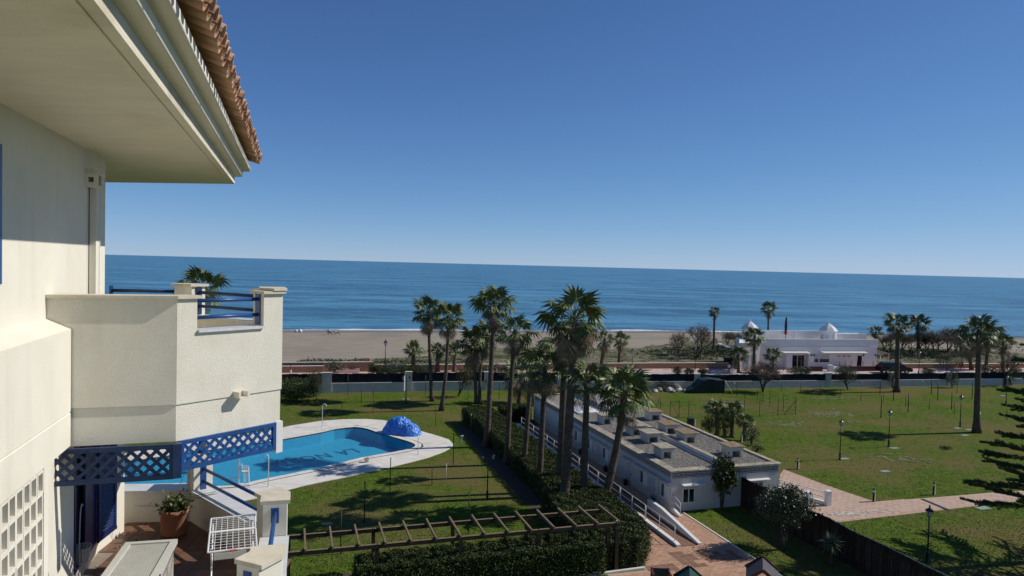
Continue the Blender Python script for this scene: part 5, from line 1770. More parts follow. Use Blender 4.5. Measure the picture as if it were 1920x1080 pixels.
o = at(1240, 1066, 1.75); t = thing('climbing_frame', 'dark red climbing frame with green panel, left of the playhouses', 'climbing frame', (o.x, o.y, 0), AX + math.radians(-20))
for sx_, sy_ in ((-.42, -.4), (.42, -.4), (-.42, .4), (.42, .4)):
    G().box(sx_ - .05, sy_ - .05, 0, sx_ + .05, sy_ + .05, 1.62).build('post', K['clay_red'], t)
for sx_ in (-.42, .42):
    G().box(sx_ - .04, -.35, 1.48, sx_ + .04, .35, 1.6).build('side_beam', K['clay_red'], t)
gg = G(); gg.box(-.37, .37, 1.18, .37, .42, 1.6); gg.build('panel', K['play_green'], t)
G().box(-.37, -.35, .7, .37, .35, .76).build('platform', K['play_grey'], t)
G().bar((-.0, -.4, 1.5), (.35, -1.5, .3), .4, .05).build('slide', K['clay_red'], t)
for i in range(12):
    pass

# ================================================================== GARDEN WALL, PROMENADE WALL, BEACH BAR
wall_t = thing('garden_wall', 'long grey-white garden wall with pillars and black mesh screens closing off the lawns', 'wall', (0, 0, 0))
pil_px = [470, 612, 766, 913, 1062, 1190, 1307, 1432, 1553, 1672, 1780, 1892, 2010]
def wall_base(px):
    for (a, b) in zip(gw_px[:-1], gw_px[1:]):
        if a[0] <= px <= b[0]:
            t = (px - a[0]) / (b[0] - a[0])
            return at(px, a[1] + (b[1] - a[1]) * t)
    return at(px, gw_px[-1][1])
pil = [wall_base(x) for x in pil_px]
def hk(px):
    """the ground rises towards the right: the wall shows lower there"""
    return 1.0 - .19 * min(1, max(0, (px - 766) / 534))
for i, p in enumerate(pil):
    d = (pil[min(i + 1, len(pil) - 1)] - pil[max(i - 1, 0)]).normalized(); s_ = Vector((-d.y, d.x, 0))
    w = .42 if i != 1 else .6
    k_ = hk(pil_px[i])
    gg = G(); gg.para(p - d * w - s_ * .05, d * (2 * w), s_ * .5, (0, 0, 2.55 * k_)); gg.build('pillar', K['garden_wall'], wall_t)
    gg = G(); gg.para(p - d * (w + .05) - s_ * .10, d * (2 * w + .1), s_ * .6, (0, 0, .07)); o = gg.build('pillar_cap', K['garden_wall'], wall_t); o.location.z = 2.55 * k_
    if i < len(pil) - 1:
        q = pil[i + 1]; d2 = (q - p).normalized(); s2 = Vector((-d2.y, d2.x, 0)); L_ = (q - p).length
        a = p + d2 * (w + .002)
        ll = L_ - 2 * w - .004
        gg = G(); gg.para(a + s2 * .08, d2 * ll, s2 * .25, (0, 0, 1.18 * k_)); gg.build('wall_panel', K['garden_wall'], wall_t)
        gg = G(); gg.para(a + s2 * .04 + Vector((0, 0, 1.18 * k_)), d2 * ll, s2 * .34, (0, 0, .06)); gg.build('wall_cap', K['white'], wall_t)
        gg = G()
        kk = int(ll / .5)
        rw_ = random.Random(i)
        for j in range(kk):
            z1 = 2.45 * k_ + rw_.uniform(-.05, .03)
            c0 = a + s2 * (.18 + rw_.uniform(-.012, .012)) + d2 * (ll * j / kk) + Vector((0, 0, 1.18 * k_ + .06))
            gg.para(c0, d2 * (ll / kk), s2 * .02, (0, 0, z1 - 1.18 * k_ - .06))
        gg.build('mesh_screen', K['screen'], wall_t)
        for j in range(1, 4):
            c0 = a + s2 * .24 + d2 * (ll * j / 4)
            G().tube([c0 + Vector((0, 0, 1.2 * k_)), c0 + Vector((0, 0, 2.5 * k_))], .03, 5).build('screen_post', K['green_post'], wall_t)
# small wall lights
for px, py in ((873, 719), (1373, 717), (1495, 719), (1612, 719), (1726, 717)):
    b = wall_base(px + 3)
    t = thing('wall_lamp', f'small round white lamp on the garden wall, {nth([873,1373,1495,1612,1726].index(px), 5)} of the wall lamps', 'wall lamp', (b.x, b.y - .0, .85 * hk(px)), 0, 'lamps on the garden wall')
    G().lathe([(.07, -.08), (.10, 0), (.07, .10)], 8).build('shade', K['white_plastic'], t, True)
    G().box(-.05, 0, -.04, .05, .10, .04).build('bracket', K['white_plastic'], t)
# brick promenade wall with pale coping
pw = thing('brick_wall', 'low orange brick promenade wall with pale coping in front of the beach', 'wall', (0, 0, 0))
def brick_run(px0, px1, hgt, off_=0.0, nm='wall_run'):
    def base(px):
        for (a, b) in zip(prom_px[:-1], prom_px[1:]):
            if a[0] <= px <= b[0]:
                t = (px - a[0]) / (b[0] - a[0])
                return at(px, a[1] + (b[1] - a[1]) * t)
    k = max(1, int((px1 - px0) / 120))
    for i in range(k):
        p, q = base(px0 + (px1 - px0) * i / k), base(px0 + (px1 - px0) * (i + 1) / k)
        d = (q - p).normalized(); s_ = Vector((-d.y, d.x, 0)); p = p + s_ * off_
        L_ = (q - base(px0 + (px1 - px0) * i / k)).length - .004
        G().para(p, d * L_, s_ * .35, (0, 0, hgt)).build(nm, K['brick'], pw)
        G().para(p - s_ * .06 + Vector((0, 0, hgt)), d * L_, s_ * .47, (0, 0, .07)).build('coping', K['deck'], pw)
brick_run(300, 607, .95, -.6)
brick_run(300, 607, 1.35, .55)
brick_run(607.5, 700, 1.45, -.2)
brick_run(700.5, 1366, .92)
brick_run(1645, 2190, .78)
b = at(685.5, 696.5)
G().box(b.x - .62, b.y + .3, 0, b.x + .62, b.y + .9, 2.0).build('pillar', K['brick'], pw)
# steps of pink slabs
b = at(656, 697)
st_ = thing('pink_steps', 'pink paved steps rising in front of the brick wall at the left', 'steps', (b.x, b.y - 1.2, 0), math.radians(8))
for i in range(3):
    G().box(-2.2 + i * .35, -.0 + i * .35, i * .16 + .013, 1.6, .35 + i * .35 + (1 if i == 2 else 0), (i + 1) * .16).build('step', K['pink'], st_)

# ---- beach bar
B0_ = at(1430, 691.5)
azb = math.atan2(at(1643, 690.5).y - B0_.y, at(1643, 690.5).x - B0_.x)
bar = thing('beach_bar', 'white flat-roofed beach bar with two domed turrets in front of the sea', 'building', tuple(B0_), azb)
WD = (at(1643, 690.5) - B0_).length
G().box(0, 0, -.05, WD, 9.5, 3.82).build('wall', K['bar_wall'], bar)
G().box(-.1, -.1, 3.82, WD + .12, 9.6, 3.92).build('string_course', K['bar_white'], bar)
G().box(0.05, -.02, 3.92, WD - .02, .2, 5.15).build('parapet_front', K['bar_wall'], bar)
G().box(-.06, -.08, 5.15, WD + .06, .26, 5.22).build('parapet_cap', K['bar_white'], bar)
# left wing, set lower and turned
lw0 = at(1384, 693)
lwv = (B0_ - lw0); 
g = G()
pA, pB = Vector((0, 0)), None
def to_bar(p):
    d = p - B0_
    return (d.x * math.cos(azb) + d.y * math.sin(azb), -d.x * math.sin(azb) + d.y * math.cos(azb))
a_ = to_bar(lw0)
def sight(px, dy):
    """bar coordinates of the point seen in column px, dy metres behind the front"""
    p = at_depth(px, 600, B0_.y + dy)
    return to_bar(p)
bk_ = sight(1388, 8.0)
g.prism([a_, (-.003, 0.0), (-.003, 9.4), bk_], -.05, 4.55)
g.build('wing_wall', K['bar_wall'], bar)
lx = a_[0]
wdir = Vector((-a_[0], -a_[1], 0)).normalized(); wout = Vector((wdir.y, -wdir.x, 0)); wl_ = math.hypot(*a_)
for (s0_, s1_) in ((.18, .42), (.52, .72)):
    G().para(Vector((a_[0], a_[1], .1)) + wdir * (wl_ * s0_) + wout * .003, wdir * (wl_ * (s1_ - s0_)), wout * .04, (0, 0, 2.5)).build('roller_door', K['shutter_blue'], bar)
u0, u1, u2 = sight(1424, 9.0), sight(1556, 11.5), sight(1642, 12.6)
G().box(u0[0], 9.5, 3.8, u1[0], 9.8, 5.75).build('upper_wall', K['bar_wall'], bar)
G().box(u1[0] + .01, 9.5, 3.8, u2[0], 9.8, 5.3).build('upper_wall', K['bar_wall'], bar)
G().box(u0[0] - .1, 9.45, 5.75, u1[0], 9.9, 5.85).build('upper_cap', K['bar_white'], bar)
ub = sight(1507, 9)
G().box(ub[0] - .12, 9.3, 3.8, ub[0] + .12, 9.5, 5.7).build('buttress', K['bar_white'], bar)
# door and window openings of the front (positions measured along the front)
def fx_(px): 
    """distance along the front for a picture column"""
    return WD * (px - 1430) / (1643 - 1430)
dr_ = link('doorway', None, bar)
G().box(fx_(1479), -.03, .12, fx_(1506), -.004, 2.35).build('dark_opening', K['glass'], dr_)
for xx in (1479, 1492.5, 1505.5):
    G().box(fx_(xx) - .05, -.06, .12, fx_(xx) + .05, -.031, 2.4).build('frame', K['bar_white'], dr_)
for (p0_, p1_) in ((1467, 1478), (1507, 1511)):
    G().box(fx_(p0_), -.9, 0, fx_(p1_), -.004, 2.75).build('pier', K['bar_white'], bar)
w_ = link('window', None, bar)
G().box(fx_(1524.5), -.03, 1.15, fx_(1552), -.004, 2.45).build('pane', K['glass'], w_)
G().box(fx_(1524.5), -.06, 1.72, fx_(1552), -.031, 2.5).build('blind', K['awning'], w_)
G().box(fx_(1531.2), -.1, .1, fx_(1533.2), -.061, 3.0).build('frame', K['bar_white'], w_)
d2_ = link('doorway', None, bar)
G().box(fx_(1606), -.03, .1, fx_(1614), -.004, 2.3).build('dark_opening', K['glass'], d2_)
for (p0_, p1_) in ((1461, 1509), (1534, 1618)):
    G().para((fx_(p0_), -.004, 3.0), (fx_(p1_) - fx_(p0_), 0, 0), (0, -1.25, -.16), (0, 0, .09)).build('awning', K['awning'], bar)
for px_ in (1518, 1523, 1617, 1640):
    G().box(fx_(px_) - .09, -.16, 2.2, fx_(px_) + .09, -.004, 2.55).build('wall_light', K['black'], bar)
for px_ in (1569, 1579.5, 1589):
    G().lathe([(.02, -.12), (.2, -.05), (.26, 0), (.02, .02)], 8, (fx_(px_), -.2, 2.25)).build('hanging_pot', K['bark'], bar)
G().box(fx_(1478), -3.4, 0, fx_(1518), -3.1, .85).build('terrace_wall', mat('dark red terrace wall', (.10, .045, .045), None, 1, .8), bar)
G().box(fx_(1549), -3.4, 0, fx_(1634), -3.1, .85).build('terrace_wall', bpy.data.materials['dark red terrace wall'], bar)
for px_ in (1474, 1549.5, 1560, 1571, 1582, 1593, 1612, 1621, 1628, 1635):
    G().tube([(fx_(px_), -3.25, .8), (fx_(px_), -3.25, 1.75)], .04, 5).build('terrace_post', K['black'], bar)
G().box(fx_(1530), -3.5, 0, fx_(1537), -2.8, 1.1).box(fx_(1541), -3.6, 0, fx_(1548), -2.6, .75).build('counter', K['bar_white'], bar)
def turret(px, base_z, w, apex, label):
    c = sight(px, 8.0); c = Vector((c[0], 7.2, 0))
    tt = link('turret', None, bar, tuple(c))
    tt['label'] = label
    gg = G()
    n = 8
    pts = [(w * math.cos(math.pi / 8 + i * math.pi / 4), w * math.sin(math.pi / 8 + i * math.pi / 4)) for i in range(8)]
    gg.prism(pts, 3.7, base_z)
    gg.build('drum', K['bar_white'], tt)
    for i in range(8):
        m0 = Vector(pts[i]).lerp(Vector(pts[(i + 1) % 8]), .5)
        dd = Vector((m0.x, m0.y, 0)).normalized(); vv = Vector((-dd.y, dd.x, 0))
        G().para(Vector((m0.x, m0.y, base_z - 1.7)) - vv * .22 + dd * .003, vv * .44, dd * .02, (0, 0, 1.1)).build('opening', K['awning'], tt)
    z = base_z
    G().lathe([(w * 1.0, z), (w * 1.22, z + .02), (w * 1.22, z + .14), (w * 1.12, z + .25), (w * .95, z + .55), (w * .68, z + .9), (w * .38, z + 1.2), (w * .16, z + 1.4), (.07, z + 1.6), (.05, apex - .3), (.01, apex)], 8).build('dome', K['bar_white'], tt)
turret(1403, 6.25, 1.38, 8.5, 'left turret with pointed onion dome')
turret(1571.5, 6.0, 1.42, 8.1, 'right turret with pointed onion dome')
# canvas canopy at the left of the bar and frame sheds at the right
cp = thing('beach_canopy', 'white canvas canopy on thin posts at the left side of the beach bar', 'canopy', tuple(at(1372, 682)), azb)
G().face
gg = G(); gg.v = [(-1.7, -1.2, 3.15), (1.2, -1.2, 2.85), (1.2, 2.6, 2.9), (-1.7, 2.6, 3.5), (-1.7, -1.2, 3.22), (1.2, -1.2, 2.92), (1.2, 2.6, 2.97), (-1.7, 2.6, 3.57)]
gg.f = [(3, 2, 1, 0), (4, 5, 6, 7), (0, 1, 5, 4), (1, 2, 6, 5), (2, 3, 7, 6), (3, 0, 4, 7)]
gg.build('canvas', K['bar_white'], cp)
for x, y in ((-1.6, -1.1), (1.1, -1.1), (-1.6, 2.5), (1.1, 2.5)):
    G().tube([(x, y, 0), (x, y, 2.95)], .05, 6).build('post', K['bark'], cp)
G().box(-1.2, -.4, 0, 1.0, .8, 1.0).box(-1.4, -.8, 0, -.9, -.4, .8).build('stacked_furniture', K['dark_cloth'], cp)
sd_ = thing('lean_to', 'open lean-to frame with brown sloping roof at the right side of the beach bar', 'lean-to', tuple(at(1664, 689)), azb)
gg = G(); gg.v = [(-1.6, 0, 2.2), (.2, 0, 2.65), (2.4, 0, 1.3), (2.4, 3, 1.5), (.2, 3, 2.85), (-1.6, 3, 2.4)]
gg.f = [(0, 1, 4, 5), (1, 2, 3, 4)]
gg.build('roof', K['twig'], sd_)
for x, z in ((-1.5, 2.2), (.2, 2.6), (2.3, 1.35)):
    G().bar((x, 0, 0), (x, 0, z), .08, .08).build('post', K['deck'], sd_)
for z in (.6, 1.1):
    G().bar((-1.5, 0, z), (2.3, 0, z), .05, .07).build('rail', K['deck'], sd_)
# parasol closed on the roof
rp_ = thing('closed_parasol', 'closed dark parasol standing on the roof terrace of the beach bar', 'parasol', tuple(B0_ + Vector((math.cos(azb), math.sin(azb), 0)) * sight(1485, 9.0)[0] + Vector((-math.sin(azb), math.cos(azb), 0)) * 9.0 + Vector((0, 0, 4.2))), azb)
G().tube([(0, 0, -1.2), (0, 0, 4.0)], .05, 6).build('pole', K['dark_cloth'], rp_)
G().lathe([(.12, 1.2), (.22, 1.6), (.26, 2.5), (.2, 3.4), (.14, 4.1), (.02, 4.3)], 8).build('folded_canvas', K['dark_cloth'], rp_, True)
G().lathe([(.20, .9), (.27, 1.3), (.2, 1.5)], 8).build('red_cover', K['red_cloth'], rp_, True)

# ---- dark green covered shed and rock pile before the wall
b = at(1332, 737)
sh_ = thing('green_shed', 'dark green netted shed with draped tarpaulin before the garden wall', 'shed', tuple(b), math.radians(8))
g = G(); g.prism([(-1.2, 0), (2.0, 0), (2.0, 1.6), (-1.2, 1.6)], 0, 1.75)
gp = mat('dark green tarpaulin', (.010, .020, .018), (.018, .032, .028), 3, .5, .5, 5, .05)
g.build('wall', gp, sh_)
gg = G(); gg.v = [(-3.4, -.2, .35), (-2.2, -.25, .8), (-1.2, -.2, 1.7), (-.2, -.2, 1.95), (2.1, -.1, 1.6), (2.1, 1.7, 1.75), (-.2, 1.7, 2.0), (-1.2, 1.7, 1.8), (-2.2, 1.4, .9), (-3.4, 1.2, .3)]
gg.f = [(0, 1, 8, 9), (1, 2, 7, 8), (2, 3, 6, 7), (3, 4, 5, 6)]
gg.build('draped_cover', gp, sh_)
gg = G(); gg.v = [(-3.4, -.2, 0), (-3.4, -.2, .35), (-2.2, -.25, .8), (-2.2, -.2, 0), (-1.2, -.2, 0), (-1.2, -.2, 1.7)]
gg.f = [(0, 1, 2, 3), (3, 2, 5, 4)]; gg.build('cover_side', gp, sh_)
for x in (-1.2, .4, 2.0):
    G().tube([(x, -.05, 0), (x, -.05, 2.55)], .035, 6).build('post', K['green_post'], sh_)
G().tube([(-1.2, -.05, 2.6), (2.05, -.05, 2.35)], .03, 5).build('roof_bar', K['green_post'], sh_)
G().tube([(2.0, -.05, 1.8), (3.0, -.5, 0)], .03, 5).build('stay', K['white_metal'], sh_)
rk = random.Random(13)
rock_px = [(1236,733,.55),(1246,731,.45),(1256,734,.6),(1268,730,.75),(1274,734,.5),(1284,735,.45),(1297,733,.62),(1228,735,.4),(1262,736,.35)]
for i, (px, py, r_) in enumerate(sorted(rock_px)):
    t = None
    bm = bmesh.new(); bmesh.ops.create_icosphere(bm, subdivisions=2, radius=r_)
    for v_ in bm.verts:
        v_.co *= 1 + rk.uniform(-.18, .18); v_.co.z *= .7
    me = bpy.data.meshes.new('rock'); bm.to_mesh(me); bm.free(); me.materials.append(K['rock'] if i % 3 else K['garden_wall'])
    p = at(px, py); link('rock', me, None, (p.x, p.y, r_ * .3), label=f'pale rock in the heap before the garden wall, {nth(i, 9)}', cat='rock', group='rocks heaped by the garden wall')
shrub('shrub', 'low dark shrub growing over the rock heap before the garden wall', 1246, 731, 3.2, 1.3, 1600, 'olive', 5)

# ================================================================== PEOPLE, CAR
def person(label, loc, rz, shirt, trousers, h=1.7, stride=.22, arm=.2, sit=False, hair=True):
    bm = bmesh.new()
    sk = bm.verts.layers.skin.verify()
    def V_(x, y, z, r, root=False):
        v = bm.verts.new((x, y, z)); v[sk].radius = (r, r)
        if root: v[sk].use_root = True
        return v
    E_ = lambda a, b: bm.edges.new((a, b))
    if not sit:
        hip = V_(0, 0, .93, .13, True); ch = V_(0, .01, 1.25, .145); nk = V_(0, .01, 1.46, .055); hd = V_(0, .02, 1.58, .085); tp2 = V_(0, .02, 1.68, .075)
        for a, b in ((hip, ch), (ch, nk), (nk, hd), (hd, tp2)): E_(a, b)
        for sg in (-1, 1):
            hj = V_(sg * .09, 0, .86, .095); kn = V_(sg * .10, sg * stride * .5, .48, .065); an = V_(sg * .10, sg * stride - .05, .09, .045); to = V_(sg * .11, sg * stride + .12, .04, .035)
            E_(hip, hj); E_(hj, kn); E_(kn, an); E_(an, to)
            s_ = V_(sg * .17, .01, 1.38, .06); el = V_(sg * .23, -sg * arm * .4, 1.12, .042); wr = V_(sg * .23, -sg * arm + .08, .88, .033); hn = V_(sg * .22, -sg * arm + .12, .80, .035)
            E_(ch, s_); E_(s_, el); E_(el, wr); E_(wr, hn)
    else:
        hip = V_(0, 0, .38, .14, True); ch = V_(0, -.16, .70, .145); nk = V_(0, -.2, .90, .055); hd = V_(0, -.19, 1.02, .085); tp2 = V_(0, -.19, 1.12, .075)
        for a, b in ((hip, ch), (ch, nk), (nk, hd), (hd, tp2)): E_(a, b)
        for sg in (-1, 1):
            kn = V_(sg * .12, .42, .52, .07); an = V_(sg * .12, .72, .12, .045); to = V_(sg * .12, .86, .06, .035)
            E_(hip, kn); E_(kn, an); E_(an, to)
            s_ = V_(sg * .18, -.16, .84, .06); el = V_(sg * .24, .0, .62, .042); hn = V_(sg * .18, .25, .58, .035)
            E_(ch, s_); E_(s_, el); E_(el, hn)
    me = bpy.data.meshes.new('person'); bm.to_mesh(me); bm.free()
    o = bpy.data.objects.new('person', me); C.objects.link(o)
    m1 = o.modifiers.new('skin', 'SKIN'); m1.use_smooth_shade = True
    m2 = o.modifiers.new('sub', 'SUBSURF'); m2.levels = 1; m2.render_levels = 1
    bpy.context.view_layer.update()
    d_ = bpy.context.evaluated_depsgraph_get()
    m3 = bpy.data.meshes.new_from_object(o.evaluated_get(d_))
    bpy.data.objects.remove(o)
    m3.materials.clear()
    for mm in (shirt, trousers, K['skin'], K['hair'], K['black']): m3.materials.append(mm)
    for p in m3.polygons:
        c = p.center
        if sit:
            z = c.z
            p.material_index = 3 if z > 1.06 else 2 if z > .90 else 1 if (c.y > .1 and z < .66 and abs(c.x) < .2) or z < .42 else 0
        else:
            z = c.z
            p.material_index = 3 if z > 1.62 or (z > 1.52 and c.y < -.02) else 2 if z > 1.46 else 0 if (z > .97 and not (abs(c.x) > .19 and z < 1.1)) else 2 if abs(c.x) > .185 and z > .7 else 4 if z < .09 else 1
    t = link('person', m3, None, tuple(loc), rz, label=label, cat='person')
    t.scale = (h / 1.72,) * 3
    return t
person('person in a dark red shirt and white trousers walking on the pink promenade', at(545, 705), math.radians(100), K['red_cloth'], K['white_cloth'], 1.62, .28)
person('person in dark clothes and white top walking beside the brick wall, left of a pair', at(1366.5, 700), math.radians(150), K['white_cloth'], K['dark_cloth'], 1.65, .2)
person('person in a coral top walking beside the brick wall, right of a pair', at(1373.5, 700), math.radians(160), K['pink_cloth'], K['white_cloth'], 1.62, .2)
person('person in dark red on the promenade under the right palms, left of the two', at(1799.5, 692), math.radians(60), K['red_cloth'], K['dark_cloth'], 1.5, .2)
person('person in a dark red jacket by the right palms, right and taller of the two', at(1804, 692), math.radians(70), K['red_cloth'], K['red_cloth'], 1.7, .2)
for (px, py, l_, sh2, tr2) in ((616.5, 627.5, 'person in dark clothes seated on the sand near the waterline, left of two', K['dark_cloth'], K['dark_cloth']), (630, 627.5, 'person in a pale top seated in a low chair near the waterline', K['awning'], K['dark_cloth'])):
    p = at(px, py); person(l_, p, math.radians(-80), sh2, tr2, 1.9, sit=True)
    t = thing('beach_chair', 'low dark folding beach chair under the ' + ('left' if px < 620 else 'right') + ' person by the waterline', 'beach chair', tuple(p), math.radians(-80))
    G().box(-.28, -.25, .22, .28, .25, .26).build('seat', K['dark_cloth'], t)
    G().para((-.28, -.3, .26), (.56, 0, 0), (0, -.04, .02), (0, -.2, .75)).build('backrest', K['dark_cloth'], t)
    for x, y in ((-.27, -.22), (.27, -.22), (-.27, .22), (.27, .22)):
        G().tube([(x, y, 0), (x, y, .24)], .015, 4).build('leg', K['white_metal'], t)
for i, (px, py, w) in enumerate(((556, 622.5, .42), (563, 622.5, .5))):
    p = at(px, py)
    bm = bmesh.new(); bmesh.ops.create_icosphere(bm, subdivisions=2, radius=w)
    for v_ in bm.verts: v_.co *= 1 + rk.uniform(-.12, .12)
    me = bpy.data.meshes.new('boulder'); bm.to_mesh(me); bm.free(); me.materials.append(K['foam'])
    link('boulder', me, None, (p.x, p.y, w * .4), label='white boulder at the waterline, ' + ('left' if i == 0 else 'right') + ' of two', cat='boulder', group='white boulders at the waterline')

# car
cb = at(1676, 699.5)
car = thing('parked_car', 'shiny black estate car parked on the road beside the beach bar', 'car', tuple(cb), math.radians(4))
car.scale = (1.16, 1.1, 1.12)
prof = [(-2.35, .38), (-2.38, .85), (-2.30, 1.05), (-2.15, 1.15), (-1.85, 1.62), (-1.5, 1.68), (.35, 1.68), (.75, 1.60), (1.35, 1.12), (2.05, .98), (2.35, .82), (2.40, .50), (2.30, .34)]
def car_half(z): return .90 if z < 1.12 else .90 - (z - 1.12) * .42
gg = G()
n = len(prof)
for sg in (-1, 1):
    for x, z in prof: gg.v.append((x, sg * car_half(z), z))
for i in range(n):
    j = (i + 1) % n
    gg.f.append((i, j, n + j, n + i))
gg.f.append(tuple(range(n))); gg.f.append(tuple(range(2 * n - 1, n - 1, -1)))
body = gg.build('body', K['car'], car)
for sg in (-1, 1):
    for (xa, xb, xc, xd) in ((-1.72, -1.45, -.75, -.75), (-.68, -.68, .15, .15), (.22, .22, .62, 1.08)):
        f = lambda x, z: (x, sg * (car_half(z) + .008), z)
        q = G(); q.face([f(xa, 1.18), f(xb, 1.58), f(xc, 1.58), f(xd, 1.18)]); q.build('side_window', K['glass'], car, fix=False)
    G().box(1.05, sg * .92 - .08, 1.12, 1.2, sg * .92 + .08, 1.24).build('door_mirror', K['car'], car)
    for x in (-1.45, 1.45):
        w = link('wheel', None, car, (x, sg * .82, .34))
        gg = G()
        for (r_, y) in ((.2, -.09), (.34, -.11), (.34, .11), (.2, .09)):
            for k in range(16):
                t_ = 2 * math.pi * k / 16
                gg.v.append((r_ * math.cos(t_), y, r_ * math.sin(t_)))
        for i in range(3):
            for k in range(16):
                a = i * 16 + k; b2 = i * 16 + (k + 1) % 16
                gg.f.append((a, b2, b2 + 16, a + 16))
        gg.build('tyre', K['tyre'], w)
        gg = G()
        gg.tube([(0, -.085, 0), (0, .085, 0)], .2, 12); gg.build('rim', K['rim'], w)
    G().box(2.22, sg * .62 - .2, .78, 2.37, sg * .62 + .2, .92).build('headlight', K['headlamp'], car)
    G().box(-2.40, sg * .72 - .12, .9, -2.3, sg * .72 + .12, 1.1).build('tail_light', K['red_cloth'], car)
q = G(); q.face([(.78, -.70, 1.585), (.78, .70, 1.585), (1.36, .86, 1.135), (1.36, -.86, 1.135)]); q.build('windscreen', K['glass'], car, fix=False)
G().box(2.33, -.45, .55, 2.42, .45, .72).build('grille', K['black'], car)

# ================================================================== PALMS
def fan_leaf(seed, dead=False, lp=1.12, R=1.0, nseg=17):
    """a costapalmate fan leaf: stalk along +X, pleated blade with drooping split tips"""
    r = random.Random(seed)
    g = G()
    droop = .05 if not dead else .02
    P_ = [Vector((0, 0, 0)), Vector((lp * .5, 0, .03)), Vector((lp, 0, -.02))]
    g.tube(P_, [.035, .025, .018], 3, cap=False)
    h = P_[-1]
    span = 2.45 if not dead else 1.35
    fold = r.uniform(.10, .28) if not dead else .55
    prevR = None
    for i in range(nseg):
        t = -span + 2 * span * i / (nseg - 1)
        t += r.uniform(-.05, .05)
        dt = span / (nseg - 1) * 1.02
        L_ = R * (.78 + .22 * math.cos(t * .7)) * r.uniform(.88, 1.08)
        def pt(a, rr, z=0):
            x = math.cos(a) * rr; y = math.sin(a) * rr
            return h + Vector((x * 1.0, y * (1 - fold * .35), z - abs(y) * fold - .30 * (rr / R) ** 2 * (.25 if not dead else .8)))
        if dead: dt *= .5
        mlen = .55 if not dead else .7
        ml = pt(t - dt, L_ * mlen, .018 if i % 2 else -.012)
        mr = pt(t + dt, L_ * mlen, -.012 if i % 2 else .018)
        b_ = pt(t, L_ * .02)
        tip = pt(t + r.uniform(-.03, .03), L_, 0) + Vector((0, 0, -r.uniform(.12, .42) * (1 if not dead else 1.6)))
        mid = (ml + mr) / 2
        k = len(g.v)
        g.v += [tuple(b_), tuple(ml), tuple(mr), tuple(tip)]
        g.f += [(k, k + 1, k + 2), (k + 1, k + 3, k + 2)]
    return g
LEAF = [fan_leaf(i).mesh('leaf', K['palm'], fix=False) for i in range(6)]
DEAD = [fan_leaf(40 + i, True).mesh('dead_leaf', K['palm_dead'], fix=False) for i in range(4)]
PCOUNT = [0]

def crown_transforms(r, ng, nd, droop=0.0):
    out = []
    ga = 2.39996
    a0 = r.uniform(0, 6.28)
    for i in range(ng):
        f = (i + .5) / ng
        e = math.radians(84 - 122 * f ** .85 + r.uniform(-12, 12))
        a = a0 + i * ga + r.uniform(-.25, .25)
        out.append((a, e, r.uniform(.78, 1.18) * (.82 + .25 * math.sin(f * 3.1)), False, -f * .35))
    for i in range(nd):
        f = (i + .5) / nd
        e = math.radians(-12 - 66 * f ** .8 + r.uniform(-14, 14))
        a = a0 + i * ga * 1.01 + r.uniform(-.4, .4)
        out.append((a, e, r.uniform(.5, 1.15), True, -.15 - f * 1.0 - r.uniform(0, .3)))
    return out

def palm(label, base_px, crown_px, cr, r0=.24, ng=30, nd=24, bend=0.0, depth_shift=0.0, near=True, seed=None, group=None, name='palm_tree', kind=None, base=None, Z=None):
    """base_px: foot in the photograph; crown_px: heart of the crown; cr: crown radius in metres"""
    PCOUNT[0] += 1
    r = random.Random(seed or PCOUNT[0] * 31)
    b = base if base is not None else at(*base_px)
    c = at_depth(crown_px[0], crown_px[1], b.y + depth_shift) - b if Z is None else Z
    t = thing(name, label, 'palm tree', tuple(b), 0, group)
    g = G()
    n = 14
    side = Vector((1, .3, 0)) * bend
    pts, rad = [], []
    for i in range(n + 1):
        f = i / n
        p = Vector((0, 0, 0)).lerp(c, f) + side * math.sin(f * math.pi)
        # a slow curve: most of the lean near the foot
        p.x = c.x * (f ** .85) + side.x * math.sin(f * math.pi)
        pts.append(p)
        rad.append(r0 * ((1.55 - 2.2 * f) if f < .12 else (1.28 - .42 * f) * (.92)) * (1.0 if f < .92 else 1.05))
    rad[0] = r0 * 1.75
    g.tube(pts, rad, 9 if near else 6)
    g.build('trunk', K['trunk'], t, True)
    s = cr / 1.98
    if near: r0 *= .88
    tf = crown_transforms(r, ng, nd)
    if near:
        for (a, e, sc, dead, dz) in tf:
            me = (DEAD if dead else LEAF)[r.randrange(4 if dead else 6)]
            o = link('dead_leaf' if dead else 'leaf', me, t, tuple(c + Vector((math.cos(a) * .12, math.sin(a) * .12, dz * s * .8))))
            o.rotation_euler = (r.uniform(-.5, .5), -e, a)
            o.scale = (s * sc * (1 if not dead else .86),) * 3
    else:
        for nm, dd, pool_, K_ in (('crown', False, LEAF, 'palm'), ('dead_skirt', True, DEAD, 'palm_dead')):
            gg = G()
            for (a, e, sc, dead, dz) in tf:
                if dead != dd: continue
                me = pool_[r.randrange(len(pool_))]
                M = Matrix.Translation(c + Vector((0, 0, dz * s * .8))) @ Matrix.Rotation(a, 4, 'Z') @ Matrix.Rotation(-e, 4, 'Y') @ Matrix.Rotation(r.uniform(-.5, .5), 4, 'X') @ Matrix.Scale(s * sc * (1 if not dead else .86), 4)
                k = len(gg.v)
                gg.v += [tuple(M @ v.co) for v in me.vertices]
                gg.f += [tuple(k + i for i in p.vertices) for p in me.polygons]
            if gg.f:
                gg.build(nm, K[K_], t, fix=False)
    return t
gr = 'tall fan palms along the hedge'
palm('slender tall fan palm on the pool lawn, left of the crossing pair', (810, 752), (803, 582), 2.15, .20, seed=5, group=gr)
palm('slender tall fan palm leaning right, right of the crossing pair', (827, 770), (840, 592), 2.1, .20, seed=6, bend=.2, group=gr)
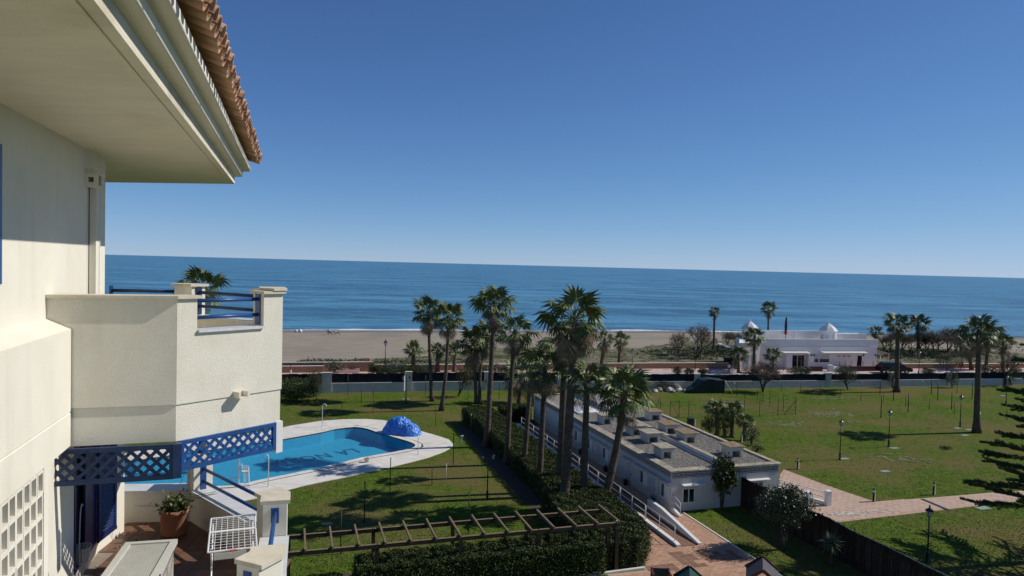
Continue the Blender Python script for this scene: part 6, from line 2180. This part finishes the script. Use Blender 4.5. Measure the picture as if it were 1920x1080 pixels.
palm('very tall fan palm with the highest crown left of centre', (912, 838), (927, 566), 2.15, .24, 30, 26, seed=7, group=gr)
palm('straight fan palm close to the garden wall with drooping crown behind the tall one', (893, 757), (889, 640), 2.5, .19, 22, 30, seed=8, group=gr)
palm('curved fan palm close to the garden wall, trunk sweeping to the right', (899, 757), (913, 628), 2.2, .19, 20, 26, seed=9, bend=-.35, group=gr)
palm('fan palm rising from the hedge with a ragged brown skirt, left of centre', (950, 871), (966, 618), 1.75, .22, 18, 34, seed=10, bend=-.1, group=gr)
palm('small fan palm near the wall, its dark crown low behind the ragged one', (973, 757), (974, 700), 2.4, .18, 16, 26, seed=11, group=gr)
palm('fan palm with low dark crown just right of the ragged one', (980, 892), (996, 694), 1.35, .20, 16, 28, seed=12, group=gr)
palm('fan palm with broad open crown left of the big one', (1010, 923), (1022, 686), 2.05, .22, 20, 24, seed=13, group=gr)
palm('dark fan palm half hidden behind the big central palm', (1048, 930), (1060, 640), 1.75, .27, 14, 34, seed=14, group=gr)
palm('biggest central fan palm with huge crown and long brown skirt', (1056, 962), (1078, 594), 2.25, .30, 28, 50, seed=15, group=gr)
palm('fan palm with trunk straight before the white building, right of the big one', (1092, 956), (1101, 712), 1.75, .24, 24, 14, seed=16, group=gr)
palm('leaning fan palm with wide green crown over the gravel roof', (1128, 953), (1172, 733), 2.15, .26, 30, 14, seed=17, bend=.12, group=gr)
palm('fan palm with crown just above the upper balcony railing', (380, 862), (378, 538), 2.0, .24, 26, 20, seed=18)
gr = 'fan palms of the promenade and beach'
palm('short fan palm by the promenade lamp post at the left', (775, 697), (775, 655), 1.75, .3, 26, 8, near=False, seed=20, group=gr)
palm('short fan palm seen between the slender trunks', (820, 697), (820, 656), 1.6, .26, 22, 8, near=False, seed=21, group=gr)
palm('short fan palm right of the crossing pair before the beach', (852, 697), (852, 654), 1.5, .26, 22, 8, near=False, seed=22, group=gr)
palm('fan palm behind the big crown with pale brown skirt', (1126, 692), (1134, 634), 2.0, .28, 14, 26, near=False, seed=23, group=gr)
palm('small fan palm standing alone right of the big crown', (1160, 690), (1163, 637), 1.7, .26, 18, 16, near=False, seed=24, group=gr)
palm('thin tall fan palm behind the bare trees on the sand', (1338, 656), (1340, 584), 1.4, .24, 22, 14, near=False, seed=25, group=gr)
palm('fan palm standing alone against the sea behind the beach bar', (1440, 634), (1441, 578), 2.2, .22, 22, 22, near=False, seed=26, group=gr)
palm('fan palm before the left turret of the beach bar', (1413, 695), (1415, 630), 2.1, .26, 28, 14, near=False, seed=27, group=gr)
palm('low fan palm in front of the beach bar left door', (1449, 699), (1449, 664), 1.6, .24, 26, 4, near=False, seed=28, group=gr)
palm('dark low fan palm left of the beach bar wing', (1385, 699), (1384, 665), 1.9, .24, 24, 8, near=False, seed=29, group=gr)
palm('tall fan palm on the far right lawn close to the garden wall', (1681, 735), (1684, 606), 2.0, .32, 28, 24, near=True, seed=30, group=gr)
palm('fan palm on the sand right of the parked car', (1721, 660), (1722, 605), 2.5, .3, 26, 16, near=False, seed=31, group=gr)
palm('tall right-hand palm standing free on the lawn with white band on its trunk', (1831, 811), (1836, 618), 2.1, .29, 26, 22, near=True, seed=32, group=gr)
palm('fan palm with long brown skirt directly behind the tall right-hand palm, left', (1822, 694), (1815, 642), 2.3, .3, 10, 40, near=False, seed=33, group=gr)
palm('fan palm with pale skirt behind the tall right-hand palm, right', (1848, 693), (1854, 628), 2.3, .3, 20, 34, near=False, seed=34, group=gr)
palm('bushy fan palm at the right edge before the sand', (1880, 700), (1881, 642), 2.1, .28, 26, 24, near=False, seed=35, group=gr)
palm('small fan palm tuft at the right corner of the beach bar', (1642, 660), (1642, 622), 1.6, .24, 20, 8, near=False, seed=36, group=gr)
# pale trunk band
tb = at(1831, 811); pb = at_depth(1833, 774, tb.y)
t_b = [o for o in bpy.data.objects if o.get('label', '').startswith('tall right-hand palm')][0]
G().lathe([(.30, -.14), (.30, .14)], 10, tuple(pb - tb + Vector((0, 0, 0)))).build('trunk_band', K['white_plastic'], t_b)
# low dwarf fan palms on the right lawn
gr = 'low fan palms behind the white building'
for (bx, by, cx, cy, cr_, l_) in ((1345, 815, 1343, 764, 1.05, 'dwarf fan palm, leftmost and darkest of the clump behind the white building'), (1372, 820, 1374, 770, 1.15, 'dwarf fan palm with pale crown, tallest of the clump behind the white building'), (1394, 826, 1397, 790, .95, 'dwarf fan palm at the right of the clump behind the white building'), (1360, 818, 1357, 793, .95, 'small dwarf fan palm low in the middle of the clump')):
    palm(l_, (bx, by), (cx, cy), cr_, .19, 34, 4, near=True, group=gr)
shrub('shrub', 'dark round shrub at the left foot of the dwarf fan palms', 1330, 812, 1.9, 1.9, 1500, 'hedge', 3, leaf=.16)
shrub('shrub', 'pale grey-green shrub right of the dwarf fan palms', 1408, 835, 1.7, 2.0, 1500, 'oleander', 4, leaf=.13)
shrub('shrub', 'low reddish flower bed shrub at the far edge of the gravel roof building', 1420, 846, 1.3, .6, 500, 'twig', 6, leaf=.12)
shrub('oleander_bush', 'big oleander bush with pale lit leaves standing against the reed fence', 1470, 1030, 3.5, 4.0, 7500, 'oleander', 7, 'bush', .17, depth=2.8, trunk=1.5)
# corner tree
shrub('yucca_shrub', 'bushy dark green shrub with bare stems at the near corner of the white building', 1353, 952, 2.1, 3.7, 2600, 'hedge', 9, 'shrub', .26, depth=1.7, trunk=1.1)
def yucca(px, py, h, R, label, n=70):
    b = at(px, py); t = thing('yucca', label, 'plant', tuple(b))
    G().tube([(0, 0, 0), (.05, 0, h * .5), (0, 0, h)], [.12, .09, .07], 7).build('trunk', K['bark'], t, True)
    r = random.Random(int(px)); gg = G()
    for i in range(n):
        a = r.uniform(0, 6.28); e = r.uniform(-.5, 1.5)
        d = Vector((math.cos(a) * math.cos(e), math.sin(a) * math.cos(e), math.sin(e))); s_ = d.cross(Vector((0, 0, 1))).normalized() * .035
        o = Vector((0, 0, h)); l_ = R * r.uniform(.75, 1.1)
        m_ = o + d * l_ * .55; e_ = o + d * l_ + Vector((0, 0, -.14 * l_))
        gg.face([o - s_ * .6, o + s_ * .6, m_ + s_, m_ - s_]); gg.face([m_ - s_, m_ + s_, e_])
    gg.build('leaf_rosette', K['yucca'], t, fix=False)
yucca(1557, 1062, 1.35, .85, 'spiky yucca with light green rosette before the reed fence')
yucca(1380, 915, 3.0, .75, 'small yucca head above the bushy corner shrub', 50)

# ---- Norfolk pine reaching in from the right edge
ar = thing('norfolk_pine', 'Norfolk Island pine reaching in from the right edge with upturned combed branches', 'tree', (34.0, 42.5, 0))
G().tube([(0, 0, 0), (.05, 0, 8), (0, 0, 17)], [.32, .2, .04], 9).build('trunk', K['bark'], ar, True)
rs = np.random.RandomState(77); r = random.Random(77)
z = 3.4
wi = 0
while z < 16:
    Rr = 5.3 * (1 - (z - 3) / 15) ** .8
    nb = 6
    for i in range(nb):
        a = i * 2 * math.pi / nb + wi * .63 + r.uniform(-.15, .15)
        d = Vector((math.cos(a), math.sin(a), 0)); L_ = Rr * r.uniform(.82, 1.06)
        pts = [Vector((0, 0, z)) + d * (L_ * f) + Vector((0, 0, -.16 * L_ * f * (1.35 - f) + r.uniform(-.04, .04))) for f in (0, .2, .4, .6, .8, 1)]
        br = G(); br.tube(pts, [.06, .05, .04, .03, .02, .01], 5); bo = br.build('branch', K['bark'], ar)
        side = Vector((-d.y, d.x, 0))
        Q = []
        def comb(p0, p1, dens, hgt):
            """upturned needles along a twig"""
            L2 = (p1 - p0).length
            dd = (p1 - p0).normalized()
            for k in range(int(L2 * dens)):
                o_ = p0.lerp(p1, r.random())
                up_ = Vector((r.uniform(-.35, .35), r.uniform(-.35, .35), r.uniform(.5, 1.0))) + dd * .45
                tt = o_ + up_.normalized() * hgt * r.uniform(.6, 1.1)
                w = dd * .034
                Q.append([tuple(o_ - w), tuple(o_ + w), tuple(tt + w * .4), tuple(tt - w * .4)])
        n2 = int(L_ / .42)
        for j in range(n2):
            f = .30 + .70 * (j + .5) / n2
            x = f * 5; k = min(int(x), 4); p = pts[k].lerp(pts[k + 1], x - k)
            for sg in (-1, 1):
                if r.random() < .18: continue
                l2 = r.uniform(.65, 1.2) * (1.0 - .45 * abs(f - .65))
                q1 = p + (side * sg * .62 + d * .75).normalized() * l2 + Vector((0, 0, r.uniform(-.05, .12)))
                comb(p, q1, 95, .21)
        comb(pts[1], pts[2], 30, .18); comb(pts[2], pts[3], 50, .20); comb(pts[3], pts[4], 70, .24); comb(pts[4], pts[5], 90, .26)
        quads('needles', np.array(Q), K['pine'], bo)
    z += .95; wi += 1

# ---- bare and wind-bent trees
def bare_tree(name, label, base, h, spread, lean=(0, 0), n=380, seed=1, leafy=0, lm='olive', cat='tree', tw=1.0, group=None):
    r = random.Random(seed); rs_ = np.random.RandomState(seed)
    t = thing(name, label, cat, tuple(base), 0, group)
    g = G(); tips = []
    lean = Vector((lean[0], lean[1], 0))
    def branch(p, d, L_, rad, lev):
        q = p + d * L_ * .5 + Vector((r.uniform(-.1, .1), r.uniform(-.1, .1), 0)) * L_
        e = q + (d + Vector((r.uniform(-.2, .2), r.uniform(-.2, .2), .1))).normalized() * L_ * .5
        (g if lev < 2 else g2).tube([p, q, e], [rad, rad * .8, rad * .6], 5 if lev < 2 else 3, cap=False)
        if lev >= 4:
            tips.append(e); return
        k = 3 if lev < 3 else 4
        for i in range(k):
            a = r.uniform(0, 6.28)
            nd_ = (d * .75 + Vector((math.cos(a), math.sin(a), r.uniform(-.1, .5))) * .62 * spread + lean * .25).normalized()
            branch(e if i else q, nd_, L_ * r.uniform(.62, .8), rad * .58, lev + 1)
    g2 = G()
    for i in range(2):
        branch(Vector((0, 0, 0)), Vector((r.uniform(-.35, .35) + lean.x * .5, r.uniform(-.2, .2), 1)).normalized(), h * .30, h * .026, 0)
    g.build('trunk', K['bark'], t)
    # fine twigs
    V = []
    for e in tips:
        for i in range(int(5 * tw)):
            d = Vector((r.gauss(0, .5) + lean.x * .5, r.gauss(0, .5), r.uniform(.1, 1.0))).normalized() * h * r.uniform(.07, .14)
            w = Vector((.009, .006, 0)) * (1 + h * .12)
            V.append([tuple(e - w), tuple(e + w), tuple(e + d + w * .3), tuple(e + d - w * .3)])
    k = len(g2.v)
    for q_ in V:
        g2.face(q_)
    g2.build('twigs', K['twig'], t, fix=False)
    if leafy:
        c_ = np.array([tuple(tips[i % len(tips)]) for i in range(leafy)]) + rs_.normal(size=(leafy, 3)) * h * .07
        quads('foliage', leaf_quads(c_, .035 * h, .018 * h, rs_), K[lm], t)
    return t
bare_tree('bare_tree', 'wide low grey bare tree on the sand, left of the bushy ones', at(1272, 666), 5.4, 1.1, seed=2, group='bare trees on the sand', leafy=500, lm='twig')
bare_tree('bare_tree', 'taller reddish bare tree leaning right beside the promenade lamp', at(1307, 672), 7.0, .8, (.35, 0), seed=3, group='bare trees on the sand', leafy=900, lm='twig', tw=1.6)
bare_tree('bare_tree', 'dark bare tree with thin brown twigs in front of the beach bar wing', at(1430, 735), 5.6, 1.7, (-.1, 0), seed=4, leafy=1700, lm='twig', tw=2.0)
bare_tree('bare_tree', 'thin bare bush at the far right before the wall', at(1884, 722), 6.2, .75, (.2, 0), seed=6, leafy=100, lm='twig')
bare_tree('small_tree', 'stunted dark tree with bent top on the far pool lawn', at(859, 743), 4.4, .9, (.6, 0), seed=7, leafy=900, lm='hedge')
bare_tree('small_tree', 'small leafy tree before the garden wall below the beach bar', at(1590, 731), 3.9, 1.1, (0, 0), seed=8, leafy=1500, lm='hedge')
bare_tree('small_tree', 'little blue-green tree standing on the road behind the wall, right of the car', at(1776, 700), 4.2, .9, (.2, 0), seed=9, leafy=1100, lm='olive')
fx2 = [(1668, 660, 5.0, 3), (1690, 661, 5.2, 4), (1708, 659, 4.8, 5), (1737, 660, 5.8, 6), (1752, 661, 5.2, 7), (1758, 663, 5.6, 8), (1776, 662, 6.6, 9), (1792, 660, 6.0, 10), (1800, 663, 5.6, 11), (1655, 660, 4.6, 12), (1723, 659, 5.0, 13), (1380, 650, 3.8, 14), (1364, 652, 4.2, 15), (1395, 650, 3.6, 16)]
fx2.sort()
for i, (px, py, h, sd2) in enumerate(fx2):
    bare_tree('tamarisk_tree', f'wind-bent grey tamarisk on the dune, {nth(i, len(fx2))} of the row', at(px, py), h * 1.05, 1.3, (.15, 0), seed=50 + sd2, group='tamarisks on the dune', leafy=1000, lm='olive' if i % 3 else 'twig')
# dark low dune shrubs
ds = [(1690, 668, 3.5, 1.2), (1745, 668, 4.2, 1.6), (1760, 672, 3.0, 1.3), (1715, 664, 4.0, 1.2), (1783, 668, 3.0, 1.0), (1345, 660, 3.2, 1.0), (1280, 668, 3.2, .7), (1330, 664, 2.6, .7), (1650, 662, 3, 1.3)]
ds.sort()
for i, (px, py, w, h) in enumerate(ds):
    shrub('dune_shrub', f'low dark shrub on the dune sand, {nth(i, len(ds))} of them', px, py, w, h, 500, 'hedge' if i % 2 else 'olive', 20 + i, group='low shrubs on the dune', leaf=.22)
# shrubs in the strip between the wall and the promenade
rsx = [(628, 701, 2.6, 1.7), (700, 702, 1.6, 1.5), (716, 703, 2.2, 1.4), (736, 703, 2.4, 1.2), (757, 703, 2.2, 1.3), (778, 703, 2.2, 1.2), (800, 703, 2.2, 1.2), (884, 703, 2.4, 1.3), (930, 703, 2.2, 1.3), (905, 703, 2.0, 1.2), (950, 703, 2.0, 1.2), (1270, 702, 1.8, 1.2), (1293, 702, 1.6, 1.0), (1318, 702, 1.6, .9), (1490, 703, 2.6, 1.1), (1510, 703, 2.2, 1.3), (1585, 703, 3.2, 1.6), (1740, 703, 2.4, 1.2), (1845, 703, 2.0, 1.6), (1865, 703, 2.2, 1.4), (1905, 703, 2.2, 1.2)]
rsx.sort()
for i, (px, py, w, h) in enumerate(rsx):
    shrub('road_shrub', f'shrub in the strip behind the garden wall, {nth(i, len(rsx))} along the wall', px, py, w * 1.1, h + (.4 if px < 1100 else .15), 1300, 'hedge' if i % 3 else 'oleander', 60 + i, group='shrubs behind the garden wall', leaf=.18)
shrub('wall_shrub', 'upright dark shrub against a garden wall pillar right of centre-right palm', 1673, 727, 1.5, 3.3, 1100, 'hedge', 31, leaf=.15)
shrub('wall_shrub', 'round dark shrub against the pillar of the garden wall at far right', 1785, 727, 1.9, 3.0, 1400, 'hedge', 32, leaf=.15)
shrub('wall_shrub', 'dark shrub under the thin bare bush at the far right', 1894, 722, 1.6, 2.6, 900, 'hedge', 33, leaf=.15)
shrub('weed_patch', 'small weedy plant patch in the middle of the right lawn', 1775, 842, 1.3, .28, 240, 'olive', 34, cat='plant', leaf=.13)
shrub('corner_bush', 'dark bush at the far end of the white building under the palms', 1000, 760, 3.0, 2.4, 2400, 'hedge', 36, leaf=.16)
# blue covered object behind the far end of the white building
b = at(1052, 735)
t = thing('blue_cover', 'pale blue plastic cover seen between the palms behind the white building', 'cover', tuple(b), AX)
gg = G()
rs = np.random.RandomState(9)
for j in range(7):
    for i in range(13):
        x = -1.9 + i * .32; y = -.7 + j * .24
        gg.v.append((x, y, max(.02, 2.0 * math.exp(-((x / 1.5) ** 4)) * math.exp(-((y / .8) ** 4)) + rs.normal(0, .05))))
for j in range(6):
    for i in range(12):
        a = j * 13 + i; gg.f.append((a, a + 1, a + 14, a + 13))
gg.build('cover_sheet', mat('pale blue plastic', (.16, .30, .60), (.30, .42, .66), 3, .35, .4, 4, .05), t)

# ---- grass tufts along the edges and through the lawns, one uncountable mass
rs = np.random.RandomState(44)
N_ = 70000
px_ = rs.uniform(500, 1960, N_); py_ = 745 + (1120 - 745) * rs.uniform(0, 1, N_) ** .8
cs = []
dk = [(p.x, p.y) for p in deck]
ppl = [(p.x, p.y) for p in p_path]
spl = lambda a, b: inside(a, b, [(-9.3, -12), (-9.3, -4.2), (-9.3, 28), (9.2, 30), (9.2, -.3), (.85, -.3), (.85, -16), (-9, -16)])
for x, y in zip(px_, py_):
    p = at(x, y)
    d = p - SPA0; a = d.dot(NV); b = d.dot(UV)
    if spl(a, b) or inside(p.x, p.y, dk) or inside(p.x, p.y, ppl): continue
    if b < -7 and -23 < a < -9: continue
    cs.append((p.x, p.y, .0))
cs = np.array(cs)
n_ = len(cs)
a = rs.uniform(0, 6.28, n_); w = rs.uniform(.015, .04, n_); h = rs.uniform(.025, .07, n_)
dx = np.stack([np.cos(a) * w, np.sin(a) * w, np.zeros(n_)], 1)
tp3 = cs + np.stack([rs.normal(0, .03, n_), rs.normal(0, .03, n_), h], 1)
K['blade'] = mat('grass blades', (.075, .115, .022), (.12, .16, .04), 1.2, .8, c3=(.145, .128, .052), s3=.13, lo3=.46, hi3=.62, amt3=.75)
quads('grass_tufts', np.stack([cs - dx, cs + dx, tp3], 1), K['blade'], None, kind='stuff', label='short grass tufts all over the lawns')
# low scrub on the dune: nobody could count it
n1 = 3000
rs = np.random.RandomState(91)
pts_ = []
for i in range(n1):
    k = rs.randint(0, 10)
    if k < 5: x, y = rs.normal(1735, 50), rs.normal(665, 4)
    elif k < 8: x, y = rs.normal(1320, 55), rs.normal(661, 7)
    elif k < 9: x, y = rs.uniform(560, 900), rs.normal(679, 2.5)
    else: x, y = rs.uniform(880, 1930), rs.uniform(652, 684)
    if y > 685 or y < 646: continue
    p = at(x, y); s_ = rs.uniform(.3, 1.0)
    for j in range(6):
        pts_.append((p.x + rs.normal(0, s_ * .5), p.y + rs.normal(0, s_ * .5), abs(rs.normal(.05, s_ * .22))))
quads('dune_scrub', leaf_quads(np.array(pts_), .42, .16, rs, .2), K['olive'], None, kind='stuff', label='low grey-green scrub scattered over the dune sand')
# soft straggling white lines of old paint / worn soil on the right lawn
rw2 = random.Random(77)
K['worn'] = mat('worn dry soil in the lawn', (.22, .19, .13), (.13, .14, .06), 3, .95, lo=.4, hi=.6)
gg = G()
for (cx, cy, wx, wy, k) in ((1560, 776, 42, 5, 90), (1480, 795, 38, 6, 60), (1560, 747, 50, 2, 50), (1375, 755, 30, 4, 30), (1690, 860, 60, 8, 40), (1600, 792, 20, 4, 14)):
    for i in range(k):
        p = at(rw2.gauss(cx, wx / 2), rw2.gauss(cy, wy / 2), .012)
        a = rw2.uniform(0, 3.14); l_ = rw2.uniform(.12, .45); w = rw2.uniform(.05, .2)
        pts = []
        for q_ in range(6):
            t_ = q_ * math.pi / 3
            pts.append(p + Vector((math.cos(a) * math.cos(t_) * l_ - math.sin(a) * math.sin(t_) * w, math.sin(a) * math.cos(t_) * l_ + math.cos(a) * math.sin(t_) * w, 0)) * rw2.uniform(.7, 1.1) if False else p + Vector((math.cos(a) * math.cos(t_) * l_ - math.sin(a) * math.sin(t_) * w, math.sin(a) * math.cos(t_) * l_ + math.cos(a) * math.sin(t_) * w, 0)))
        p2 = p.z
        gg.face([(v_.x, v_.y, .010 + len(gg.f) * .00012) for v_ in pts])
gg.build('worn_patches', K['worn'], None, fix=False, kind='stuff', label='worn dry soil patches in the right lawn')
